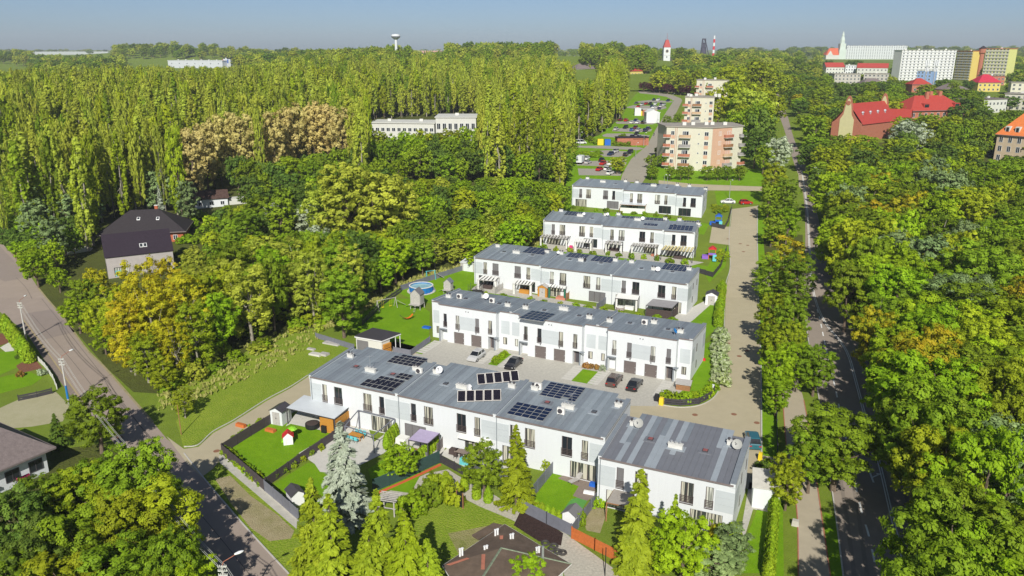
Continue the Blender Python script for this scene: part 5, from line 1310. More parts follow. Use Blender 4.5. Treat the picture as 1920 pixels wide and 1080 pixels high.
# ---------------------------------------------------------------- town houses far behind
W0 = Vector
FARB = [
 ('town_house','yellow house with red roof near the clock tower',(1182,151),(1206,150),14,9,M_yel,M_red,2,4,'gable',6),
 ('town_house','long building with orange-red roof beside the clock tower',(1184,134),(1236,132),12,8,M_pale,M_redo,2,8,'gable',5),
 ('town_house','pale house with taupe mansard in the poplar wood',(1080,148),(1119,147),14,10,M_pale,M_tileg,2,6,'hip',5),
 ('office_block','brown and white block above the poplar wood',(1047,116),(1084,116),16,10,M_terr,M_pale,3,6,'flat',0),
 ('office_block','salmon coloured long block on the skyline',(776,101),(829,101),20,12,mat('salmon_render',(.60,.32,.24),.85,.05,.3),M_pale,2,8,'flat',0),
 ('office_block','small salmon block beside the long one on the skyline',(834,103),(850,103),14,9,MATS['salmon_render'],M_pale,2,3,'flat',0),
 ('terrace_row','row with bright red roofs in the town, nearer the church',(1548,139),(1582,139),12,8,M_pale,M_red,2,6,'gable',5),
 ('terrace_row','white topped row between the two red-roofed rows',(1584,139),(1604,139),12,10,M_white,M_pale,3,4,'flat',0),
 ('terrace_row','row with bright red roofs in the town, nearer the high-rise',(1606,140),(1663,141),12,8,M_pale,M_red,2,8,'gable',5),
 ('grey_block','grey low block below the red-roofed rows',(1563,158),(1612,158),14,9,mat('grey_stone',(.45,.42,.37),.85,.08,.4),M_flat,3,7,'flat',0),
 ('grey_block','second grey low block below the red-roofed rows',(1618,157),(1664,158),14,9,MATS['grey_stone'],M_flat,3,6,'flat',0),
 ('blue_block','light blue block in front of the white high-rise',(1717,158),(1744,159),14,12,M_blue,M_pale,4,4,'flat',0),
 ('town_house','house with long orange roof below the ochre high-rise',(1772,146),(1815,147),12,7,M_pale,M_redo,2,6,'gable',5),
 ('town_house','orange-roofed house left of the blue block',(1718,140),(1742,141),10,10,M_pale,M_redo,2,3,'gable',4),
 ('town_house','yellow house with crimson roof below the lime high-rise',(1832,172),(1874,172),14,7,M_yel,mat('crimson_roof',(.5,.03,.06),.6,.1,1),2,5,'hip',6),
 ('town_house','brick building behind the crimson roof',(1846,160),(1882,160),12,8,M_terr,M_tileg,2,5,'flat',0),
 ('pale_block','pale block at the picture edge above the long one',(1893,178),(1960,180),14,9,M_cream,M_flat,3,6,'flat',0),
 ('pale_block','long pale block with peach stripes at the picture edge',(1880,205),(1990,212),14,10,M_cream,M_flat,3,10,'flat',0),
 ('pale_block','low pale block with dark cornice beside the school',(1822,214),(1885,210),14,8,M_pale,M_tileg,2,9,'flat',0),
 ('dark_roof_house','dark roofed house behind the school chimneys',(1776,188),(1812,186),12,7,M_terr,M_tileg,2,5,'hip',4),
 ('dark_roof_house','long dark roofed house behind the hedge trees',(1615,172),(1660,172),12,6,M_terr,M_tileg,2,6,'hip',4),
 ('turret_house','brick house with red turret carrying phone masts',(1707,186),(1742,186),10,10,M_terr,M_red,2,3,'hip',4),
 ('warehouse','long white warehouse on the horizon',(63,103),(203,102),60,11,M_white,M_white,1,0,'flat',0),
 ('store','white store hall behind the poplar wood',(239,118),(312,118),30,9,M_white,M_pale,1,5,'flat',0),
 ('store','grey store hall with dark windows behind the poplar wood',(316,128),(418,129),30,11,mat('store_grey',(.50,.52,.54),.7,.04,.3),M_white,2,7,'flat',0),
 ('shed_hall','low grey hall beside the store',(150,113),(196,113),20,5,MATS['store_grey'],M_pale,1,4,'flat',0),
 ('roadside_house','white building beside the far road',(1449,136),(1472,136),10,10,M_pale,M_pale,3,3,'flat',0),
]
for nm, lb, A, B, dp, h, wm, rm, fl, by, rf, rh in FARB: block(nm, lb, 'building', A, B, dp, h, wm, rm, fl, by, (1.5,1.6), None, .9, rf, rh, .5)
block('high_rise', 'long white high-rise with balcony bands', 'high-rise', (1684,153), (1785,152), 12, 29, mat('white_panel',(.70,.70,.66),.8,.04,.2), M_pale, 11, 14, (1.6,1.2), strips=mat('band_pale',(.60,.61,.60),.8))
block('high_rise', 'ochre and white high-rise beside the long white one', 'high-rise', (1787,150), (1816,152), 12, 28, mat('ochre_panel',(.58,.45,.12),.8,.04,.2), M_redo, 11, 4, (1.6,1.2), strips=M_pale)
block('high_rise', 'lime and yellow high-rise standing apart', 'high-rise', (1838,158), (1882,160), 13, 31, M_lime, M_redo, 11, 7, (1.6,1.2), strips=M_cream)
block('slab_block', 'very long white slab block on the skyline', 'high-rise', (1585,112), (1698,112), 14, 30, M_white, M_pale, 9, 26, (2.4,1.4), strips=mat('slab_band',(.62,.66,.64),.8))
# clock tower
def tower(nm, label, cat, px, py_base, w_, h, wall, roofm, rh, clock=False, sides=4):
    p = T(px, py_base); t = thing(nm, label, cat, p); m = MB(); m.box(-w_/2,w_/2,-w_/2,w_/2,-8,h); m.build('tower_shaft', wall, t)
    r = MB(); o = w_/2+.4; r.poly([(-o,-o,h+.01),(o,-o,h+.01),(w_*.22,-w_*.22,h+rh),(-w_*.22,-w_*.22,h+rh)]); r.poly([(o,-o,h+.01),(o,o,h+.01),(w_*.22,w_*.22,h+rh),(w_*.22,-w_*.22,h+rh)]); r.poly([(-o,o,h+.01),(-o,-o,h+.01),(-w_*.22,-w_*.22,h+rh),(-w_*.22,w_*.22,h+rh)]); r.poly([(o,o,h+.01),(-o,o,h+.01),(-w_*.22,w_*.22,h+rh),(w_*.22,w_*.22,h+rh)])
    r.box(-w_*.22,w_*.22,-w_*.22,w_*.22,h+rh-.1,h+rh+.5); r.tube((0,0,h+rh),(0,0,h+rh*2.0),.25,.08); r.build('tower_roof', roofm, t)
    if clock:
        c_ = MB(); c_.lathe([(w_*.28,0),(w_*.28,.15)], (0,0,0), 16); o_ = c_.build('clock_face', M_cream, t, (0,-w_/2-.02,h-w_*.55)); o_.rotation_euler = (math.pi/2,0,0)
        k = MB(); k.lathe([(w_*.2,0),(w_*.2,.1)], (0,0,.16), 16); k.build('clock_dial', M_frame, o_)
        for z in (.25,.5): q = MB(); q.box(-.6,.6,-w_/2-.08,-w_/2,h*z,h*z+2.4); q.build('window', M_glass, t)
        q = MB(); q.box(-w_/2-.3,w_/2+.3,-w_/2-.3,w_/2+.3,h*.62,h*.62+.5); q.build('cornice', M_pale, t)
tower('clock_tower', 'white clock tower with red tent roof', 'tower', 1248, 128, 9.5, 29, M_white, M_red, 10, True)
tower('small_turret', 'small white turret with red roof by the clock tower', 'tower', 1194, 128, 3.6, 9, M_white, M_redo, 4)
def church():
    p = T(1567,112); t = thing('church', 'church with pale stepped spire and red nave roof on the skyline', 'church', p); s = p.y/1480
    pale = mat('spire_pale', (.55,.62,.55), .8, .06, .1)
    m = MB(); x = 11*s; m.box(x-6*s, x+6*s, 0, 12*s, -5, 18*s); m.box(x-5*s, x+5*s, 1*s, 11*s, 18*s, 28*s); m.build('tower', pale, t)
    m = MB(); m.lathe([(4.2*s,28*s),(4.2*s,34*s),(3*s,38*s),(2.2*s,40*s),(2.2*s,43*s),(.3*s,49*s)], (x,6*s,0), 8); m.build('spire', pale, t)
    m = MB(); L = 30*s; x0 = -18*s; m.quad((x0,0,8*s),(x0+L,0,8*s),(x0+L,10*s,20*s),(x0+8*s,10*s,20*s)); m.tri((x0,0,8*s),(x0+8*s,10*s,20*s),(x0,20*s,8*s)); m.build('nave_roof', M_redo, t)
    m = MB(); m.box(x0, x0+L, .2, 18*s, -5, 8*s); m.tri((x0+2*s,-.2,8*s),(x0+12*s,-.2,8*s),(x0+7*s,-.2,16*s)); m.build('nave_wall', M_pale, t)
church()
def skyline_bits():
    p = T(743,112); s = 900/1480; p = Vector(((743-960)/F*CP*900, 900, gz(900))); t = thing('water_tower', 'white disc-topped water tower on the skyline', 'water tower', p)
    zt = CH + (93-67)*s; m = MB(); m.tube((0,0,-2),(0,0,zt-p.z-4),1.6,1.4,10); m.build('stem', M_white, t); m = MB(); m.lathe([(1.5,zt-p.z-5.5),(4.6,zt-p.z-3.2),(4.8,zt-p.z-1.6),(4.4,zt-p.z),(1,zt-p.z+.4)],(0,0,0),16); m.build('tank', M_white, t); m = MB(); m.lathe([(4.95,zt-p.z-2.9),(4.95,zt-p.z-2.0)],(0,0,0),16); m.build('window_band', M_skyg, t)
    y = 1800; s = y/1480; p = Vector(((1338-960)/F*CP*y, y, gz(y))); t = thing('factory_chimney', 'red and white striped chimney on the skyline', 'chimney', p); zt = CH + (93-69)*s - p.z
    for k in range(7):
        m = MB(); m.tube((0,0,zt*k/7-(3 if k == 0 else 0)),(0,0,zt*(k+1)/7-.05),2.9-.15*k,2.75-.15*k,12); m.build('stripe', M_white if k % 2 == 0 else M_redp, t)
    p = Vector(((1319-960)/F*CP*y, y, gz(y))); t = thing('blast_furnace', 'dark blast furnace tower with sloping conveyor on the skyline', 'industrial tower', p); zt = CH + (93-74)*s - p.z
    st = mat('furnace_dark', (.06,.055,.08), .8, .2, .2)
    m = MB(); m.lathe([(6,-3),(6,zt*.4),(4,zt*.6),(2.5,zt*.8)],(0,0,0),10); m.build('furnace', st, t)
    m = MB()
    for a in (-6,6):
        for b in (-6,6): m.tube((a,b,-3),(a*.5,b*.5,zt),.8,.7)
    for k in range(1,5): z = zt*k/5; q = 6-3*k/5; m.tube((-q,-q,z),(q,-q,z),.5); m.tube((-q,-q,z),(q,-q,z+zt/5),.4)
    m.box(-3,3,-3,3,zt-3,zt); m.build('frame_tower', st, t)
    m = MB(); m.hexa([(3,-1.5,zt-4),(14,-1.5,0),(14,1.5,0),(3,1.5,zt-4),(3,-1.5,zt-1),(16,-1.5,0),(16,1.5,0),(3,1.5,zt-1)]); m.build('conveyor', st, t)
    y = 800; s = y/1480; p = Vector(((1843-960)/F*CP*y, y, gz(y))); zt = CH + 2 - p.z; t = thing('old_water_tower', 'brick water tower with dark cone roof behind the lime high-rise', 'water tower', p)
    m = MB(); m.lathe([(2,-2),(2,zt-6),(3.2,zt-5),(3.2,zt-1)],(0,0,0),10); m.build('shaft', M_terr, t); m = MB(); m.lathe([(3.6,zt-1),(.4,zt+1.5)],(0,0,0),10); m.build('cone_roof', M_tileb, t)
    # store sign
    A = T(420,128); B = T(432,129); an, L = frame_at(A, B); t = thing('store_sign', 'white store sign board with blue square mark and orange stripe', 'sign', A, an); m = MB(); m.box(0,L,0,1,-2,13); m.build('board', M_white, t); m = MB(); m.box(L*.15,L*.8,-.1,-.01,7.5,12.4); sq = m.build('blue_mark', M_bluep, t); m = MB(); m.lathe([(L*.16,0),(L*.16,.1)],(0,0,0),12); o = m.build('white_ring', M_white, sq, (L*.47,-.12,10)); o.rotation_euler=(math.pi/2,0,0); m = MB(); m.box(-L*.12,L*.02,-.1,1.05,-2,12); m.build('orange_stripe', M_orp, t)
    # phone masts on the turret
    p = T(1716,186); t = thing('phone_mast', 'pair of lattice phone masts with white antenna panels', 'mast', Vector((p.x+7, p.y+4, p.z+13))); 
    for k in (0,1):
        m = MB(); x = k*6; m.tube((x,0,-3),(x,0,13),.35); m.build('pole', M_steel, t); m = MB()
        for q in range(3): m.box(x-1.6+q*1.3, x-.8+q*1.3, -.5, -.1, 9.5, 13); m.box(x-1.2+q*1.0, x-.6+q*1.0, -.5, -.1, 5.5, 8)
        m.build('antenna_panels', M_white, t)
skyline_bits()

# ---------------------------------------------------------------- single trees that stand out
# around the nearest gardens and the bottom edge
tree_px('spruce', 637, 790, 12.5, 3.4, 'blue', 'silvery blue spruce towering over the small lawn gardens')
tree_px('larch', 582, 895, 12, 3.3, 'spr', 'light green conifer with thin tip at the edge of the street verge')
tree_px('larch', 615, 925, 11.5, 3.2, 'spr', 'yellow-green conifer in front of the blue spruce')
tree_px('larch', 705, 917, 12.5, 3.4, 'spr', 'bright conifer beside the wooden garden frame')
tree_px('larch', 757, 958, 11.5, 3.4, 'yel', 'yellowish conifer nearest the brown roof')
tree_px('larch', 690, 985, 9.5, 3.2, 'spr', 'low conifer at the bottom edge between two taller ones')
tree_px('larch', 800, 1010, 8.5, 2.8, 'spr', 'conifer closest to the corner of the brown roof')
tree_px('broad', 747, 838, 4.6, 2.3, 'bright', 'small round-headed tree by the green screen fence')
tree_px('broad', 906, 832, 7.2, 2.7, 'mid', 'dark green tree by the striped garden fence')
tree_px('larch', 968, 795, 11.0, 2.7, 'yel', 'tall yellowing larch against the white facade')
tree_px('spruce', 1203, 878, 12.0, 3.0, 'spr', 'dense green spruce in front of the patchy roofed section')
tree_px('spruce', 1268, 925, 8.5, 1.5, 'spr', 'slim sparse spruce beside the tall garden spruce')
tree_px('spruce', 1244, 955, 6.0, .8, 'dark', 'very narrow dark conifer between two garden spruces')
tree_px('broad', 1285, 968, 8.0, 3.4, 'bright', 'bright green leafy tree at the foot of the gable')
tree_px('pine', 1375, 985, 5.5, 2.2, 'pine', 'grey-green pine at the corner of the side lawn')
tree_px('pine', 1345, 1020, 5.0, 2.4, 'pine', 'low grey-green pine at the bottom edge below the gable')
tree_px('broad', 990, 1050, 5.5, 2.2, 'bright', 'leafy treetop in front of the brown roof')
for i, (x, y, r, f, lb) in enumerate([(822,888,2.3,'yel','yellow-green shrub thicket beside the cobbled lane'), (800,905,2.0,'mid','green shrub spilling onto the cobbled lane'), (848,905,1.6,'yel','tall grassy shrub in the wild garden'), (770,925,1.8,'bright','bush in the wild garden behind the conifers')]):
    tree_px('bush', x, y, 2.8, r, f, lb)
for i, (x, y, lb) in enumerate([(870,890,'first small thuja under the dark green tree'), (893,905,'second small thuja under the dark green tree'), (915,912,'third small thuja beside the white garden wall')]):
    tree_px('thuja', x, y, 2.2, .5, 'thu', lb)
# bottom-left thicket
TL = [(172,735,9,3.9,'mid','broad','lone maple leaning over the street beside the yard'), (100,775,5,1.6,'dark','spruce','small dark spruce by the taupe roof'), (255,835,11,4.2,'mid','broad','green tree around the street lamp'),
      (190,850,10,3.6,'mid','oval','tree behind the street lamp thicket'), (140,870,9.5,3.6,'yel','oval','yellow-green tree in the roadside thicket'), (75,885,9,3.4,'mid','oval','tree close to the white house wall'), (15,915,10,3.8,'dark','broad','dark tree at the picture edge by the white house'),
      (290,900,11,3.7,'yel','oval','roadside tree casting shade on the junction'), (225,925,11,4.0,'yel','broad','olive tree in the middle of the roadside thicket'), (130,960,10,4.2,'mid','broad','green tree low in the roadside thicket'), (50,985,10,4.2,'dark','broad','dark tree at the lower corner'),
      (300,990,10,3.8,'mid','broad','tree overhanging the street wires'), (215,1010,10,4.0,'mid','oval','tree at the bottom edge of the thicket'), (340,1045,8,3.2,'bright','broad','bright small tree by the lowest lamp'), (105,1045,9,4.0,'yel','broad','yellowish tree at the bottom corner'), (0,1050,9,4,'mid','broad','tree cut by the lower corner'), (280,1060,8,3.6,'mid','broad','tree at the bottom edge beside the street')]
for x, y, h, r, f, k, lb in TL: tree_px(k, x, y, h, r, f, lb)
# golden roadside trees by the street
for x, y, h, r, f, k, lb in [(245,485,17,3.9,'gold','birch','tall golden birch beside the grey gabled house'), (300,478,17,3.9,'gold','birch','golden birch nearest the gabled house corner'), (340,508,16,3.7,'gold','birch','golden birch at the meadow side of its clump'), (210,530,13,3.0,'yel','birch','yellowing birch next to the street'),
                             (280,545,14,3.4,'gold','birch','golden birch in front of its clump'), (235,575,12,3.0,'gold','birch','lower golden birch over the street verge'), (320,590,11,3.0,'gold','birch','lower golden birch over the meadow'), (265,620,9,2.8,'yel','birch','short yellow birch at the front of the clump'),
                             (150,520,9,3.4,'mid','broad','round green tree by the street bend'), (105,500,6,2.4,'bright','broad','small bright tree opposite the red gate wall'), (180,560,9,3.2,'yel','broad','yellow-green tree over the street edge'), (140,560,7,3.0,'bright','broad','leafy tree low over the street edge'), (175,500,8,2.8,'gold','broad','yellowing tree before the gabled house'),
                             (340,725,5,1.6,'yel','birch','thin young tree on the meadow corner'), (190,605,6,2.2,'bright','oval','small green tree at the street kerb'), (300,670,6,2.2,'yel','birch','short birch above the meadow'), (270,515,16,3.8,'gold','birch','golden birch in the heart of its clump'), (225,548,14,3.4,'gold','birch','golden birch leaning to the street'), (355,560,13,3.2,'yel','birch','yellow-green birch at the wood side of the golden clump')]:
    tree_px(k, x, y, h, r, f, lb)
# lane-side and road-side trees east of the terraces
for x, y, h, r, f, k, lb in [(1582,768,11,5.0,'mid','broad','big maple standing over the road lanes'), (1530,800,9,3.2,'mid','broad','left part maple beside the footpath'), (1484,850,7.5,2.2,'yel','oval','small tree leaning over the footpath'), (1535,648,8.5,3.2,'mid','broad','round tree at the fork of footpath and road'),
                             (1478,438,14,4.6,'org','birch','large airy tree with orange tips over the road'), (1500,470,13,4.4,'mid','birch','feathery tree overhanging the road bend'), (1450,470,12,3.6,'mid','birch','feathery tree beside the resident lane'), (1455,545,11,3.2,'yel','broad','yellow-green lane tree below the feathery one'), (1490,555,11,3.4,'mid','broad','lane tree beside the road bend'),
                             (1475,600,10,3.2,'yel','broad','olive toned tree along the resident lane'), (1462,650,9,2.8,'bright','broad','bright low tree along the resident lane'), (1500,640,8.5,2.8,'bright','birch','light green tree with yellow tips by the road'), (1448,610,8,2.4,'mid','broad','slim lane tree next to the kerb shade'), (1462,700,7,2.0,'bright','oval','small tree above the footpath fork'),
                             (1455,300,14,4.0,'yel','oval','tall yellow-green tree near the apartment blocks'), (1475,330,13,3.8,'mid','oval','tree beside the far road narrowing'), (1445,345,11,3.2,'mid','oval','tree at the end of the resident lane'), (1480,385,11,3.4,'bright','oval','bright tree by the tunnel of shade'), (1450,400,9,3.0,'mid','oval','low tree by the red parked car'),
                             (1460,255,14,5.2,'silver','broad','silvery willow-like tree beside the road'), (1420,240,15,5.0,'dark','broad','grey-green tree between apartment block and road'), (1435,270,11,4,'mid','broad','green tree below the silvery one')]:
    tree_px(k, x, y, h, r, f, lb)
for x, y, h, r, f, k, lb in [(1712,225,15,7.0,'silver','broad','silvery rounded tree in front of the red school'), (1530,215,15,6,'mid','broad','large round tree beside the far road'), (1495,175,10,3.6,'gold','oval','yellow tree beside the far road'),
                             (1395,150,24,9,'yel','broad','huge willow beside the apartment blocks'), (1430,112,28,11,'yel','broad','massive yellow-green tree crown against the sky'), (1370,90,26,10,'pop','broad','tall tree crown on the skyline by the chimney'), (1350,165,20,7,'yel','broad','tree beside the second apartment block'), (1375,120,27,9,'yel','broad','yellow-green giant behind the middle apartment block'), (1415,165,22,9,'pop','broad','wide pale tree in front of the giants'), (1448,170,20,7,'yel','broad','yellow-green tree at the far road edge'), (1385,205,15,6,'bright','broad','bright tree at the corner of the front apartment block')]:
    tree_px(k, x, y, h, r, f, lb)
for x, y, r, lb in [(708,243,4.5,'green tree before the end of the long pale building'), (752,245,5,'green tree before the middle of the long pale building'), (792,242,4.5,'green tree at the joint of the pale building and its hall'), (842,240,5,'tree hiding the middle of the pale hall'), (880,238,5,'tree hiding the corner of the pale hall')]:
    tree_px('broad', x, y, 13, r, random.choice(['mid','bright','yel']), lb)
# tan poplars
for x, y in [(350,236),(375,222),(402,210),(430,205),(448,208),(506,204),(528,198),(552,192),(582,190),(610,188),(638,194)]:
    tree_px('oval', x, y, 24, 5.2, 'tan', 'tan-leaved tall tree in the clump at the middle of the wood', 'tan clump', lod='mid', name='poplar_tree')
# white-poplar thicket and big pale trees of the middle wood
for x, y, h, r, f, k, lb in [(520,378,10,4.5,'silver','broad','silvery bush-like tree in the middle wood'), (575,382,10,4.2,'silver','broad','second silvery tree in the middle wood'), (600,420,9,3.6,'silver','broad','lower silvery tree in the middle wood'),
                             (650,298,25,7.5,'pop','oval','tall pale poplar rising from the middle wood'), (700,312,22,6.8,'pop','oval','pale poplar beside the tallest one'), (735,320,20,6.0,'pop','oval','slender pale poplar at the clearing side'), (608,330,20,6.2,'pop','oval','pale poplar on the shaded side of the tallest'),
                             (545,290,14,6.2,'bright','broad','bright rounded tree beside the tan clump'), (665,275,10,3.2,'rust','oval','rust-brown crown among the dark trees')]:
    tree_px(k, x, y, h, r, f, lb)
for x, y in [(75,345),(100,320),(140,330),(180,318),(215,312),(248,312),(285,318),(325,318),(60,370),(120,360),(160,350),(90,400),(345,335)]:
    tree_px('pine', x, y, random.uniform(11,14), random.uniform(3.2,4.2), 'pine', 'grey-green pine in the stand behind the hip-roofed house', 'pine stand')
tree_px('spruce', 296, 347, 11, 1.6, 'blue', 'slim silver-blue spruce behind the hip-roofed house')
# ---------------------------------------------------------------- stands of trees
MIXD = [('broad','mid',3,'mid green'), ('oval','mid',2,'mid green oval'), ('broad','dark',1.5,'dark green'), ('broad','bright',2.5,'bright green'), ('oval','yel',2,'yellow-green'), ('oval','bright',1,'bright oval')]
c = []
c.append(wood([(330,470),(420,445),(560,430),(700,430),(800,430),(860,440),(790,455),(730,480),(650,512),(570,545),(480,582),(400,615),(360,580),(350,520)], MIXD + [('oval','pop',2.5,'pale'), ('birch','pop',2,'feathery pale')], (8,16), (3.0,4.8), 5.0, 6500, 'tree in the wood between meadow and terraces', 'trees of the wood by the terraces', where=['at its back', 'in its middle', 'at the meadow edge']))
c.append(wood([(750,330),(1010,330),(1060,345),(1010,400),(950,435),(860,465),(800,470),(740,420)], MIXD + [('oval','pop',1,'pale')], (4,11), (2.4,4.2), 4.6, 3500, 'tree in the thicket behind the terraces', 'trees of the thicket behind the terraces', where=['at its back', 'in its middle', 'at the garden edge']))
c.append(wood([(0,270),(330,260),(500,300),(650,270),(760,250),(900,240),(1040,240),(1080,270),(1060,330),(1000,345),(760,360),(640,400),(480,400),(380,370),(330,300),(0,330)], [('broad','dark',4,'dark green'), ('oval','mid',2,'green oval'), ('broad','mid',3,'mid green'), ('broad','bright',1,'bright green')], (9,15), (3.4,5.2), 6.0, 4000, 'tree in the belt below the poplar wood', 'trees of the belt below the poplars', where=['at its back', 'in its middle', 'at its front']))
c.append(wood([(0,330),(60,330),(170,400),(120,440),(60,470),(0,430)], [('broad','mid',2,'mid green'), ('broad','bright',2,'bright green'), ('broad','dark',1,'dark green')], (5,9), (2.6,3.8), 4.6, 700, 'tree beside the street bend and red gate wall', 'trees by the street bend'))
c.append(wood([(-30,128),(180,118),(430,122),(560,100),(760,92),(900,88),(1040,97),(1180,110),(1185,150),(1150,190),(1040,215),(880,205),(660,210),(450,220),(330,240),(-30,275)], [('poplar','pop',5,'yellow-green'), ('poplar','yel',2,'bright'), ('poplar','mid',1.2,'darker'), ('birch','pop',4.5,'loose-crowned'), ('oval','yel',1.6,'broad'), ('oval','pop',1.6,'pale broad'), ('birch','mid',1,'green loose-crowned')], (14,30), (1.7,3.2), 4.4, 30000, 'poplar of the big wood', 'poplars of the big wood', lod='mid', where=['along its skyline', 'in its middle rows', 'at its front edge']))
c.append(wood([(860,150),(1030,150),(1090,190),(1080,240),(1000,260),(900,235)], [('oval','yel',3,'yellow-green'), ('oval','pop',2,'pale green'), ('broad','mid',1,'mid green')], (17,22), (4.5,6), 7, 700, 'tree above the long pale building', 'tall trees above the pale building'))
c.append(wood([(1090,150),(1180,140),(1200,190),(1130,260),(1075,265)], [('oval','mid',3,'mid green'), ('broad','dark',2,'dark green'), ('oval','bright',1,'bright')], (12,17), (4,5.5), 7, 700, 'tree at the edge of the car park', 'trees at the car park'))
c.append(wood([(1530,330),(1620,300),(1760,290),(1960,300),(1960,1130),(1800,1130),(1790,1040),(1770,960),(1740,880),(1715,800),(1690,720),(1665,650),(1635,590),(1600,540),(1575,470),(1550,400)], [('broad','mid',3,'mid green'), ('broad','bright',4.5,'bright green'), ('broad','yel',2.5,'yellow-green'), ('broad','pine',1.6,'grey-green'), ('broad','org',.35,'orange-tinged'), ('birch','mid',1.4,'feathery')], (11,17), (4.4,7.0), 6.9, 9000, 'tree in the eastern wood across the road', 'trees of the eastern wood', where=['by the school', 'in its far half', 'in its near half', 'at the bottom']))
c.append(wood([(1530,200),(1640,170),(1900,200),(1960,220),(1960,320),(1750,300),(1600,310),(1540,340),(1500,300)], [('broad','mid',3,'mid green'), ('broad','dark',2,'dark green'), ('oval','yel',2,'yellow-green')], (9,13), (4,6), 8, 1200, 'tree around the red-roofed school', 'trees around the school'))
c.append(wood([(1460,130),(1560,120),(1690,145),(1900,140),(1960,180),(1900,215),(1640,200),(1500,215),(1450,175)], [('broad','mid',3,'mid green'), ('broad','dark',2,'dark green'), ('oval','yel',2,'yellow-green'), ('oval','bright',1,'bright green')], (8,13), (4.5,7), 12, 900, 'tree among the houses of the town', 'trees in the town'))
c.append(wood([(1180,130),(1340,105),(1480,110),(1480,200),(1440,210),(1300,170),(1200,160)], [('oval','yel',3,'yellow-green'), ('broad','mid',2,'mid green'), ('broad','dark',1,'dark green')], (13,20), (5,7), 9, 700, 'tree around the clock tower and apartment blocks', 'trees near the clock tower'))
for x, y, h, r, f, k, lb in [(1702,655,15,4.6,'bright','broad','tall bright tree overhanging the road bend from the east'), (1745,730,15,4.8,'mid','broad','tall tree shading the road just below the bend'), (1778,805,14,4.6,'yel','broad','yellow-green tree shading the straight of the road'), (1822,895,14,4.6,'mid','broad','tall tree beside the eastern park lamp'), (1860,1000,13,4.6,'bright','broad','bright tree at the bottom of the eastern wood edge'),
                             (1648,575,13,4.2,'org','broad','orange-tinged tree above the road signs'), (1600,480,15,4.8,'mid','broad','tall dark-stemmed tree above the far road shade'), (1572,405,14,4.6,'bright','broad','bright tree where the road narrows')]:
    tree_px(k, x, y, h, r, f, lb)
for k in range(34):
    u = random.random(); w_ = random.random()**1.5; x = 300 + 330*u - 12*w_; y = 738 - 135*u - 42*w_ + random.uniform(-4,6); p_ = T(x, y)
    plant('bush', p_.x, p_.y, random.uniform(.9,2.8), random.uniform(.9,2.3), random.choice(['yel','bright','mid','pop','pop']), f"{random.choice(['low','spreading','rounded','ragged'])} shrub at the wood edge above the meadow", 'wood edge shrubs')
for x, y, h, r, f in [(375,412,3,2.2,'mid'),(395,425,3.5,2.6,'bright'),(415,410,3,2.4,'dark'),(440,420,4,2.8,'mid'),(455,405,3.5,2.6,'yel'),(385,442,3,2.4,'bright'),(420,440,4.5,3,'mid'),(450,440,5,3,'bright'),(470,425,5,3,'mid'),(372,455,2.5,2.2,'mid'),(400,460,4,2.8,'yel'),(435,460,5,3.2,'mid'),(345,405,3,2.2,'dark'),(362,425,2.5,2,'bright')]:
    p_ = T(x, y); plant('bush', p_.x, p_.y, h, r, f, 'garden shrub in the clearing before the small white cottage', 'cottage garden shrubs', lod='mid')
settle({'broadleaf_tree': 215, 'poplar_tree': 280})
print('woods', c, len(TREES))

# ---------------------------------------------------------------- far wooded hills and skyline
HILLS = [(-640, 1550, 260, 200, 21), (-120, 1000, 200, 260, 13), (110, 1050, 170, 220, 15), (330, 1500, 300, 300, 8), (-1400, 1700, 500, 300, 6), (900, 2600, 900, 500, 6), (1700, 2600, 900, 500, 10)]
def hz(x, y): return gz(y) + sum(h*math.exp(-((x-a)/sx)**2 - ((y-b)/sy)**2) for a, b, sx, sy, h in HILLS)
def hills():
    mb = MB(); xs = np.linspace(-2600, 3600, 90); ys = np.concatenate([np.linspace(640, 1700, 40), np.linspace(1800, 3600, 20)])
    for i in range(len(ys)-1):
        for j in range(len(xs)-1):
            q = [(xs[j],ys[i]),(xs[j+1],ys[i]),(xs[j+1],ys[i+1]),(xs[j],ys[i+1])]
            if max(hz(*p)-gz(p[1]) for p in q) < .4: continue
            mb.quad(*[(p[0],p[1],hz(*p)-.35) for p in q])
    tag(mb.build('hill', M_ground, smooth=True), kind='structure')
hills()
far = []
def far_band(n, y0, y1, x0a, x1a, hr, rr, mix, skip=None):
    for _ in range(n):
        y = math.exp(random.uniform(math.log(y0), math.log(y1))); u = random.uniform(x0a, x1a); x = (u-960)/F*CP*y*1.0
        if skip and skip(u, y): continue
        if not clear_view(Vector((x, y, 0)), hr[1]+hz(x,y)-gz(y), rr[1]): continue
        k, f = random.choice(mix); far.append((k, f, x, y, hz(x, y), random.uniform(*hr), random.uniform(*rr)))
GRN = [('broad','mid'), ('broad','dark'), ('oval','mid'), ('oval','pop'), ('broad','pop')]
far_band(700, 650, 900, 600, 1250, (15,22), (5,7), [('oval','pop'), ('oval','mid'), ('poplar','pop'), ('broad','mid')])
far_band(900, 850, 1500, 150, 1500, (14,20), (5,8), GRN)
far_band(900, 780, 1500, -80, 620, (12,18), (5,8), GRN)
far_band(260, 620, 1000, 1170, 1450, (9,15), (5,7), GRN)
far_band(700, 1000, 2200, -80, 2000, (13,19), (6,9), GRN, lambda u, y: u < 60 and y < 1400)
far_band(900, 1900, 3900, -100, 2050, (14,20), (9,14), GRN)
far_band(260, 640, 1000, 1420, 1960, (10,15), (5,8), GRN)
mass(far, 'far_forest', 'distant wooded hills along the skyline')

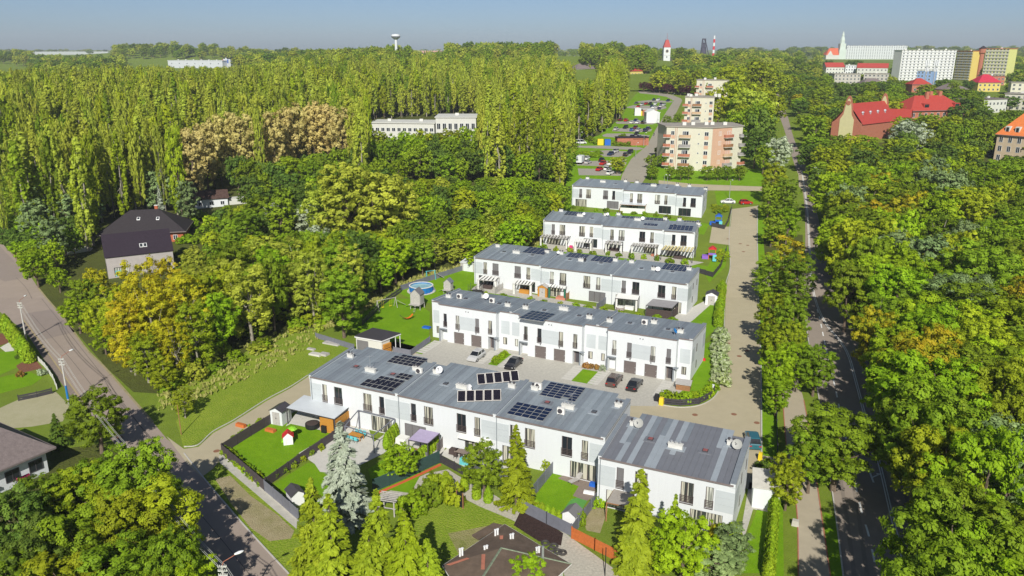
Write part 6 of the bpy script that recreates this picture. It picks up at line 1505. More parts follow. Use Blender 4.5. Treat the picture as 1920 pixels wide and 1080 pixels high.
# ================================================================ gardens, fences, street furniture, cars
S1, S2, S3 = SEGS[(1,0)], SEGS[(2,0)], SEGS[(3,0)]
def lsheet(name, s, pts, layer, m): return tag(sheet_world(name, [s.wpt(x, y) for x, y in pts], layer, m), kind='structure')
lsheet('driveway', S2, [(3,-8.6),(47.5,-8.6),(48.6,-3),(48.6,1.6),(2,1.6)], 6, M_pave)
for a in (.135, .855, 1.135, 1.855, 2.135, 2.8):
    for k in range(7): lsheet('stepping_slab', S2, [(a*16.3-.9, -1.2-k*.95), (a*16.3+.9, -1.2-k*.95), (a*16.3+.9, -.35-k*.95), (a*16.3-.9, -.35-k*.95)], 8, M_slabs)
lsheet('lawn', S2, [(15.6,-6.5),(17.3,-6.5),(17.3,-.5),(15.6,-.5)], 7, M_lawn)
lsheet('lawn', S2, [(31.2,-7),(34.8,-7),(34.8,-1.5),(31.2,-1.5)], 7, M_lawn)
lsheet('driveway', S1, [(-1,D0-.9),(44,D0-.9),(44,D0+6),(-1,D0+6)], 5, M_pave)
lsheet('lane', SEGS[(1,3)], [(-2,D0-.5),(20,D0-.5),(20,D0+9),(-2,D0+9)], 4, M_conc)
# ---------------------------------------------------------------- fences
def fence(label, px, h, m, span=2.4, post=None, base=None, cat='fence', slats=0, gaps=None, name='garden_fence', zb=.05):
    pts = [T(*p) if not isinstance(p, Vector) else p for p in px]; o = pts[0]; t = thing(name, label, cat, o)
    for a, b in zip(pts, pts[1:]):
        d = b - a; L = math.hypot(d.x, d.y); n = max(1, round(L/span)); an = math.atan2(d.y, d.x); w = L/n; dz = (b.z-a.z)/n
        k = ('fence', m.name, round(w,2), h, slats)
        if k not in MESHC:
            f = MB()
            if slats:
                for i in range(slats): z = zb + (h-zb)*i/slats; f.box(.03, w-.03, -.02, .02, z, z + (h-zb)/slats*.8)
            else:
                nn = 4
                for i in range(nn): z = zb + (h-zb)*i/nn; f.box(.03, w-.03, -.02 if i % 2 else -.022, .02, z, z + (h-zb)/nn - .008)
            MESHC[k] = f.mesh('fence_panel', m)
        kp = ('post', (post or m).name, h)
        if kp not in MESHC: p_ = MB(); p_.box(-.05,.05,-.06,.06,-.6,h+.08); MESHC[kp] = p_.mesh('post', post or m)
        for i in range(n):
            q = a.lerp(b, i/n) - o; put('fence_panel', MESHC[k], t, q, an); put('post', MESHC[kp], t, q, an)
            if base: 
                kb = ('fbase', round(w,2), base)
                if kb not in MESHC: e = MB(); e.box(0, w, -.1, .1, -.6, base); MESHC[kb] = e.mesh('plinth', M_conwall)
                put('plinth', MESHC[kb], t, q, an)
        put('post', MESHC[kp], t, b - o, an)
    return t
fence('plum panel fence along the side lane of the corner garden', [(418,851),(470,818),(520,788)], 1.55, M_anthp)
fence('plum panel fence on concrete plinth facing the street', [(417,853),(456,886),(496,921)], 1.6, M_anthp, base=.12)
fence('slate grey panel fence on plinth continuing towards the conifers', [(497,922),(530,950),(560,977)], 1.6, M_slate, base=.12)
fence('dark panel fence with pale stripe between the two lawn gardens', [(499,914),(560,870),(624,826),(655,800)], 1.35, M_anthp)
fence('green screen fence with red kerb beside the cobbled lane', [(700,923),(760,898),(824,868)], 1.8, M_gmesh, 3)
ribbon('red_edging', [(702,928),(762,902),(826,872)], .3, 5, M_redo, h=.12)
fence('dark slatted fence with white stripes beside the cobbled lane', [(826,868),(852,882),(884,900)], 1.25, M_anth, 2.4, slats=5)
fence('short slatted screen beside the mauve gazebo thujas', [(820,851),(840,826)], 1.5, M_garage, 2.0, slats=6)
fence('slate fence wall between the larch and the fenced lawn', [(1037,887),(1008,922),(979,958)], 1.7, M_slate)
fence('slate panel fence at the foot of the fenced lawn', [(979,960),(1025,983),(1071,1006)], 1.6, M_slate, 2.8)
fence('slate panel fence beside the vegetable bed', [(1072,1006),(1096,974),(1120,941)], 1.5, M_slate)
fence('orange horizontal slat fence by the cobbled lane', [(1072,1010),(1115,1032),(1158,1054)], 1.5, M_orange, 2.2, slats=9)
fence('thin dark wire fence along the resident lane verge', [(1454,717),(1456,800),(1459,900),(1452,1000),(1444,1085)], 1.1, M_frame, 2.5, slats=3)
fence('slate fence between meadow and the big lawn', [(592,634),(628,645),(664,656)], 1.1, M_slate, 2.4)
fence('slate fence behind the log shed towards the driveway', [(738,662),(770,668),(806,642)], 1.2, M_slate, 2.4)
fence('long slate fence behind the round pool', [(752,545),(808,526),(868,507)], 1.3, M_slate, 2.4)
fence('wire fence along the big lawn and the wood', [(680,610),(700,590),(715,575),(735,560),(752,548)], 1.3, M_frame, 2.5, slats=2)
fence('dark fence round the playground of the second last terrace', [(1310,512),(1336,520),(1352,500),(1362,470)], 1.2, M_anth, 2.4)
fence('dark fence round the blue playset', [(1334,425),(1358,430),(1366,415),(1372,392)], 1.2, M_anth, 2.4)
fence('curved dark fence round the hedge garden by the lane', [(1243,758),(1275,761),(1310,758),(1335,744),(1346,722)], 1.1, M_anth, 1.6, slats=3)
fence('low white wall with dark rails by the yard gate', [(63,668),(85,690),(100,712),(107,730)], .9, M_pale, 2.0)
fence('garden gate fence across the bare yard', [(35,752),(70,745),(98,738)], 1.0, M_anth, 2.0, slats=3)
fence('brick gate wall with pillars at the street bend', [(28,476),(52,468)], 1.7, M_brick, 2.5, post=M_terr, name='gate_wall', cat='wall')
fence('stepped red brick fence beside the forecourt', [(54,478),(66,495),(80,512)], 1.2, M_brick, 1.6, post=M_terr)
fence('wooden privacy screen on the middle terrace patio by the gazebo', [r3c(745,455), r3c(800,420)], 1.6, M_woodb, 1.5, slats=7)
fence('grey wooden screen beside the first patio of the middle terrace', [r3c(250,412), r3c(305,380)], 1.6, M_greyw, 1.5, slats=7)
fence('grey screen beside the paddling pool patio', [r3c(955,525), r3c(1050,455)], 1.5, M_slate, 1.8)
for f_, l_ in (('black',0),):
    pass
# ---------------------------------------------------------------- sheds, pergolas and garden furniture
def shed(label, px, py, w, d, h, an, wall, roofm, rh=.6, door=True, name='garden_shed', ridge='y'):
    p = T(px, py); t = thing(name, label, 'shed', p, an)
    m = MB(); m.box(-w/2, w/2, 0, d, -.3, h)
    if ridge == 'y': m.tri((-w/2,0,h),(w/2,0,h),(0,0,h+rh)); m.tri((w/2,d,h),(-w/2,d,h),(0,d,h+rh))
    m.build('wall', wall, t); r = MB(); o = .15
    if ridge == 'y':
        for s in (-1, 1):
            q = [(s*(w/2+o),-o,h-o*rh/(w/2)),(0,-o,h+rh),(0,d+o,h+rh),(s*(w/2+o),d+o,h-o*rh/(w/2))]
            if s > 0: q = q[::-1]
            r.hexa(q + [(a,b,c_+.06) for a,b,c_ in q])
    else: r.hexa([(-w/2-o,-o,h+.01),(w/2+o,-o,h+.01),(w/2+o,d+o,h+rh),(-w/2-o,d+o,h+rh)] + [(-w/2-o,-o,h+.1),(w/2+o,-o,h+.1),(w/2+o,d+o,h+rh+.1),(-w/2-o,d+o,h+rh+.1)])
    r.build('roof', roofm, t)
    if door:
        dd = MB(); dd.box(-w*.3, -.01, -.05, 0, 0, h*.92); dd.box(.01, w*.3, -.05, 0, 0, h*.92); do = dd.build('door', M_greyw if wall != M_greyw else M_white, t)
        hh = MB(); hh.box(-.06, .06, -.09, -.05, h*.45, h*.55); hh.build('handle', M_frame, do)
    return t
shed('white shed with dark roof at the end of the white pergola', 519, 797, 2.0, 2.2, 2.2, R(-20), M_white, M_frame, .5)
shed('small white shed behind the slate fence by the conifers', 560, 948, 1.5, 2.0, 1.5, R(35), M_dish, M_frame, .5, False)
shed('small white shed in the corner of the fenced lawn', 1066, 985, 1.6, 1.7, 1.4, R(-30), M_dish, M_shut, .5, False)
shed('tall white shed with speckled roof beside the gable path', 1434, 955, 3.0, 3.6, 2.7, R(-16), M_white, M_slabs, .5, False, ridge='x')
shed('white shed with dark roof beside the long clipped hedge', 1333, 572, 2.4, 2.4, 2.2, R(-20), M_dish, M_frame, .6)
shed('grey garden box beside the middle terrace gable', 878, 509, 4.2, 3.0, 2.0, R(-24), M_greyw, M_white, .3, True, ridge='x')
shed('orange wooden shed on the middle terrace patio', *r3c(578,432), 2.2, 2.0, 2.2, R(-24), M_wood, M_greyw, .6)
shed('brick oven shed by the farthest terrace', *r4c(305,225), 3.2, 2.5, 2.6, R(-24), M_terr, M_frame, .3, False, ridge='x')
shed('brown wooden box planter in the hedge garden', *c7(720,130), 2.2, 1.4, 1.0, R(-20), M_woodb, M_greyw, .25, False, ridge='x')
def log_shed():
    c_ = [P(*c3(*q), 2.7) for q in ((1060,122),(1262,157),(1405,102),(1195,62))]; o = c_[0]; t = thing('log_shed', 'dark roofed shed with open log store on the big lawn', 'shed', (o.x,o.y,0)); L = [p - Vector((o.x,o.y,0)) for p in c_]
    m = MB(); m.hexa([p + Vector((0,0,.0)) for p in L] + [p + Vector((0,0,.14)) for p in L]); m.build('roof', M_anth, t)
    e = MB()
    for a, b in zip(L, L[1:]+L[:1]): e.tube(a - Vector((0,0,.12)), b - Vector((0,0,.12)), .1, n=4)
    e.build('fascia', M_dish, t)
    w = MB(); q = [L[0].lerp(L[2],.02), L[0].lerp(L[1],.95)]; k = L[0].lerp(L[3],.97); r_ = L[1].lerp(L[2],.45)
    base = [L[0]*1, L[1]*1, r_, L[3].lerp(L[2],.5), L[3]*1]; cx = sum(base, Vector())/5; base = [cx + (p-cx)*.95 for p in base]
    for a, b in zip(base, base[1:]+base[:1]): w.quad((a.x,a.y,-.3),(b.x,b.y,-.3),(b.x,b.y,2.65),(a.x,a.y,2.65))
    w.build('wall', M_pale, t)
    d = base[1]-base[0]; an = math.atan2(d.y,d.x); g = MB(); g.box(.2,d.length*.48,-.06,-.01,0,2.1); g.build('door', M_shut, t, (base[0].x,base[0].y,0), an)
    d2 = base[2]-base[1]; an2 = math.atan2(d2.y,d2.x); s = MB(); s.box(.1,d2.length-.1,-.4,-.02,0,.15); s.box(.1,d2.length-.1,-.4,-.02,1.1,1.2); s.build('log_rack', M_woodb, t, (base[1].x,base[1].y,0), an2)
    lg = MB(); lg.tube((0,-.45,0),(0,-.05,0),.13,n=7); lm = lg.mesh('log', M_wood)
    for i in range(int(d2.length/.32)):
        for j in range(6):
            z = .3 + j*.27 + (.12 if j > 2 else 0); o2 = put('log', lm, t, Vector((base[1].x,base[1].y,0)) + Vector((math.cos(an2),math.sin(an2),0))*(.3+i*.3) + Vector((0,0,z)), an2)
    p = MB()
    for q in (L[2], L[2].lerp(L[3],.45), L[1].lerp(L[2],.75)): qq = cx + (q-cx)*.96; p.tube((qq.x,qq.y,-.2),(qq.x,qq.y,2.65),.07)
    p.build('post', M_dish, t)
log_shed()
def pergola(label, quad, h, roofm, postm, slat=0, walls=(), curtains=None, name='pergola', zoff=None, sag=0.0, frame=None, cat='pergola'):
    """quad: photo corners of the roof, near-left, near-right, far-right, far-left, at height h above ground"""
    c_ = [T(a, b, h) for a, b in quad]; o = c_[0]; z0 = gz(o.y); t = thing(name, label, cat, (o.x,o.y,z0)); L = [p - Vector((o.x,o.y,z0)) for p in c_]
    for p in L: p.z = h
    L[2].z += .25; L[3].z += .25
    f = MB()
    for a, b in zip(L, L[1:]+L[:1]): f.tube(a, b, .08, n=4)
    f.build('frame', frame or postm, t)
    for i, p in enumerate(L): m = MB(); m.box(p.x-.07,p.x+.07,p.y-.07,p.y+.07,-.3,p.z); m.build('post', postm, t)
    if roofm:
        n = slat or 4; gap = .03 if not slat else .35
        for i in range(n):
            a0, a1 = i/n, (i+1-gap/1.0*(1 if slat else .03))/n
            q = [L[0].lerp(L[1],a0), L[0].lerp(L[1],a1), L[3].lerp(L[2],a1), L[3].lerp(L[2],a0)]; m = MB(); m.hexa([p+Vector((0,0,.06)) for p in q] + [p+Vector((0,0,.1)) for p in q]); m.build('roof_panel', roofm, t)
    for (i, j, m_, z1) in walls:
        a, b = L[i], L[j]; m = MB(); d = (b-a); nn = Vector((-d.y,d.x,0)).normalized()*.04
        nb = 8
        for k in range(nb):
            za, zb_ = z1*k/nb, z1*(k+.94)/nb
            m.hexa([Vector((a.x,a.y,za))-nn, Vector((b.x,b.y,za))-nn, Vector((b.x,b.y,za))+nn, Vector((a.x,a.y,za))+nn, Vector((a.x,a.y,zb_))-nn, Vector((b.x,b.y,zb_))-nn, Vector((b.x,b.y,zb_))+nn, Vector((a.x,a.y,zb_))+nn])
        m.build('side_wall', m_, t)
    if curtains:
        for p, s in ((L[0],1),(L[1],-1)):
            m = MB(); d = (L[1]-L[0]).normalized()*s
            for k in range(4):
                q = p + d*(.1+.1*k); m.tube((q.x,q.y-.06*(k%2),.1),(q.x,q.y-.06*(k%2),h-.1),.07,.05,5)
            m.build('curtain', curtains, t)
    return t
pergola('white roofed pergola with timber wall beside the corner lawn', [c3(550,662),c3(908,745),c3(1028,660),c3(682,578)], 2.5, M_polyc, M_frame, walls=((1,2,M_wood,2.3),))
def timber_panel():
    a, b = T(*c3(805,835)), T(*c3(905,855)); d = b-a; an = math.atan2(d.y,d.x); L = math.hypot(d.x,d.y); t = thing('timber_screen', 'orange timber screen at the front of the white pergola', 'screen', a, an)
    for k in range(9): m = MB(); m.box(0,L,-.03,.03,k*.25,k*.25+.235); m.build('plank', M_wood, t)
    m = MB(); m.box(L*.15,L*.5,-.35,-.05,0,1.1); tag(m.build('black_cabinet', M_black, loc=a, rz=an), 'black cabinet leaning on the orange timber screen', 'cabinet')
timber_panel()
def z2(x, y): return 560 + x*.17708, 740 + y*.17708
pergola('open anthracite pergola frame over the turquoise table', [z2(490,330),z2(790,430),z2(1015,272),z2(632,182)], 2.7, None, M_slate, curtains=None)
pergola('gazebo with mauve roof and grey side blind', [z2(1165,480),z2(1365,520),z2(1490,430),z2(1285,385)], 2.4, M_purple, M_frame, slat=0, walls=((0,1,M_shut,1.1),), name='gazebo', cat='gazebo')
pergola('lean-to glass roof on timber posts behind the garden spruce', [c7(150,970),c7(300,1000),c7(380,880),c7(235,838)], 2.4, mat('dull_polycarbonate',(.33,.30,.26),.4,.08,2), M_woodb)
pergola('white pergola on the patio nearest the pool, middle terrace', [r3c(128,312),r3c(262,325),r3c(280,300),r3c(170,288)], 2.5, M_cloth, M_greyw, slat=5, curtains=M_cloth)
pergola('white slatted pergola on the deck of the middle terrace', [r3c(375,340),r3c(505,352),r3c(528,328),r3c(395,318)], 2.5, M_cloth, M_greyw, slat=6, curtains=M_cloth)
pergola('pale pergola beside the orange wooden shed', [r3c(620,362),r3c(742,378),r3c(750,362),r3c(635,350)], 2.5, M_cloth, M_frame, slat=6, curtains=mat('green_curtain',(.03,.16,.09),.8))
pergola('cream roofed pergola with loungers by the round tub', [r3c(1085,440),r3c(1240,455),r3c(1250,432),r3c(1105,415)], 2.5, M_cloth, M_frame, slat=0, curtains=M_cloth)
def gazebo2():
    t = pergola('grey tent gazebo with dark mesh sides near the lane', [r3c(1298,490),r3c(1478,510),r3c(1520,475),r3c(1345,455)], 2.3, mat('tent_grey',(.28,.27,.27),.85,.08,1.5), M_frame, name='gazebo', cat='gazebo', walls=((0,1,M_rattan,1.7),(1,2,M_rattan,1.7)))
gazebo2()
pergola('long striped pergola by the wood, terrace one from the back', [r4c(135,520),r4c(350,548),r4c(380,512),r4c(170,490)], 2.5, M_greyw, M_frame, slat=9, curtains=M_cloth)
pergola('slim pergola second from the wood, terrace one from the back', [r4c(405,558),r4c(540,570),r4c(550,545),r4c(420,538)], 2.5, M_cloth, M_greyw, slat=6, curtains=M_cloth)
pergola('white curtained pergola in the middle, terrace one from the back', [r4c(645,572),r4c(780,588),r4c(785,562),r4c(665,550)], 2.5, M_greyw, M_frame, slat=4, curtains=M_cloth)
pergola('wide slatted pergola, terrace one from the back', [r4c(848,588),r4c(1048,610),r4c(1075,572),r4c(880,552)], 2.5, M_greyw, M_frame, slat=9, curtains=M_cloth)
pergola('yellow striped awning pergola nearest the lane', [r4c(1085,620),r4c(1330,645),r4c(1355,600),r4c(1125,575)], 2.6, mat('awning_yellow',(.55,.48,.24),.8,.05,2), M_frame, slat=9)
pergola('white roofed pergola on the farthest terrace', [r4c(762,265),r4c(960,280),r4c(975,255),r4c(790,240)], 2.5, M_polyc, M_woodb, walls=((0,1,M_cloth,1.6),))
def box_table(label, px, py, w, d, h, m, an, chairs=0, cm=None, name='garden_table'):
    p = T(px, py); t = thing(name, label, 'table', p, an, None); a = MB(); a.box(-w/2,w/2,-d/2,d/2,h-.06,h); a.build('table_top', m, t)
    for x in (-w/2+.08, w/2-.08):
        for y in (-d/2+.08, d/2-.08): l = MB(); l.box(x-.04,x+.04,y-.04,y+.04,0,h-.06); l.build('leg', m, t)
    for k in range(chairs):
        s = 1 if k % 2 else -1; x = -w/2 + w*(k//2+.5)/max(1,(chairs+1)//2); q = t.matrix_basis if False else None
        c_, sn = math.cos(an), math.sin(an); lx, ly = x, s*(d/2+.35); pp = Vector((p.x+lx*c_-ly*sn, p.y+lx*sn+ly*c_, p.z))
        ch = thing('garden_chair', f"{'near' if s < 0 else 'far'} side {['first','second','third'][k//2]} chair at the {label}", 'chair', pp, an + (0 if s < 0 else math.pi), None)
        e = MB(); e.box(-.24,.24,-.24,.24,.38,.45); e.build('seat', cm or m, ch); e = MB(); e.box(-.24,.24,-.26,-.2,.45,.95); e.build('backrest', cm or m, ch)
        for ax in (-.2,.2):
            for ay in (-.2,.2): e = MB(); e.box(ax-.02,ax+.02,ay-.02,ay+.02,0,.38); e.build('leg', M_frame, ch)
box_table('turquoise garden table under the open pergola', *z2(610,470), 2.0, 1.0, .75, M_wood, R(-25), 6, M_turq)
box_table('brown patio table by the green curtain', *z2(1730,650), 1.9, 1.0, .75, M_deckw, R(-25), 4, M_rattan)
box_table('table under the mauve gazebo', *z2(1255,640), 1.6, .8, .75, M_woodb, R(-25), 2, M_rattan)
def box_item(name, label, cat, px, py, w, d, h, m, an=R(-25), z=0):
    p = T(px, py); b = MB(); b.box(-w/2,w/2,-d/2,d/2,z,z+h); k = .05
    b2 = MB(); b2.hexa([(-w/2,-d/2,z),(w/2,-d/2,z),(w/2,d/2,z),(-w/2,d/2,z),(-w/2+k,-d/2+k,z+h),(w/2-k,-d/2+k,z+h),(w/2-k,d/2-k,z+h),(-w/2+k,d/2-k,z+h)])
    return tag(b2.build(name, m, loc=p, rz=an), label, cat)
box_item('drying_towel', 'turquoise towels over a rack on the patio by the striped fence', 'towel', *z2(1765,740), 1.5, .6, .9, M_turq)
box_item('garden_sofa', 'dark rattan sofa beside the brown patio table', 'sofa', *z2(1645,625), 1.2, .9, .75, M_rattan)
box_item('white_chair_stack', 'white garden seats heaped before the mauve gazebo', 'chairs', *z2(1105,510), 1.6, 1.4, .9, M_cloth)
def hot_tub(label, px, py, r, h, m, top):
    p = T(px, py); t = thing('hot_tub', label, 'hot tub', p); a = MB(); a.lathe([(r*.95,0),(r,h*.5),(r*.97,h),(r*.85,h)], (0,0,0), 18); a.build('tub', m, t, ); b = MB(); b.lathe([(r*.84,h+.005),(r*.6,h+.06)],(0,0,0),18); b.build('cover', top, t)
hot_tub('black round hot tub under the white pergola', *c3(745,805), 1.05, .7, M_black, M_rattan)
hot_tub('white round tub on the middle terrace patio', *r3c(1118,520), .95, .65, mat('tub_slats',(.35,.30,.27),.7,.2,6), M_cloth)
def pool():
    p = T(790,545); r = 2.6; h = 1.25; t = thing('round_pool', 'round blue above-ground pool on the lawn', 'pool', p)
    n = 18
    for i in range(n):
        a0, a1 = 2*math.pi*i/n, 2*math.pi*(i+1)/n; m = MB(); m.quad((r*math.cos(a0),r*math.sin(a0),0),(r*math.cos(a1),r*math.sin(a1),0),(r*math.cos(a1),r*math.sin(a1),h),(r*math.cos(a0),r*math.sin(a0),h)); m.build('liner_panel', M_pblue, t)
        q = MB(); q.tube((r*1.02*math.cos(a0),r*1.02*math.sin(a0),-.1),(r*1.02*math.cos(a0),r*1.02*math.sin(a0),h),.05); q.build('upright', M_bluep, t)
    m = MB(); m.lathe([(r*.99,h-.25),(r*.99,h-.24)],(0,0,0),24); m.build('water', M_water, t)
    m = MB()
    for i in range(24): a0, a1 = 2*math.pi*i/24, 2*math.pi*(i+1)/24; m.hexa([(r*.94*math.cos(a0),r*.94*math.sin(a0),h),(r*1.05*math.cos(a0),r*1.05*math.sin(a0),h),(r*1.05*math.cos(a1),r*1.05*math.sin(a1),h),(r*.94*math.cos(a1),r*.94*math.sin(a1),h)]+[(r*.94*math.cos(a0),r*.94*math.sin(a0),h+.08),(r*1.05*math.cos(a0),r*1.05*math.sin(a0),h+.08),(r*1.05*math.cos(a1),r*1.05*math.sin(a1),h+.08),(r*.94*math.cos(a1),r*.94*math.sin(a1),h+.08)])
    m.build('rim', M_dish, t)
    m = MB()
    for x in (-.25,.25): m.tube((r+x*.0+.7,x-.6,0),(r,x-.6,h+.3),.04); 
    for k in range(4): m.tube((r+.7-.17*k,-.85,.3*k+.2),(r+.7-.17*k,-.35,.3*k+.2),.03)
    m.build('ladder', M_steel, t)
pool()
tag(sheet_world('pool_mat', [T(790,545) + Vector((3.2*math.cos(k*.35), 3.2*math.sin(k*.35), 0)) for k in range(18)], 5, M_slabs), kind='structure')
def playhouse(label, px, py, s, wall, roofm, an, stilts=0, trim=None):
    p = T(px, py); t = thing('playhouse', label, 'playhouse', p, an); w, d, h = 1.1*s, 1.0*s, 1.1*s; z = stilts
    m = MB(); facade(m, -w/2, w/2, z, z+h, -d/2, [(-.2*s,.2*s,z+.05,z+.75*s)], .05); m.box(-w/2, w/2, -d/2+.06, d/2, z, z+h); m.tri((-w/2,-d/2,z+h),(w/2,-d/2,z+h),(0,-d/2,z+h+.5*s)); m.tri((w/2,d/2,z+h),(-w/2,d/2,z+h),(0,d/2,z+h+.5*s)); m.build('wall', wall, t)
    r = MB()
    for q in (-1,1):
        k = [(q*(w/2+.15),-d/2-.12,z+h-.12),(0,-d/2-.12,z+h+.5*s),(0,d/2+.12,z+h+.5*s),(q*(w/2+.15),d/2+.12,z+h-.12)]
        if q > 0: k = k[::-1]
        r.hexa(k + [(a,b,c_+.06) for a,b,c_ in k])
    r.build('roof', roofm, t); g = MB(); g.box(w/2,w/2+.05,-.3*s,.3*s,z+.05,z+.8*s); g.box(-w/2-.25,-w/2,-.25*s,.25*s,z+.3*s,z+.5*s); g.build('side_panel', trim or M_greyw, t)
    if stilts:
        for x in (-w/2,w/2):
            for y in (-d/2,d/2): l = MB(); l.box(x-.06,x+.06,y-.06,y+.06,-.1,z); l.build('leg', M_greyw, t)
        f = MB(); f.box(-w/2-.1,w/2+.1,-d/2-.7,d/2+.1,z-.1,z); f.build('platform', M_greyw, t)
        f = MB()
        for k in range(4): f.box(.1,.6,-d/2-.8-.2*k,-d/2-.7-.2*k,z-.3*(k+1),z-.3*(k+1)+.06)
        f.build('ladder', M_greyw, t)
        f = MB(); f.hexa([(-w/2-.1,-.25,z-.05),(-w/2-1.8,-.25,.05),(-w/2-1.8,.25,.05),(-w/2-.1,.25,z-.05),(-w/2-.1,-.25,z),(-w/2-1.8,-.25,.12),(-w/2-1.8,.25,.12),(-w/2-.1,.25,z)]); f.build('slide', M_greenp, t)
playhouse('toy house with red roof and green side on the corner lawn', 541, 831, 1.15, M_dish, M_redp, R(15), 0, M_greenp)
playhouse('grey playhouse on stilts with small slide', 783, 578, 2.0, M_greyw, M_shut, R(-20), 1.2)
playhouse('little grey playhouse beyond the roof by the pool', *r2c(210,98), 1.5, M_greyw, M_slate, R(-20), .9)
p = T(549,822); m = MB(); m.tube((0,0,0),(0,0,1.6),.03); po = tag(m.build('toy_parasol', M_orp, loc=p), 'green toy parasol behind the toy house', 'parasol'); m = MB(); m.lathe([(.75,1.45),(.5,1.7),(.05,1.85)],(0,0,0),8); m.build('canopy', M_greenp, po)
def swing(label, px, py, L, an, m1, m2):
    p = T(px, py); t = thing('swing_set', label, 'swing set', p, an); h = 2.1; f = MB()
    for x in (0, L):
        for y in (-.8,.8): f.tube((x,y,0),(x,0,h),.06)
    f.tube((-.2,0,h),(L+.2,0,h),.06); f.build('frame', m1, t)
    for k in range(2):
        x = L*(k+.7)/2.4; s = MB(); s.tube((x-.2,0,h),(x-.2,0,.5),.015,n=4); s.tube((x+.2,0,h),(x+.2,0,.5),.015,n=4); s.box(x-.25,x+.25,-.12,.12,.44,.5); s.build('swing_seat', m2, t)
    s = MB(); s.hexa([(L+.3,-.3,1.4),(L+.3,.3,1.4),(L+2.2,.3,.1),(L+2.2,-.3,.1),(L+.3,-.3,1.48),(L+.3,.3,1.48),(L+2.2,.3,.18),(L+2.2,-.3,.18)]); s.build('slide', M_greyw, t)
swing('timber swing set with slide on the big lawn', 708, 582, 4.2, R(35), M_greyw, M_yelp)
swing('small turquoise climbing frame behind the pool', 800, 525, 2.0, R(20), M_turq, M_orp)
def hammock():
    p = T(764,600); t = thing('hammock', 'orange hammock on a curved stand on the big lawn', 'hammock', p, R(30)); m = MB()
    for k in range(8): a, b = k/8, (k+1)/8; f_ = lambda u: (-1.6+3.2*u, 0, .35+1.0*(2*u-1)**2); m.tube(f_(a), f_(b), .05)
    m.build('stand', M_rattan, t); m = MB()
    for k in range(6): a, b = k/6, (k+1)/6; f_ = lambda u: (-1.2+2.4*u, .45-1.0*(2*u-1)**2*.45+.4*(2*u-1)**2); x0,z0=f_(a); x1,z1=f_(b); z0=.4+.7*(2*a-1)**2; z1=.4+.7*(2*b-1)**2; m.quad((x0,-.3,z0),(x1,-.3,z1),(x1,.3,z1),(x0,.3,z0))
    m.build('cloth', M_orp, t)
hammock()
def playground(label, px, py, an, cols):
    p = T(px, py); t = thing('play_tower', label, 'play tower', p, an); m = MB()
    for x in (-.8,.8):
        for y in (-.8,.8): m.box(x-.06,x+.06,y-.06,y+.06,0,2.6)
    m.build('post', cols[0], t); m = MB(); m.box(-.9,.9,-.9,.9,1.1,1.2); m.build('platform', cols[0], t); m = MB(); m.hexa([(-1,-1,2.6),(1,-1,2.6),(1,1,2.6),(-1,1,2.6),(-.15,-1,3.2),(.15,-1,3.2),(.15,1,3.2),(-.15,1,3.2)]); m.build('roof', cols[1], t)
    m = MB(); m.hexa([(.2,-1,1.15),(1.1,-1,1.15),(1.1,-2.8,.1),(.2,-2.8,.1),(.2,-1,1.35),(1.1,-1,1.35),(1.1,-2.8,.3),(.2,-2.8,.3)]); m.build('slide', cols[2], t); m = MB(); m.box(-2.4,-.9,-.7,.7,0,.9); m.build('side_box', cols[3], t); m = MB(); m.box(-.9,.9,-.95,-.88,1.2,1.7); m.build('railing', cols[3], t)
playground('colourful play tower with turquoise slide by the lane', *r4c(1480,690), R(-15), [M_orp, M_redp, M_turq, mat('violet_plastic',(.25,.12,.50),.5)])
playground('blue play tower behind the dark fence by the farthest terrace', *r4c(1530,425), R(-15), [M_bluep, M_bluep, M_turq, M_bluep])
def trampoline(label, px, py, r):
    p = T(px, py); t = thing('trampoline', label, 'trampoline', p); m = MB(); m.lathe([(r,.7),(r,.74)],(0,0,0),16); m.build('mat', M_black, t)
    for i in range(8): a = i*math.pi/4; l = MB(); l.tube((r*math.cos(a),r*math.sin(a),0),(r*math.cos(a),r*math.sin(a),2.4),.035); l.build('pole', M_frame, t)
    m = MB()
    for i in range(16):
        a0, a1 = i*math.pi/8, (i+1)*math.pi/8
        for z in (1.0,1.4,1.8,2.2): m.tube((r*math.cos(a0),r*math.sin(a0),z),(r*math.cos(a1),r*math.sin(a1),z),.015,n=3)
    m.build('net', M_rattan, t)
trampoline('netted trampoline by the farthest terrace', *r4c(235,280), 1.6)
trampoline('low dark trampoline behind the second terrace roof', *r2c(385,112), 1.7)
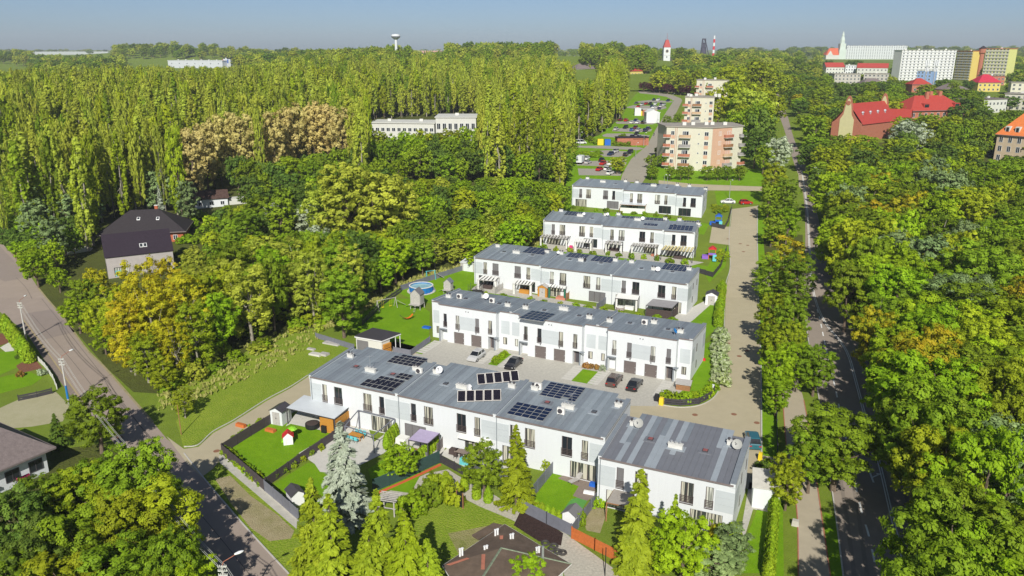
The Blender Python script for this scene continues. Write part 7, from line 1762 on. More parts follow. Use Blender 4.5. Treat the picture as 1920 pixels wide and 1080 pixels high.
# patio clutter on the far terraces: pots, cushions, toys seen as single bright things
CL = [('flower_pot','pink flower tub on the patio of the fourth row',r4c(378,612),.8,.8,.9,M_pink), ('red_table','red low table by the wide slatted pergola',r4c(1030,668),1.6,.9,.5,M_terr), ('garden_bench','dark bench under the white curtained pergola',r4c(715,628),2.4,.8,.8,M_rattan), ('pink_cushion','pink bean bag by the blue playset patio',r4c(1345,352),1.1,.9,.7,M_pink),
      ('lime_cushion','lime bean bag beside the pink one',r4c(1383,356),.9,.8,.6,M_greenp), ('red_bag','red toy box at the wood end patio',r4c(30,565),.9,.7,.7,M_redp), ('garden_bench','dark bench under the first middle terrace pergola',r3c(200,372),2.2,.9,.8,M_rattan), ('garden_bench','timber bench on the deck of the middle terrace',r3c(455,405),2.4,.8,.8,M_wood),
      ('sun_bed','red round sunbed beside the pale pergola',r3c(712,445),2.2,1.5,.5,mat('coral_cloth',(.50,.20,.13),.8)), ('timber_screen','reddish timber screen by the grey shutter patio',r3c(1000,465),2.6,.2,1.9,M_orange), ('sun_bed','white sunbeds under the cream pergola',r3c(1180,515),2.0,1.2,.6,M_cloth), ('garden_bench','dark seats inside the yellow awning pergola',r4c(1230,690),3.0,.9,.8,M_rattan),
      ('waste_bin','yellow waste bin at the hedge garden corner',c7(560,235),.7,.7,1.2,M_yelp), ('waste_bin','black waste bin beside the yellow one',c7(525,205),.7,.7,1.1,M_black), ('waste_bin','yellow bin by the gable of the patchy roof section',c7(1300,650),.55,.55,1.1,M_yelp), ('meter_box','white meter box at the lane bend',c7(945,140),.5,.3,1.3,M_white),
      ('flower_pot','red toy by the second terrace gable path',(1320,676),.5,.5,.4,M_redp), ('planter','orange planter at the lane fence',(412+40,800),1.6,.6,.5,M_orange), ('planter','long orange planter on the corner lawn edge',c3(430,835),1.6,.7,.4,M_orange), ('pump_box','small concrete box beside the footpath',(1491,985),.8,.6,.7,M_conwall), ('wood_heap','pale stone slabs stacked on the meadow',c3(770,262),2.4,1.2,.3,M_slabs), ('wood_heap','grey boards stacked beside the stone slabs',c3(832,262),1.6,1.2,.35,M_greyw), ('wood_heap','boards lying by the slate fence',c3(890,180),3.5,1.2,.25,M_greyw), ('wood_heap','small plank heap on the meadow',c3(735,222),1.6,.7,.25,M_greyw),
      ('inflatable','blue garden toy beside the second terrace corner',(800,615),1.6,1.0,.3,M_bluep)]
for nm, lb, q, w, d, h, m_ in CL: box_item(nm, lb, nm.replace('_',' '), q[0], q[1], w, d, h, m_)
# sun lounger on the deck
def lounger():
    p = T(*c6(1110,375)); t = thing('sun_lounger', 'taupe sun lounger on the brown deck', 'sun lounger', p, R(-50)); m = MB(); m.box(-.35,.35,-.9,.5,.3,.36); m.build('seat', M_greyw, t); m = MB(); m.hexa([(-.35,.5,.3),(.35,.5,.3),(.35,1.1,.95),(-.35,1.1,.95),(-.35,.48,.36),(.35,.48,.36),(.35,1.06,1.0),(-.35,1.06,1.0)]); m.build('backrest', M_greyw, t)
    for x in (-.3,.3):
        for y in (-.8,.4): l = MB(); l.box(x-.03,x+.03,y-.03,y+.03,0,.3); l.build('leg', M_frame, t)
lounger()
sheet('play_mat', [c6(1035,570), c6(1085,505), c6(1130,495), c6(1205,518), c6(1130,640), c6(1090,620)], 6, mat('green_mat', (.10,.30,.06), .9, .08, 2))
box_item('white_bench', 'white bench board on the brown deck by the fence', 'bench', *c6(1218,465), 1.4, .4, .4, M_dish, R(-20))
box_item('blue_bag', 'blue bag by the terrace door of the fenced lawn', 'bag', *c6(1245,405), .8, .6, .5, M_bluep)
tyh = thing('rubber_heap', 'old car tyres lying at the edge of the dark soil', 'tyres', T(*c6(950,870)))
m = MB()
for k in range(14):
    a0, a1 = 2*math.pi*k/14, 2*math.pi*(k+1)/14; m.tube((.38*math.cos(a0),.38*math.sin(a0),.14),(.38*math.cos(a1),.38*math.sin(a1),.14),.14,n=7,cap=False)
tym = m.mesh('tyre', M_rub)
for x, y in [(890,840),(955,862),(1018,912),(985,905),(938,885)]: put('tyre', tym, tyh, T(*c6(x, y)) - tyh.location)
def garden_frame():
    p = T(*[400+1320/4, 810+600/4]); t = thing('timber_arbour', 'weathered wooden garden arbour behind the conifers', 'arbour', p, R(-15)); m = MB()
    for x in (-1,1):
        for y in (-.8,.8): m.box(x-.07,x+.07,y-.07,y+.07,0,2.0)
    m.build('post', M_greyw, t); m = MB()
    for k in range(6): y = -.9+.36*k; m.box(-1.3,1.3,y-.04,y+.04,2.0,2.1)
    for y in (-.8,.8): m.box(-1.2,1.2,y-.05,y+.05,1.0,1.1)
    m.build('rafter', M_greyw, t)
garden_frame()
p = T(*c6(250,565)); m = MB(); m.box(-.5,.5,-.03,.03,.1,2.0); bo = tag(m.build('notice_board', M_black, loc=p, rz=R(-40)), 'dark upright board in the wild garden', 'board')
m = MB()
for x in (-.5,.5): m.box(x-.05,x+.05,-.06,.06,-.1,2.1)
m.build('post', M_woodb, bo)
# awning over the patio door
def awning(label, px, py, w):
    s, i, x, y, z = seg_at(1, px, py); x, y = s.loc(P(px, py, 2.9)); t = thing('awning', label, 'awning', s.wpt(x, 0, 2.75), s.ang); m = MB(); m.hexa([(0,-1.0,-.25),(w,-1.0,-.25),(w,-.03,0),(0,-.03,0),(0,-1.0,-.15),(w,-1.0,-.15),(w,-.03,.1),(0,-.03,.1)]); m.build('canopy', M_cloth, t)
awning('white rolled awning over the patio door with green curtain', *c5(240,692), 4.6)
# ---------------------------------------------------------------- garden plants
def pl(kind, px, py, h, r, f, label, group=None, **k): p = T(px, py); return plant(kind, p.x, p.y, h, r, f, label, group, **k)
for i in range(8): x, y = z2(930+i*20, 545-i*22); pl('thuja', x, y+4, 2.3, .5, 'thu', 'thuja in the clipped row beside the open pergola', 'thuja row by the pergola')
for i in range(10): x, y = z2(1250+i*33, 700-i*28); pl('thuja', x, y+6, 1.9, .5, 'thu', 'thuja in the row round the mauve gazebo', 'thuja row by the gazebo')
for i in range(9): pl('thuja', 14+i*5.2, 622+i*7.2, 3.6, 1.0, 'thu', 'tall thuja in the hedge beside the street', 'thuja hedge by the street')
for i in range(22): pl('thuja', 1452-i*.55, 938+i*7.0, 2.3, .6, 'thu', 'thuja in the hedge along the side lawn', 'thuja hedge by the side lawn')
for i in range(20): pl('thuja', 1346+i*.4, 612-i*3.6, 2.3, .9, 'thu', 'shrub of the clipped hedge beside the lane', 'clipped lane hedge', lod='hi')
for i in range(8): pl('bush', 1351+math.sin(i)*1.5, 722-i*12.5, 2.3, 1.6, 'hedge', 'white-leaved shrub of the variegated lane hedge', 'variegated lane hedge')
for i, (x, y) in enumerate([(1250,748),(1262,752),(1275,754),(1288,754),(1301,752),(1314,749),(1326,742),(1335,732)]): pl('bush', x, y, 1.6, 1.1, 'bright', 'leafy shrub inside the curved dark fence', 'shrubs of the hedge garden')
for i in range(9): pl('bush', 424+i*8.3, 850+i*7.2, 1.1, .8, random.choice(['yel','mid','bright']), 'low shrub planted behind the street-side plum fence', 'shrubs behind the plum fence')
for i in range(6): pl('bush', 516+i*17, 898-i*11, .9, .6, random.choice(['yel','mid']), 'low plant along the fence between the lawn gardens', 'plants between the lawn gardens')
for i in range(4): pl('bush', 440+i*16, 828-i*11, .9, .7, 'bright', 'low plant along the lane-side fence', 'plants along the side lane fence')
for i in range(6): x, y = S2.wpt(16.5+random.uniform(-.6,.6), -1.2-i*.9).xy; plant('bush', x, y, .9, .7, 'bright', 'low shrub in the bed between two driveways', 'driveway bed shrubs')
for i, c_ in enumerate(['rust','rust','rust','silver']): x, y = S2.wpt(31.4+i*1.0, -.8).xy; plant('bush', x, y, 1.1, .6, c_, 'reddish shrub before the second garage section', 'reddish driveway shrubs')
for i in range(8): q = c6(735+i*43, 500+i*20); pl('thuja', q[0], q[1]+6, 1.0, .35, 'thu', 'young thuja inside the foot of the fenced lawn', 'young thujas of the fenced lawn')
for lb, q, h, r, f in [('climbing rose bush by the slate fence wall',c6(900,290),1.8,1.0,'yel'), ('green shrub under the lean-to roof',c6(1290,560),1.4,.9,'bright'), ('shrub beside the vegetable bed',c6(1155,690),1.6,.8,'mid'), ('rose shrub at the gable corner',(1340+20*.222,840+740*.222),1.4,1.0,'org'), ('leafy shrub at the foot of the gable',(1340+110*.222,840+800*.222),2.4,1.5,'bright'), ('shrub at the cottage',(430,400),2.5,2.5,'mid'),
                        ('clipped ball shrub in the gravel yard by the lane end',c7(1360,685),.9,.7,'bright'), ('dark shrub in the gravel yard by the lane end',c7(1320,720),1.2,1.0,'dark'), ('round shrub in the street yard lawn',(35,672),.8,.6,'dark'), ('red-leaved shrub by the white garden wall',(38,706),1.0,.7,'rust'), ('grey shrub by the white garden wall',(78,704),1.2,.9,'silver'), ('hedge-like shrub by the hip-roofed house',(350,455),2.2,2.6,'bright'), ('clipped green hedge block beside the gabled house',(345,478),1.8,2.4,'mid')]:
    pl('bush', q[0], q[1], h, r, f, lb)
for i in range(14): s = S3; x, y = s.wpt(3+i*3.4+random.uniform(-.8,.8), -5.2+random.uniform(-1.5,1.0)).xy; plant('bush', x, y, random.uniform(.7,1.5), random.uniform(.6,1.1), random.choice(['yel','mid','bright','bright']), 'small shrub in the patio gardens of the middle terrace', 'shrubs of the middle terrace gardens')
for i in range(12): s = SEGS[(4,0)]; x, y = s.wpt(1+i*3.4+random.uniform(-.8,.8), -5+random.uniform(-1.0,1.0)).xy; plant('bush', x, y, random.uniform(.8,1.6), random.uniform(.7,1.2), random.choice(['yel','mid','bright']), 'small shrub in the patio gardens one row from the back', 'shrubs of the second last gardens')
for i in range(10): s = SEGS[(5,0)]; x, y = s.wpt(1+i*3.8+random.uniform(-.8,.8), -4+random.uniform(-1.0,1.0)).xy; plant('bush', x, y, random.uniform(.8,1.6), random.uniform(.7,1.2), random.choice(['yel','mid','bright']), 'small shrub in the gardens of the farthest terrace', 'shrubs of the farthest gardens')
for i in range(9): q = r4c(1490+random.uniform(0,110), 300+random.uniform(-10,60)); pl('bush', q[0], q[1], 1.4, 1.2, random.choice(['mid','bright','yel']), 'shrub in the garden beside the blue play tower', 'shrubs by the blue play tower')
for i in range(7): q = r4c(1500+random.uniform(0,100), 660+random.uniform(-10,60)); pl('bush', q[0], q[1], 1.4, 1.1, random.choice(['mid','bright','yel']), 'shrub around the colourful play tower', 'shrubs by the colourful play tower')
# ball trees before the apartment block
for i, (x, y, r) in enumerate([(825,950,2.8),(988,955,1.9),(1083,955,1.9),(1155,950,2.1),(1320,955,2.8),(1418,955,2.0),(1505,955,2.2),(1612,955,2.6)]):
    q = K([(x, y)])[0]; pl('broad', q[0], q[1], 5.4, r*.95, 'mid', f"{['first','second','third','fourth','fifth','sixth','seventh','eighth'][i]} ball-shaped tree from the car park before the front apartment block", 'ball trees', lod='mid')
for i, (x, y) in enumerate([(1195,168),(1215,170),(1240,172),(1258,173),(1275,175),(1290,178)]): pl('broad', x+12, y+4, 7.5, 5.2, 'red', 'copper-leaved tree in the row behind the car park', 'copper tree row', lod='mid')
for i, (x, y) in enumerate([(1258,300),(1262,318),(1240,320),(1290,235),(1270,240)]): pl('broad', x-20, y-3, 5.5, 2.4, 'mid', 'small green tree beside the car park road', 'small trees by the car park road', lod='mid')
# tall dry grass between meadow and wood
def dry_tufts():
    pts = []
    for poly, n in (([(300,780),(350,760),(440,720),(530,680),(612,632),(560,606),(470,645),(380,690),(300,730)], 300), ([(600,622),(660,600),(720,560),(700,552),(640,590),(590,612)], 500), ([(1000,470),(1030,440),(1020,430),(985,455)], 160), ([(1060,360),(1040,345),(1020,400),(1035,405)], 160), ([(740,545),(880,500),(875,492),(735,535)], 200)):
        xs = [p[0] for p in poly]; ys = [p[1] for p in poly]; k = 0
        while k < n:
            a, b = random.uniform(min(xs),max(xs)), random.uniform(min(ys),max(ys))
            if inpoly(a, b, poly): pts.append(T(a, b)); k += 1
    rng = np.random.default_rng(5); n = len(pts); m = 7; C = np.repeat(np.array([tuple(p) for p in pts]), m, axis=0) + rng.normal(size=(n*m,3))*np.array([.25,.25,0]); h = np.repeat(rng.uniform(.3,.9,n), m)*rng.uniform(.6,1.1,n*m); C[:,2] += h*.45
    al = rng.normal(size=(n*m,3))*.3 + np.array([0,0,1]); N_ = rng.normal(size=(n*m,3))*.6 + np.array([0,-.6,.3]); V, Fq = leaf_quads(C, N_, 1.0, rng, 1.0, al)
    V = V.reshape(-1,4,3); cc = C[:,None,:]; al = nrm(al)[:,None,:]; V = cc + (V-cc)*np.array([.55,.55,1])*h[:,None,None]*1.1
    me = np_mesh('tall_grass', V.reshape(-1,3), Fq, rng.uniform(0,1,n*m), [G_grass]); tag(put('tall_grass', me), 'tall pale dry grass along the wood edge', 'grass', kind='stuff')
dry_tufts()

# ================================================================ cars
PAINT = dict(silver=(.48,.48,.47), black=(.018,.018,.02), grey=(.12,.12,.12), navy=(.02,.035,.09), white=(.72,.72,.70), red=(.45,.02,.02), maroon=(.14,.015,.025), teal=(.03,.13,.16), blue=(.03,.09,.30), brown=(.09,.06,.05))
def paint(c_):
    k = 'car_paint_' + c_
    m = mat(k, PAINT[c_], .25, spec=.5); m.node_tree.nodes['Principled BSDF'].inputs['Coat Weight'].default_value = .4; return m
M_tail = mat('tail_light', (.45,.01,.01), .3); M_head = mat('head_light', (.75,.75,.72), .2); M_carglass = glass_mat('car_glass', (.015,.018,.022)); M_tyre = mat('tyre', (.02,.02,.02), .8)
def car_meshes(kind):
    if ('car', kind) in MESHC: return MESHC[('car', kind)]
    hb = .12 if kind in ('suv','hatch','van') else 0
    if kind == 'van': st = [(-2.4,.95),(-2.3,1.0),(-1.2,1.02),(0,1.02),(1.3,1.02),(2.1,.92),(2.4,.7)]; cab = (-2.35,1.75,-2.2,.75,1.95); 
    elif kind == 'suv': st = [(-2.2,.9),(-2.1,1.02),(-1.2,1.05),(0,1.05),(.95,1.05),(1.9,.95),(2.25,.72)]; cab = (-2.12,1.15,-1.75,.25,1.65)
    elif kind == 'hatch': st = [(-1.95,.85),(-1.9,.98),(-1.1,1.0),(0,1.0),(.9,.98),(1.7,.86),(2.0,.66)]; cab = (-1.88,1.05,-1.5,.2,1.5)
    else: st = [(-2.25,.8),(-2.1,.95),(-1.3,.98),(0,.97),(.95,.96),(1.9,.84),(2.25,.64)]; cab = (-1.75,1.1,-1.05,.25,1.45)
    b = MB(); rows = []
    for x, zt in st:
        e = .86 if abs(x) > 2.05 else 1.0; w = .9
        rows.append([(x,-w*.92*e,.3),(x,-w*e,.55),(x,-w*.98*e,zt-.14),(x,-w*.82*e,zt),(x,w*.82*e,zt),(x,w*.98*e,zt-.14),(x,w*e,.55),(x,w*.92*e,.3)])
    for a, c_ in zip(rows, rows[1:]):
        for i in range(7): b.quad(a[i], a[i+1], c_[i+1], c_[i])
    b.poly(rows[0]); b.poly(rows[-1][::-1]); b.box(st[0][0]+.1, st[-1][0]-.1, -.8, .8, .2, .31)
    x0, x1, t0, t1, zt = cab; zb = .96
    g = MB(); g.hexa([(x0,-.78,zb-.05),(x1,-.78,zb-.05),(x1,.78,zb-.05),(x0,.78,zb-.05),(t0,-.62,zt),(t1,-.62,zt),(t1,.62,zt),(t0,.62,zt)])
    r = MB(); r.hexa([(t0-.05,-.66,zt-.02),(t1+.08,-.66,zt-.02),(t1+.08,.66,zt-.02),(t0-.05,.66,zt-.02),(t0+.1,-.55,zt+.06),(t1-.1,-.55,zt+.06),(t1-.1,.55,zt+.06),(t0+.1,.55,zt+.06)])
    for s in (-1,1):
        for (xb, xt) in ((x0+.06,t0+.02),(x1-.06,t1),((x0+x1)/2-.1,(t0+t1)/2-.1)):
            r.hexa([(xb-.05,s*.79,zb),(xb+.05,s*.79,zb),(xb+.05,s*.76,zb),(xb-.05,s*.76,zb),(xt-.05,s*.64,zt),(xt+.05,s*.64,zt),(xt+.05,s*.6,zt),(xt-.05,s*.6,zt)])
    w = MB()
    k = len(w.v); n = 14
    w.tube((0,-.1,0),(0,.1,0),.33,n=14); w.tube((0,-.115,0),(0,.115,0),.2,n=10,m=1)
    hl = MB(); hl.box(-.06,.05,-.16,.16,-.06,.07); 
    res = dict(body=b.mesh('body', paint('silver')), glass=g.mesh('windows', M_carglass), roof=r.mesh('roof', paint('silver')), wheel=w.mesh('wheel', [M_tyre, M_steel]), head=hl.mesh('headlight', M_head), tail=hl.mesh('taillight', M_tail), L=st[-1][0]-st[0][0], x0=st[0][0], x1=st[-1][0])
    j = MB()
    for mm, off in ((b,0),(r,0),(g,1)): n = len(j.v); j.v += mm.v; j.f += [tuple(i+n for i in f) for f in mm.f]; j.m += [off]*len(mm.f)
    for wx in (st[0][0]+.75, st[-1][0]-.8):
        for wy in (-.8,.8): j.tube((wx,wy-.1,.33),(wx,wy+.1,.33),.33,n=10,m=2)
    for yy in (-.6,.6): j.box(st[0][0]-.03,st[0][0]+.05,yy-.15,yy+.15,.62,.76,3)
    res['joint'] = j.mesh('car', [paint('silver'), M_carglass, M_tyre, M_tail])
    MESHC[('car', kind)] = res; return res
def recol(o, c_): o.material_slots[0].link = 'OBJECT'; o.material_slots[0].material = paint(c_)
def car(kind, p, an, col, label, group=None, small=False, name='parked_car'):
    r = car_meshes(kind)
    if small:
        o = put(name, r['joint'], None, p, an); recol(o, col); return tag(o, label, 'car', group)
    t = thing(name, label, 'car', p, an, group); b = put('body', r['body'], t); recol(b, col); put('windows', r['glass'], t); ro = put('roof', r['roof'], t); recol(ro, col if col != 'white' else 'white')
    for wx in (r['x0']+.75, r['x1']-.8):
        for wy in (-.8,.8): put('wheel', r['wheel'], t, (wx, wy, .33))
    for y in (-.62,.62): put('headlight', r['head'], t, (r['x1']-.06, y, .58)); put('taillight', r['tail'], t, (r['x0'], y, .72))
    return t
A2 = S2.ang + math.pi/2
def drv(px, py): return T(px, py) + Vector((0,0,.03))
car('hatch', drv(*r2c(388,525)), A2+math.pi, 'silver', 'silver hatchback on the driveway of the first garages')
car('sedan', drv(*r2c(628,572)), A2+math.pi, 'black', 'black sedan nosing out beside the shrub bed')
car('suv', drv(*r2c(1275,682)), A2, 'brown', 'dark brown estate with red tail lights on the third driveway')
car('sedan', drv(*r2c(1405,708)), A2, 'black', 'black sedan parked next to the dark brown estate')
car('suv', T(1411,832) + Vector((0,0,.03)), R(82), 'teal', 'dark teal car half hidden behind the patchy roofed section')
car('sedan', T(*r4c(1605,255)), R(172), 'white', 'white sedan parked at the end of the resident lane')
car('hatch', T(*r4c(1745,262)), R(8), 'red', 'red hatchback parked at the end of the resident lane')
car('sedan', T(1461,189), R(75), 'navy', 'dark car driving on the far road', name='car', small=True)
car('hatch', T(1456,183), R(-105), 'white', 'white car on the far road', name='car', small=True)
car('hatch', T(1722,1092), R(100), 'teal', 'blue car entering the road at the bottom edge', name='car')
PK = [(845,232,'navy'),(883,235,'white'),(972,240,'navy'),(687,264,'grey'),(738,276,'silver'),(772,270,'red'),(703,296,'red'),(812,270,'black'),(858,272,'white'),(828,290,'navy'),(868,300,'silver'),(912,272,'navy'),(905,295,'white'),(936,280,'silver'),(893,312,'navy'),(842,302,'white'),(543,415,'maroon'),(595,420,'red'),(650,438,'white'),(682,420,'navy'),(700,438,'white'),(752,440,'black'),(778,428,'silver'),
      (505,500,'silver'),(590,484,'black'),(648,506,'blue'),(676,488,'maroon'),(708,510,'silver'),(768,512,'navy'),(793,492,'navy'),(690,540,'black'),(708,570,'silver'),(650,568,'black'),(497,702,'silver'),(456,724,'navy'),(590,732,'black'),(630,708,'black'),(375,778,'black'),(385,810,'red'),(450,812,'white'),(527,812,'navy'),(565,785,'silver'),(240,765,'white'),(250,800,'silver'),(355,862,'red'),(428,860,'white'),(450,898,'white')]
seen = {}
ORDN = ['first','second','third','fourth','fifth','sixth','seventh','eighth','ninth','tenth','eleventh','twelfth']
for x, y, c_ in PK:
    q = K([(x, y)])[0]; row_ = 'last' if y < 250 else 'upper' if y < 330 else 'middle' if y < 455 else 'fourth' if y < 520 else 'fifth' if y < 600 else 'lower' if y < 750 else 'second lowest' if y < 830 else 'lowest'
    k = (row_, c_); seen[k] = seen.get(k, 0) + 1
    lab = f"{c_} car in the {row_} row of the car park" if seen[k] == 1 else f"{ORDN[seen[k]-1]} {c_} car in the {row_} row of the car park"
    car(random.choice(['sedan','hatch','suv']), T(*q), R(65) + random.choice([0, math.pi]) + random.uniform(-.1,.1), c_, lab, 'cars in the car park', small=True)
car('van', T(*K([(188,622)])[0]), R(10), 'white', 'white van parked alone at the wood edge of the car park', small=True, name='parked_van')
def truck():
    p = T(*K([(185,800)])[0]); t = thing('box_truck', 'white box truck at the end of the car park', 'truck', p, R(70)); m = MB(); m.box(-2.6,1.6,-1.1,1.1,.7,3.2); m.build('cargo_box', M_white, t); m = MB(); m.hexa([(1.7,-1,.5),(3.2,-1,.5),(3.2,1,.5),(1.7,1,.5),(1.7,-1,2.4),(2.6,-.95,2.4),(2.6,.95,2.4),(1.7,1,2.4)]); m.build('cab', paint('maroon'), t)
    w = car_meshes('van')['wheel']
    for x in (-1.6,2.3):
        for y in (-.9,.9): put('wheel', w, t, (x,y,.4))
truck()
# car park extras
def kiosk(label, q, w, d, h, m_, rm, an=R(5), cat='shelter'):
    p = T(*K([q])[0]); t = thing('bin_shelter', label, cat, p, an); a = MB(); facade(a, 0, w, 0, h, 0, [(w*.5,w*.9,.2,h*.85)], .3); a.box(0,w,.32,d,0,h-.02); a.build('wall', m_, t); b = MB(); b.box(-.2,w+.2,-.3,d+.2,h,h+.2); b.build('roof', rm, t)
kiosk('maroon bin shelter in the lower part of the car park', (515,640), 14, 5, 3.4, M_terr, M_tilep); kiosk('brick bin shelter in the upper part of the car park', (745,372), 8, 5, 3.6, M_terr, M_pale); 
p = T(*K([(810,430)])[0]); shed('white garage tent beside the car park road', *K([(835,435)])[0], 7, 8, 5.5, R(0), M_white, M_dish, 1.5, False)
shed('white cabin beside the brick bin shelter', *K([(700,370)])[0], 3.6, 3, 4.2, R(0), M_white, M_dish, .4, False)
for i, (x, y, m_, c_) in enumerate([(362,632,M_yelp,'yellow'),(427,635,M_bluep,'blue'),(780,375,M_bluep,'upper blue'),(725,368,M_yelp,'upper yellow')]): box_item('recycling_container', f'{c_} recycling container in the car park', 'container', *K([(x,y)])[0], 2.6, 2.0, 2.6, m_, 0)
for i, (x, y) in enumerate([(140,578),(250,578),(325,628),(290,612),(470,632),(530,640),(605,640),(565,570),(270,590)]): q = K([(x,y)])[0]; pl('bush', q[0], q[1], 2.0, 2.0, 'mid', 'round shrub on the islands of the car park', 'car park shrubs', lod='mid')
for i in range(14): q = K([(200+i*11+random.uniform(-8,8), 735+random.uniform(-20,15))])[0]; pl('bush', q[0], q[1], 1.6, 2.2, 'bright', 'shrub of the thick hedge between two parking rows', 'car park hedge', lod='mid')
q = K([(510,895)])[0]; pl('broad', q[0], q[1], 6.5, 3.2, 'yel', 'young tree at the lowest parking row', lod='mid')
# a walker on the car park road
def walker():
    p = T(*K([(845,553)])[0]); me = bpy.data.meshes.new('person'); V = [(0,0,.95),(0,0,1.25),(0,0,1.45),(0,0,1.55),(0,-.02,1.7),(.1,0,.9),(.12,.08,.5),(.13,.0,.06),(-.1,0,.9),(-.12,-.1,.5),(-.13,-.2,.08),(.2,0,1.42),(.26,-.05,1.15),(.25,-.15,.95),(-.2,0,1.42),(-.26,.05,1.15),(-.25,.0,.92),(.13,-.14,.04),(-.13,-.33,.06)]
    Ed = [(0,1),(1,2),(2,3),(3,4),(0,5),(5,6),(6,7),(7,17),(0,8),(8,9),(9,10),(10,18),(2,11),(11,12),(12,13),(2,14),(14,15),(15,16)]
    me.from_pydata(V, Ed, []); o = put('person', me, None, p, R(180)); me.materials.append(M_frame); md = o.modifiers.new('skin','SKIN')
    for i, rr in enumerate([.15,.17,.16,.06,.11,.09,.075,.05,.09,.075,.05,.07,.05,.04,.07,.05,.04,.05,.05]): me.skin_vertices[0].data[i].radius = (rr,rr)
    me.skin_vertices[0].data[0].use_root = True; o.modifiers.new('sub','SUBSURF').levels = 1
    tag(o, 'person in dark clothes walking along the car park road', 'person')
walker()
# ---------------------------------------------------------------- lamps, wires, signs
def lamp(label, top, h, head, m_=M_concp, r=.11):
    p = T(top[0], top[1], h); z0 = gz(p.y); hd = T(head[0], head[1], h+.55) - Vector((p.x,p.y,z0)); t = thing('street_lamp', label, 'street lamp', (p.x,p.y,z0), 0, 'street lamps')
    m = MB(); m.tube((0,0,-.5),(0,0,h),r*1.5,r*.8,8); m.build('pole', m_, t); d = Vector((hd.x,hd.y,0)); L = d.length
    if L > 3: d = d*(2.4/L); hd = Vector((d.x,d.y,hd.z))
    m = MB(); m.tube((0,0,h-.1),(d.x*.1,d.y*.1,h+.3),.035); m.tube((d.x*.1,d.y*.1,h+.3),(d.x*.8,d.y*.8,h+.55),.035); m.build('arm', M_terr if m_ is M_concp else M_steel, t)
    an = math.atan2(d.y,d.x); n = 8; g = MB()
    rings = [(-.1,.05),(0,.11),(.35,.17),(.65,.13),(.78,.03)]; k = len(g.v)
    for x, rr in rings:
        for i in range(n): a = 2*math.pi*i/n; g.v.append((x, rr*1.1*math.cos(a), .05+rr*.75*math.sin(a)))
    for q in range(len(rings)-1):
        for i in range(n): j = (i+1)%n; g.f.append((k+q*n+i,k+(q+1)*n+i,k+(q+1)*n+j,k+q*n+j)); g.m.append(0)
    g.build('lamp_head', M_lampw, t, (d.x*.75,d.y*.75,h+.55), an, smooth=True)
    if m_ is M_concp:
        b = MB()
        for z in (h-.15, h-.6, h-1.05):
            b.box(-.42,.42,-.04,.04,z-.04,z+.04)
            for x in (-.38,-.2,.2,.38): b.tube((x,0,z+.04),(x,0,z+.18),.045,n=6)
        b.build('insulator_rack', M_pale, t)
    return Vector((p.x,p.y,z0+h))
TW = [lamp('street lamp nearest the picture edge hedge', (36,567), 7.6, (55,551)), lamp('street lamp with blue-white pole beside the sandy yard', (114,672), 7.6, (136,656)), lamp('street lamp rising out of the roadside thicket', (254,857), 7.6, (271,842)), lamp('lowest street lamp at the bottom edge', (416,1060), 7.6, (450,1036))]
m = MB(); pB = T(114,672,7.6); m.tube((0,0,1.0),(0,0,3.2),.17,.15,8); tag(m.build('pole_sleeve', M_pblue, loc=(pB.x,pB.y,0)), 'blue sleeve round the lamp pole by the sandy yard', 'sleeve')
lamp('park lamp standing in the eastern wood edge', (1779,829), 7.2, (1757,825), M_pale); lamp('street lamp head above the eastern trees', (1690,630), 9.0, (1681,625), M_pale); lamp('lamp beside the narrow far road', (1535,318), 8, (1529,314), M_pale)
for i, (x, y) in enumerate([(1088,250),(1193,270),(1208,251),(1234,213),(1262,177),(1370,340),(1246,330),(1252,331)]): lamp(f"{ORDN[i]} small lamp around the car park and its road, from the wood", (x, y), 5.5, (x+3, y-2), M_steel, .08)
def wires():
    t = thing('overhead_wires', 'bundle of overhead wires following the street lamps', 'wires', TW[1]); o = TW[1]
    ext = TW[3] + (TW[3]-TW[2])
    ext.z = TW[3].z
    for a, b in zip(TW + [ext], (TW + [ext])[1:]):
        d = (b-a).normalized(); n_ = Vector((-d.y,d.x,0))
        for k, off in enumerate((-.38,-.2,.2,.38)):
            m = MB(); N_ = 10
            f_ = lambda u: a.lerp(b,u) - o + n_*off + Vector((0,0,.05 - 1.0*(1-(2*u-1)**2) - .1*k))
            for i in range(N_): m.tube(f_(i/N_), f_((i+1)/N_), .016, n=4, cap=False)
            m.build('wire', M_pale, t)
wires()
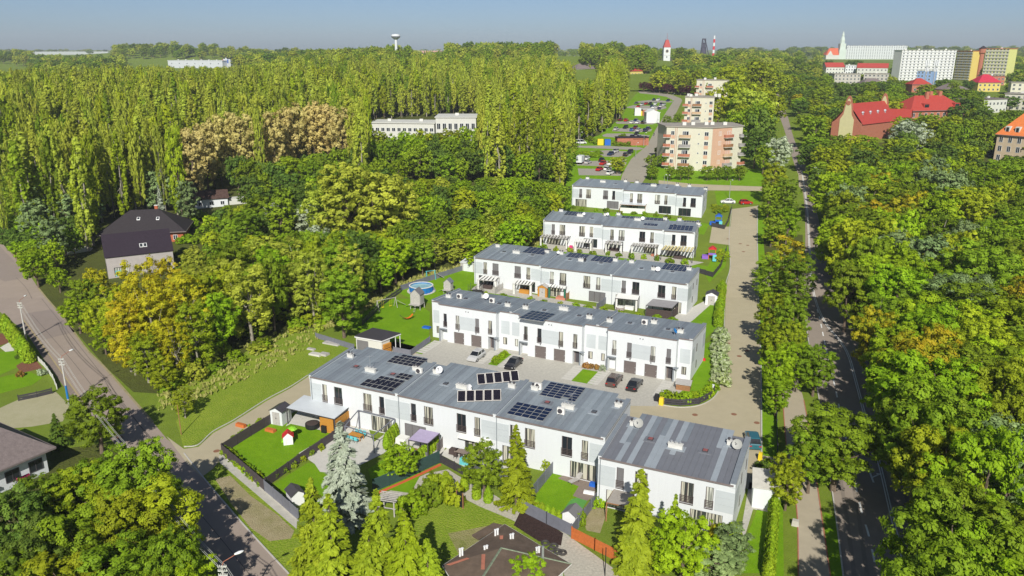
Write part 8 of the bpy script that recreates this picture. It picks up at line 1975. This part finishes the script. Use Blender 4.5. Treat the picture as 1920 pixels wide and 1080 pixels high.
p = T(1588,566); m = MB(); m.tube((0,0,-.3),(0,0,2.9),.04); so = tag(m.build('road_sign', M_steel, loc=p), 'blue and red round road signs on one post by the bend', 'road sign')
for z, mm, nm in ((2.75,M_bluep,'blue_disc'),(2.15,M_redp,'red_disc')):
    m = MB(); m.lathe([(.32,0),(.32,.03)],(0,0,0),16); o = m.build(nm, mm, so, (0,-.05,z)); o.rotation_euler = (math.pi/2,0,0)
    m = MB(); m.lathe([(.22,0),(.22,.01)],(0,0,.032),14) if mm is M_redp else m.box(-.05,.05,-.18,.18,.032,.04); m.build('sign_mark', M_white, o)
for i, (q, an) in enumerate([((1602,572),0),((1600,580),0)]): p = T(*q); m = MB(); m.box(-.5,.5,-.03,.03,.6,1.3); m.tube((-.4,0,0),(-.4,0,.6),.03); m.tube((.4,0,0),(.4,0,.6),.03); tag(m.build('warning_board', M_orp, loc=p), ['orange warning board behind the road bend','second orange warning board in front of the other'][i], 'sign')
p = T(1492,978)
# meadow posts
for i, (a, b) in enumerate([((1345,1080),(1335,840))]):
    p = T(340,815); m = MB(); m.tube((0,0,-.3),(0,0,4.6),.07,.05); tag(m.build('wooden_post', M_woodb, loc=p), 'thin leaning wooden post at the meadow corner', 'post')
p = T(*c6(1337,1080)); m = MB(); m.tube((0,0,-.3),(0,0,3.4),.05); tag(m.build('lamp_post', M_black, loc=p), 'slim black post at the foot of the orange fence', 'post')

# ================================================================ thin summer haze
def haze():
    mb = MB(); mb.box(-5200, 5200, -250, 5200, -6, 140); o = mb.build('haze', mat('haze_air', (1,1,1))); tag(o, 'thin pale haze filling the valley', 'haze', kind='stuff')
    m = o.data.materials[0]; nt = m.node_tree; nt.nodes.clear(); out = nt.nodes.new('ShaderNodeOutputMaterial'); v = nt.nodes.new('ShaderNodeVolumePrincipled')
    v.inputs['Color'].default_value = (.80,.86,.95,1); v.inputs['Density'].default_value = .00012; v.inputs['Anisotropy'].default_value = 0.0
    nt.links.new(v.outputs[0], out.inputs['Volume'])
haze()
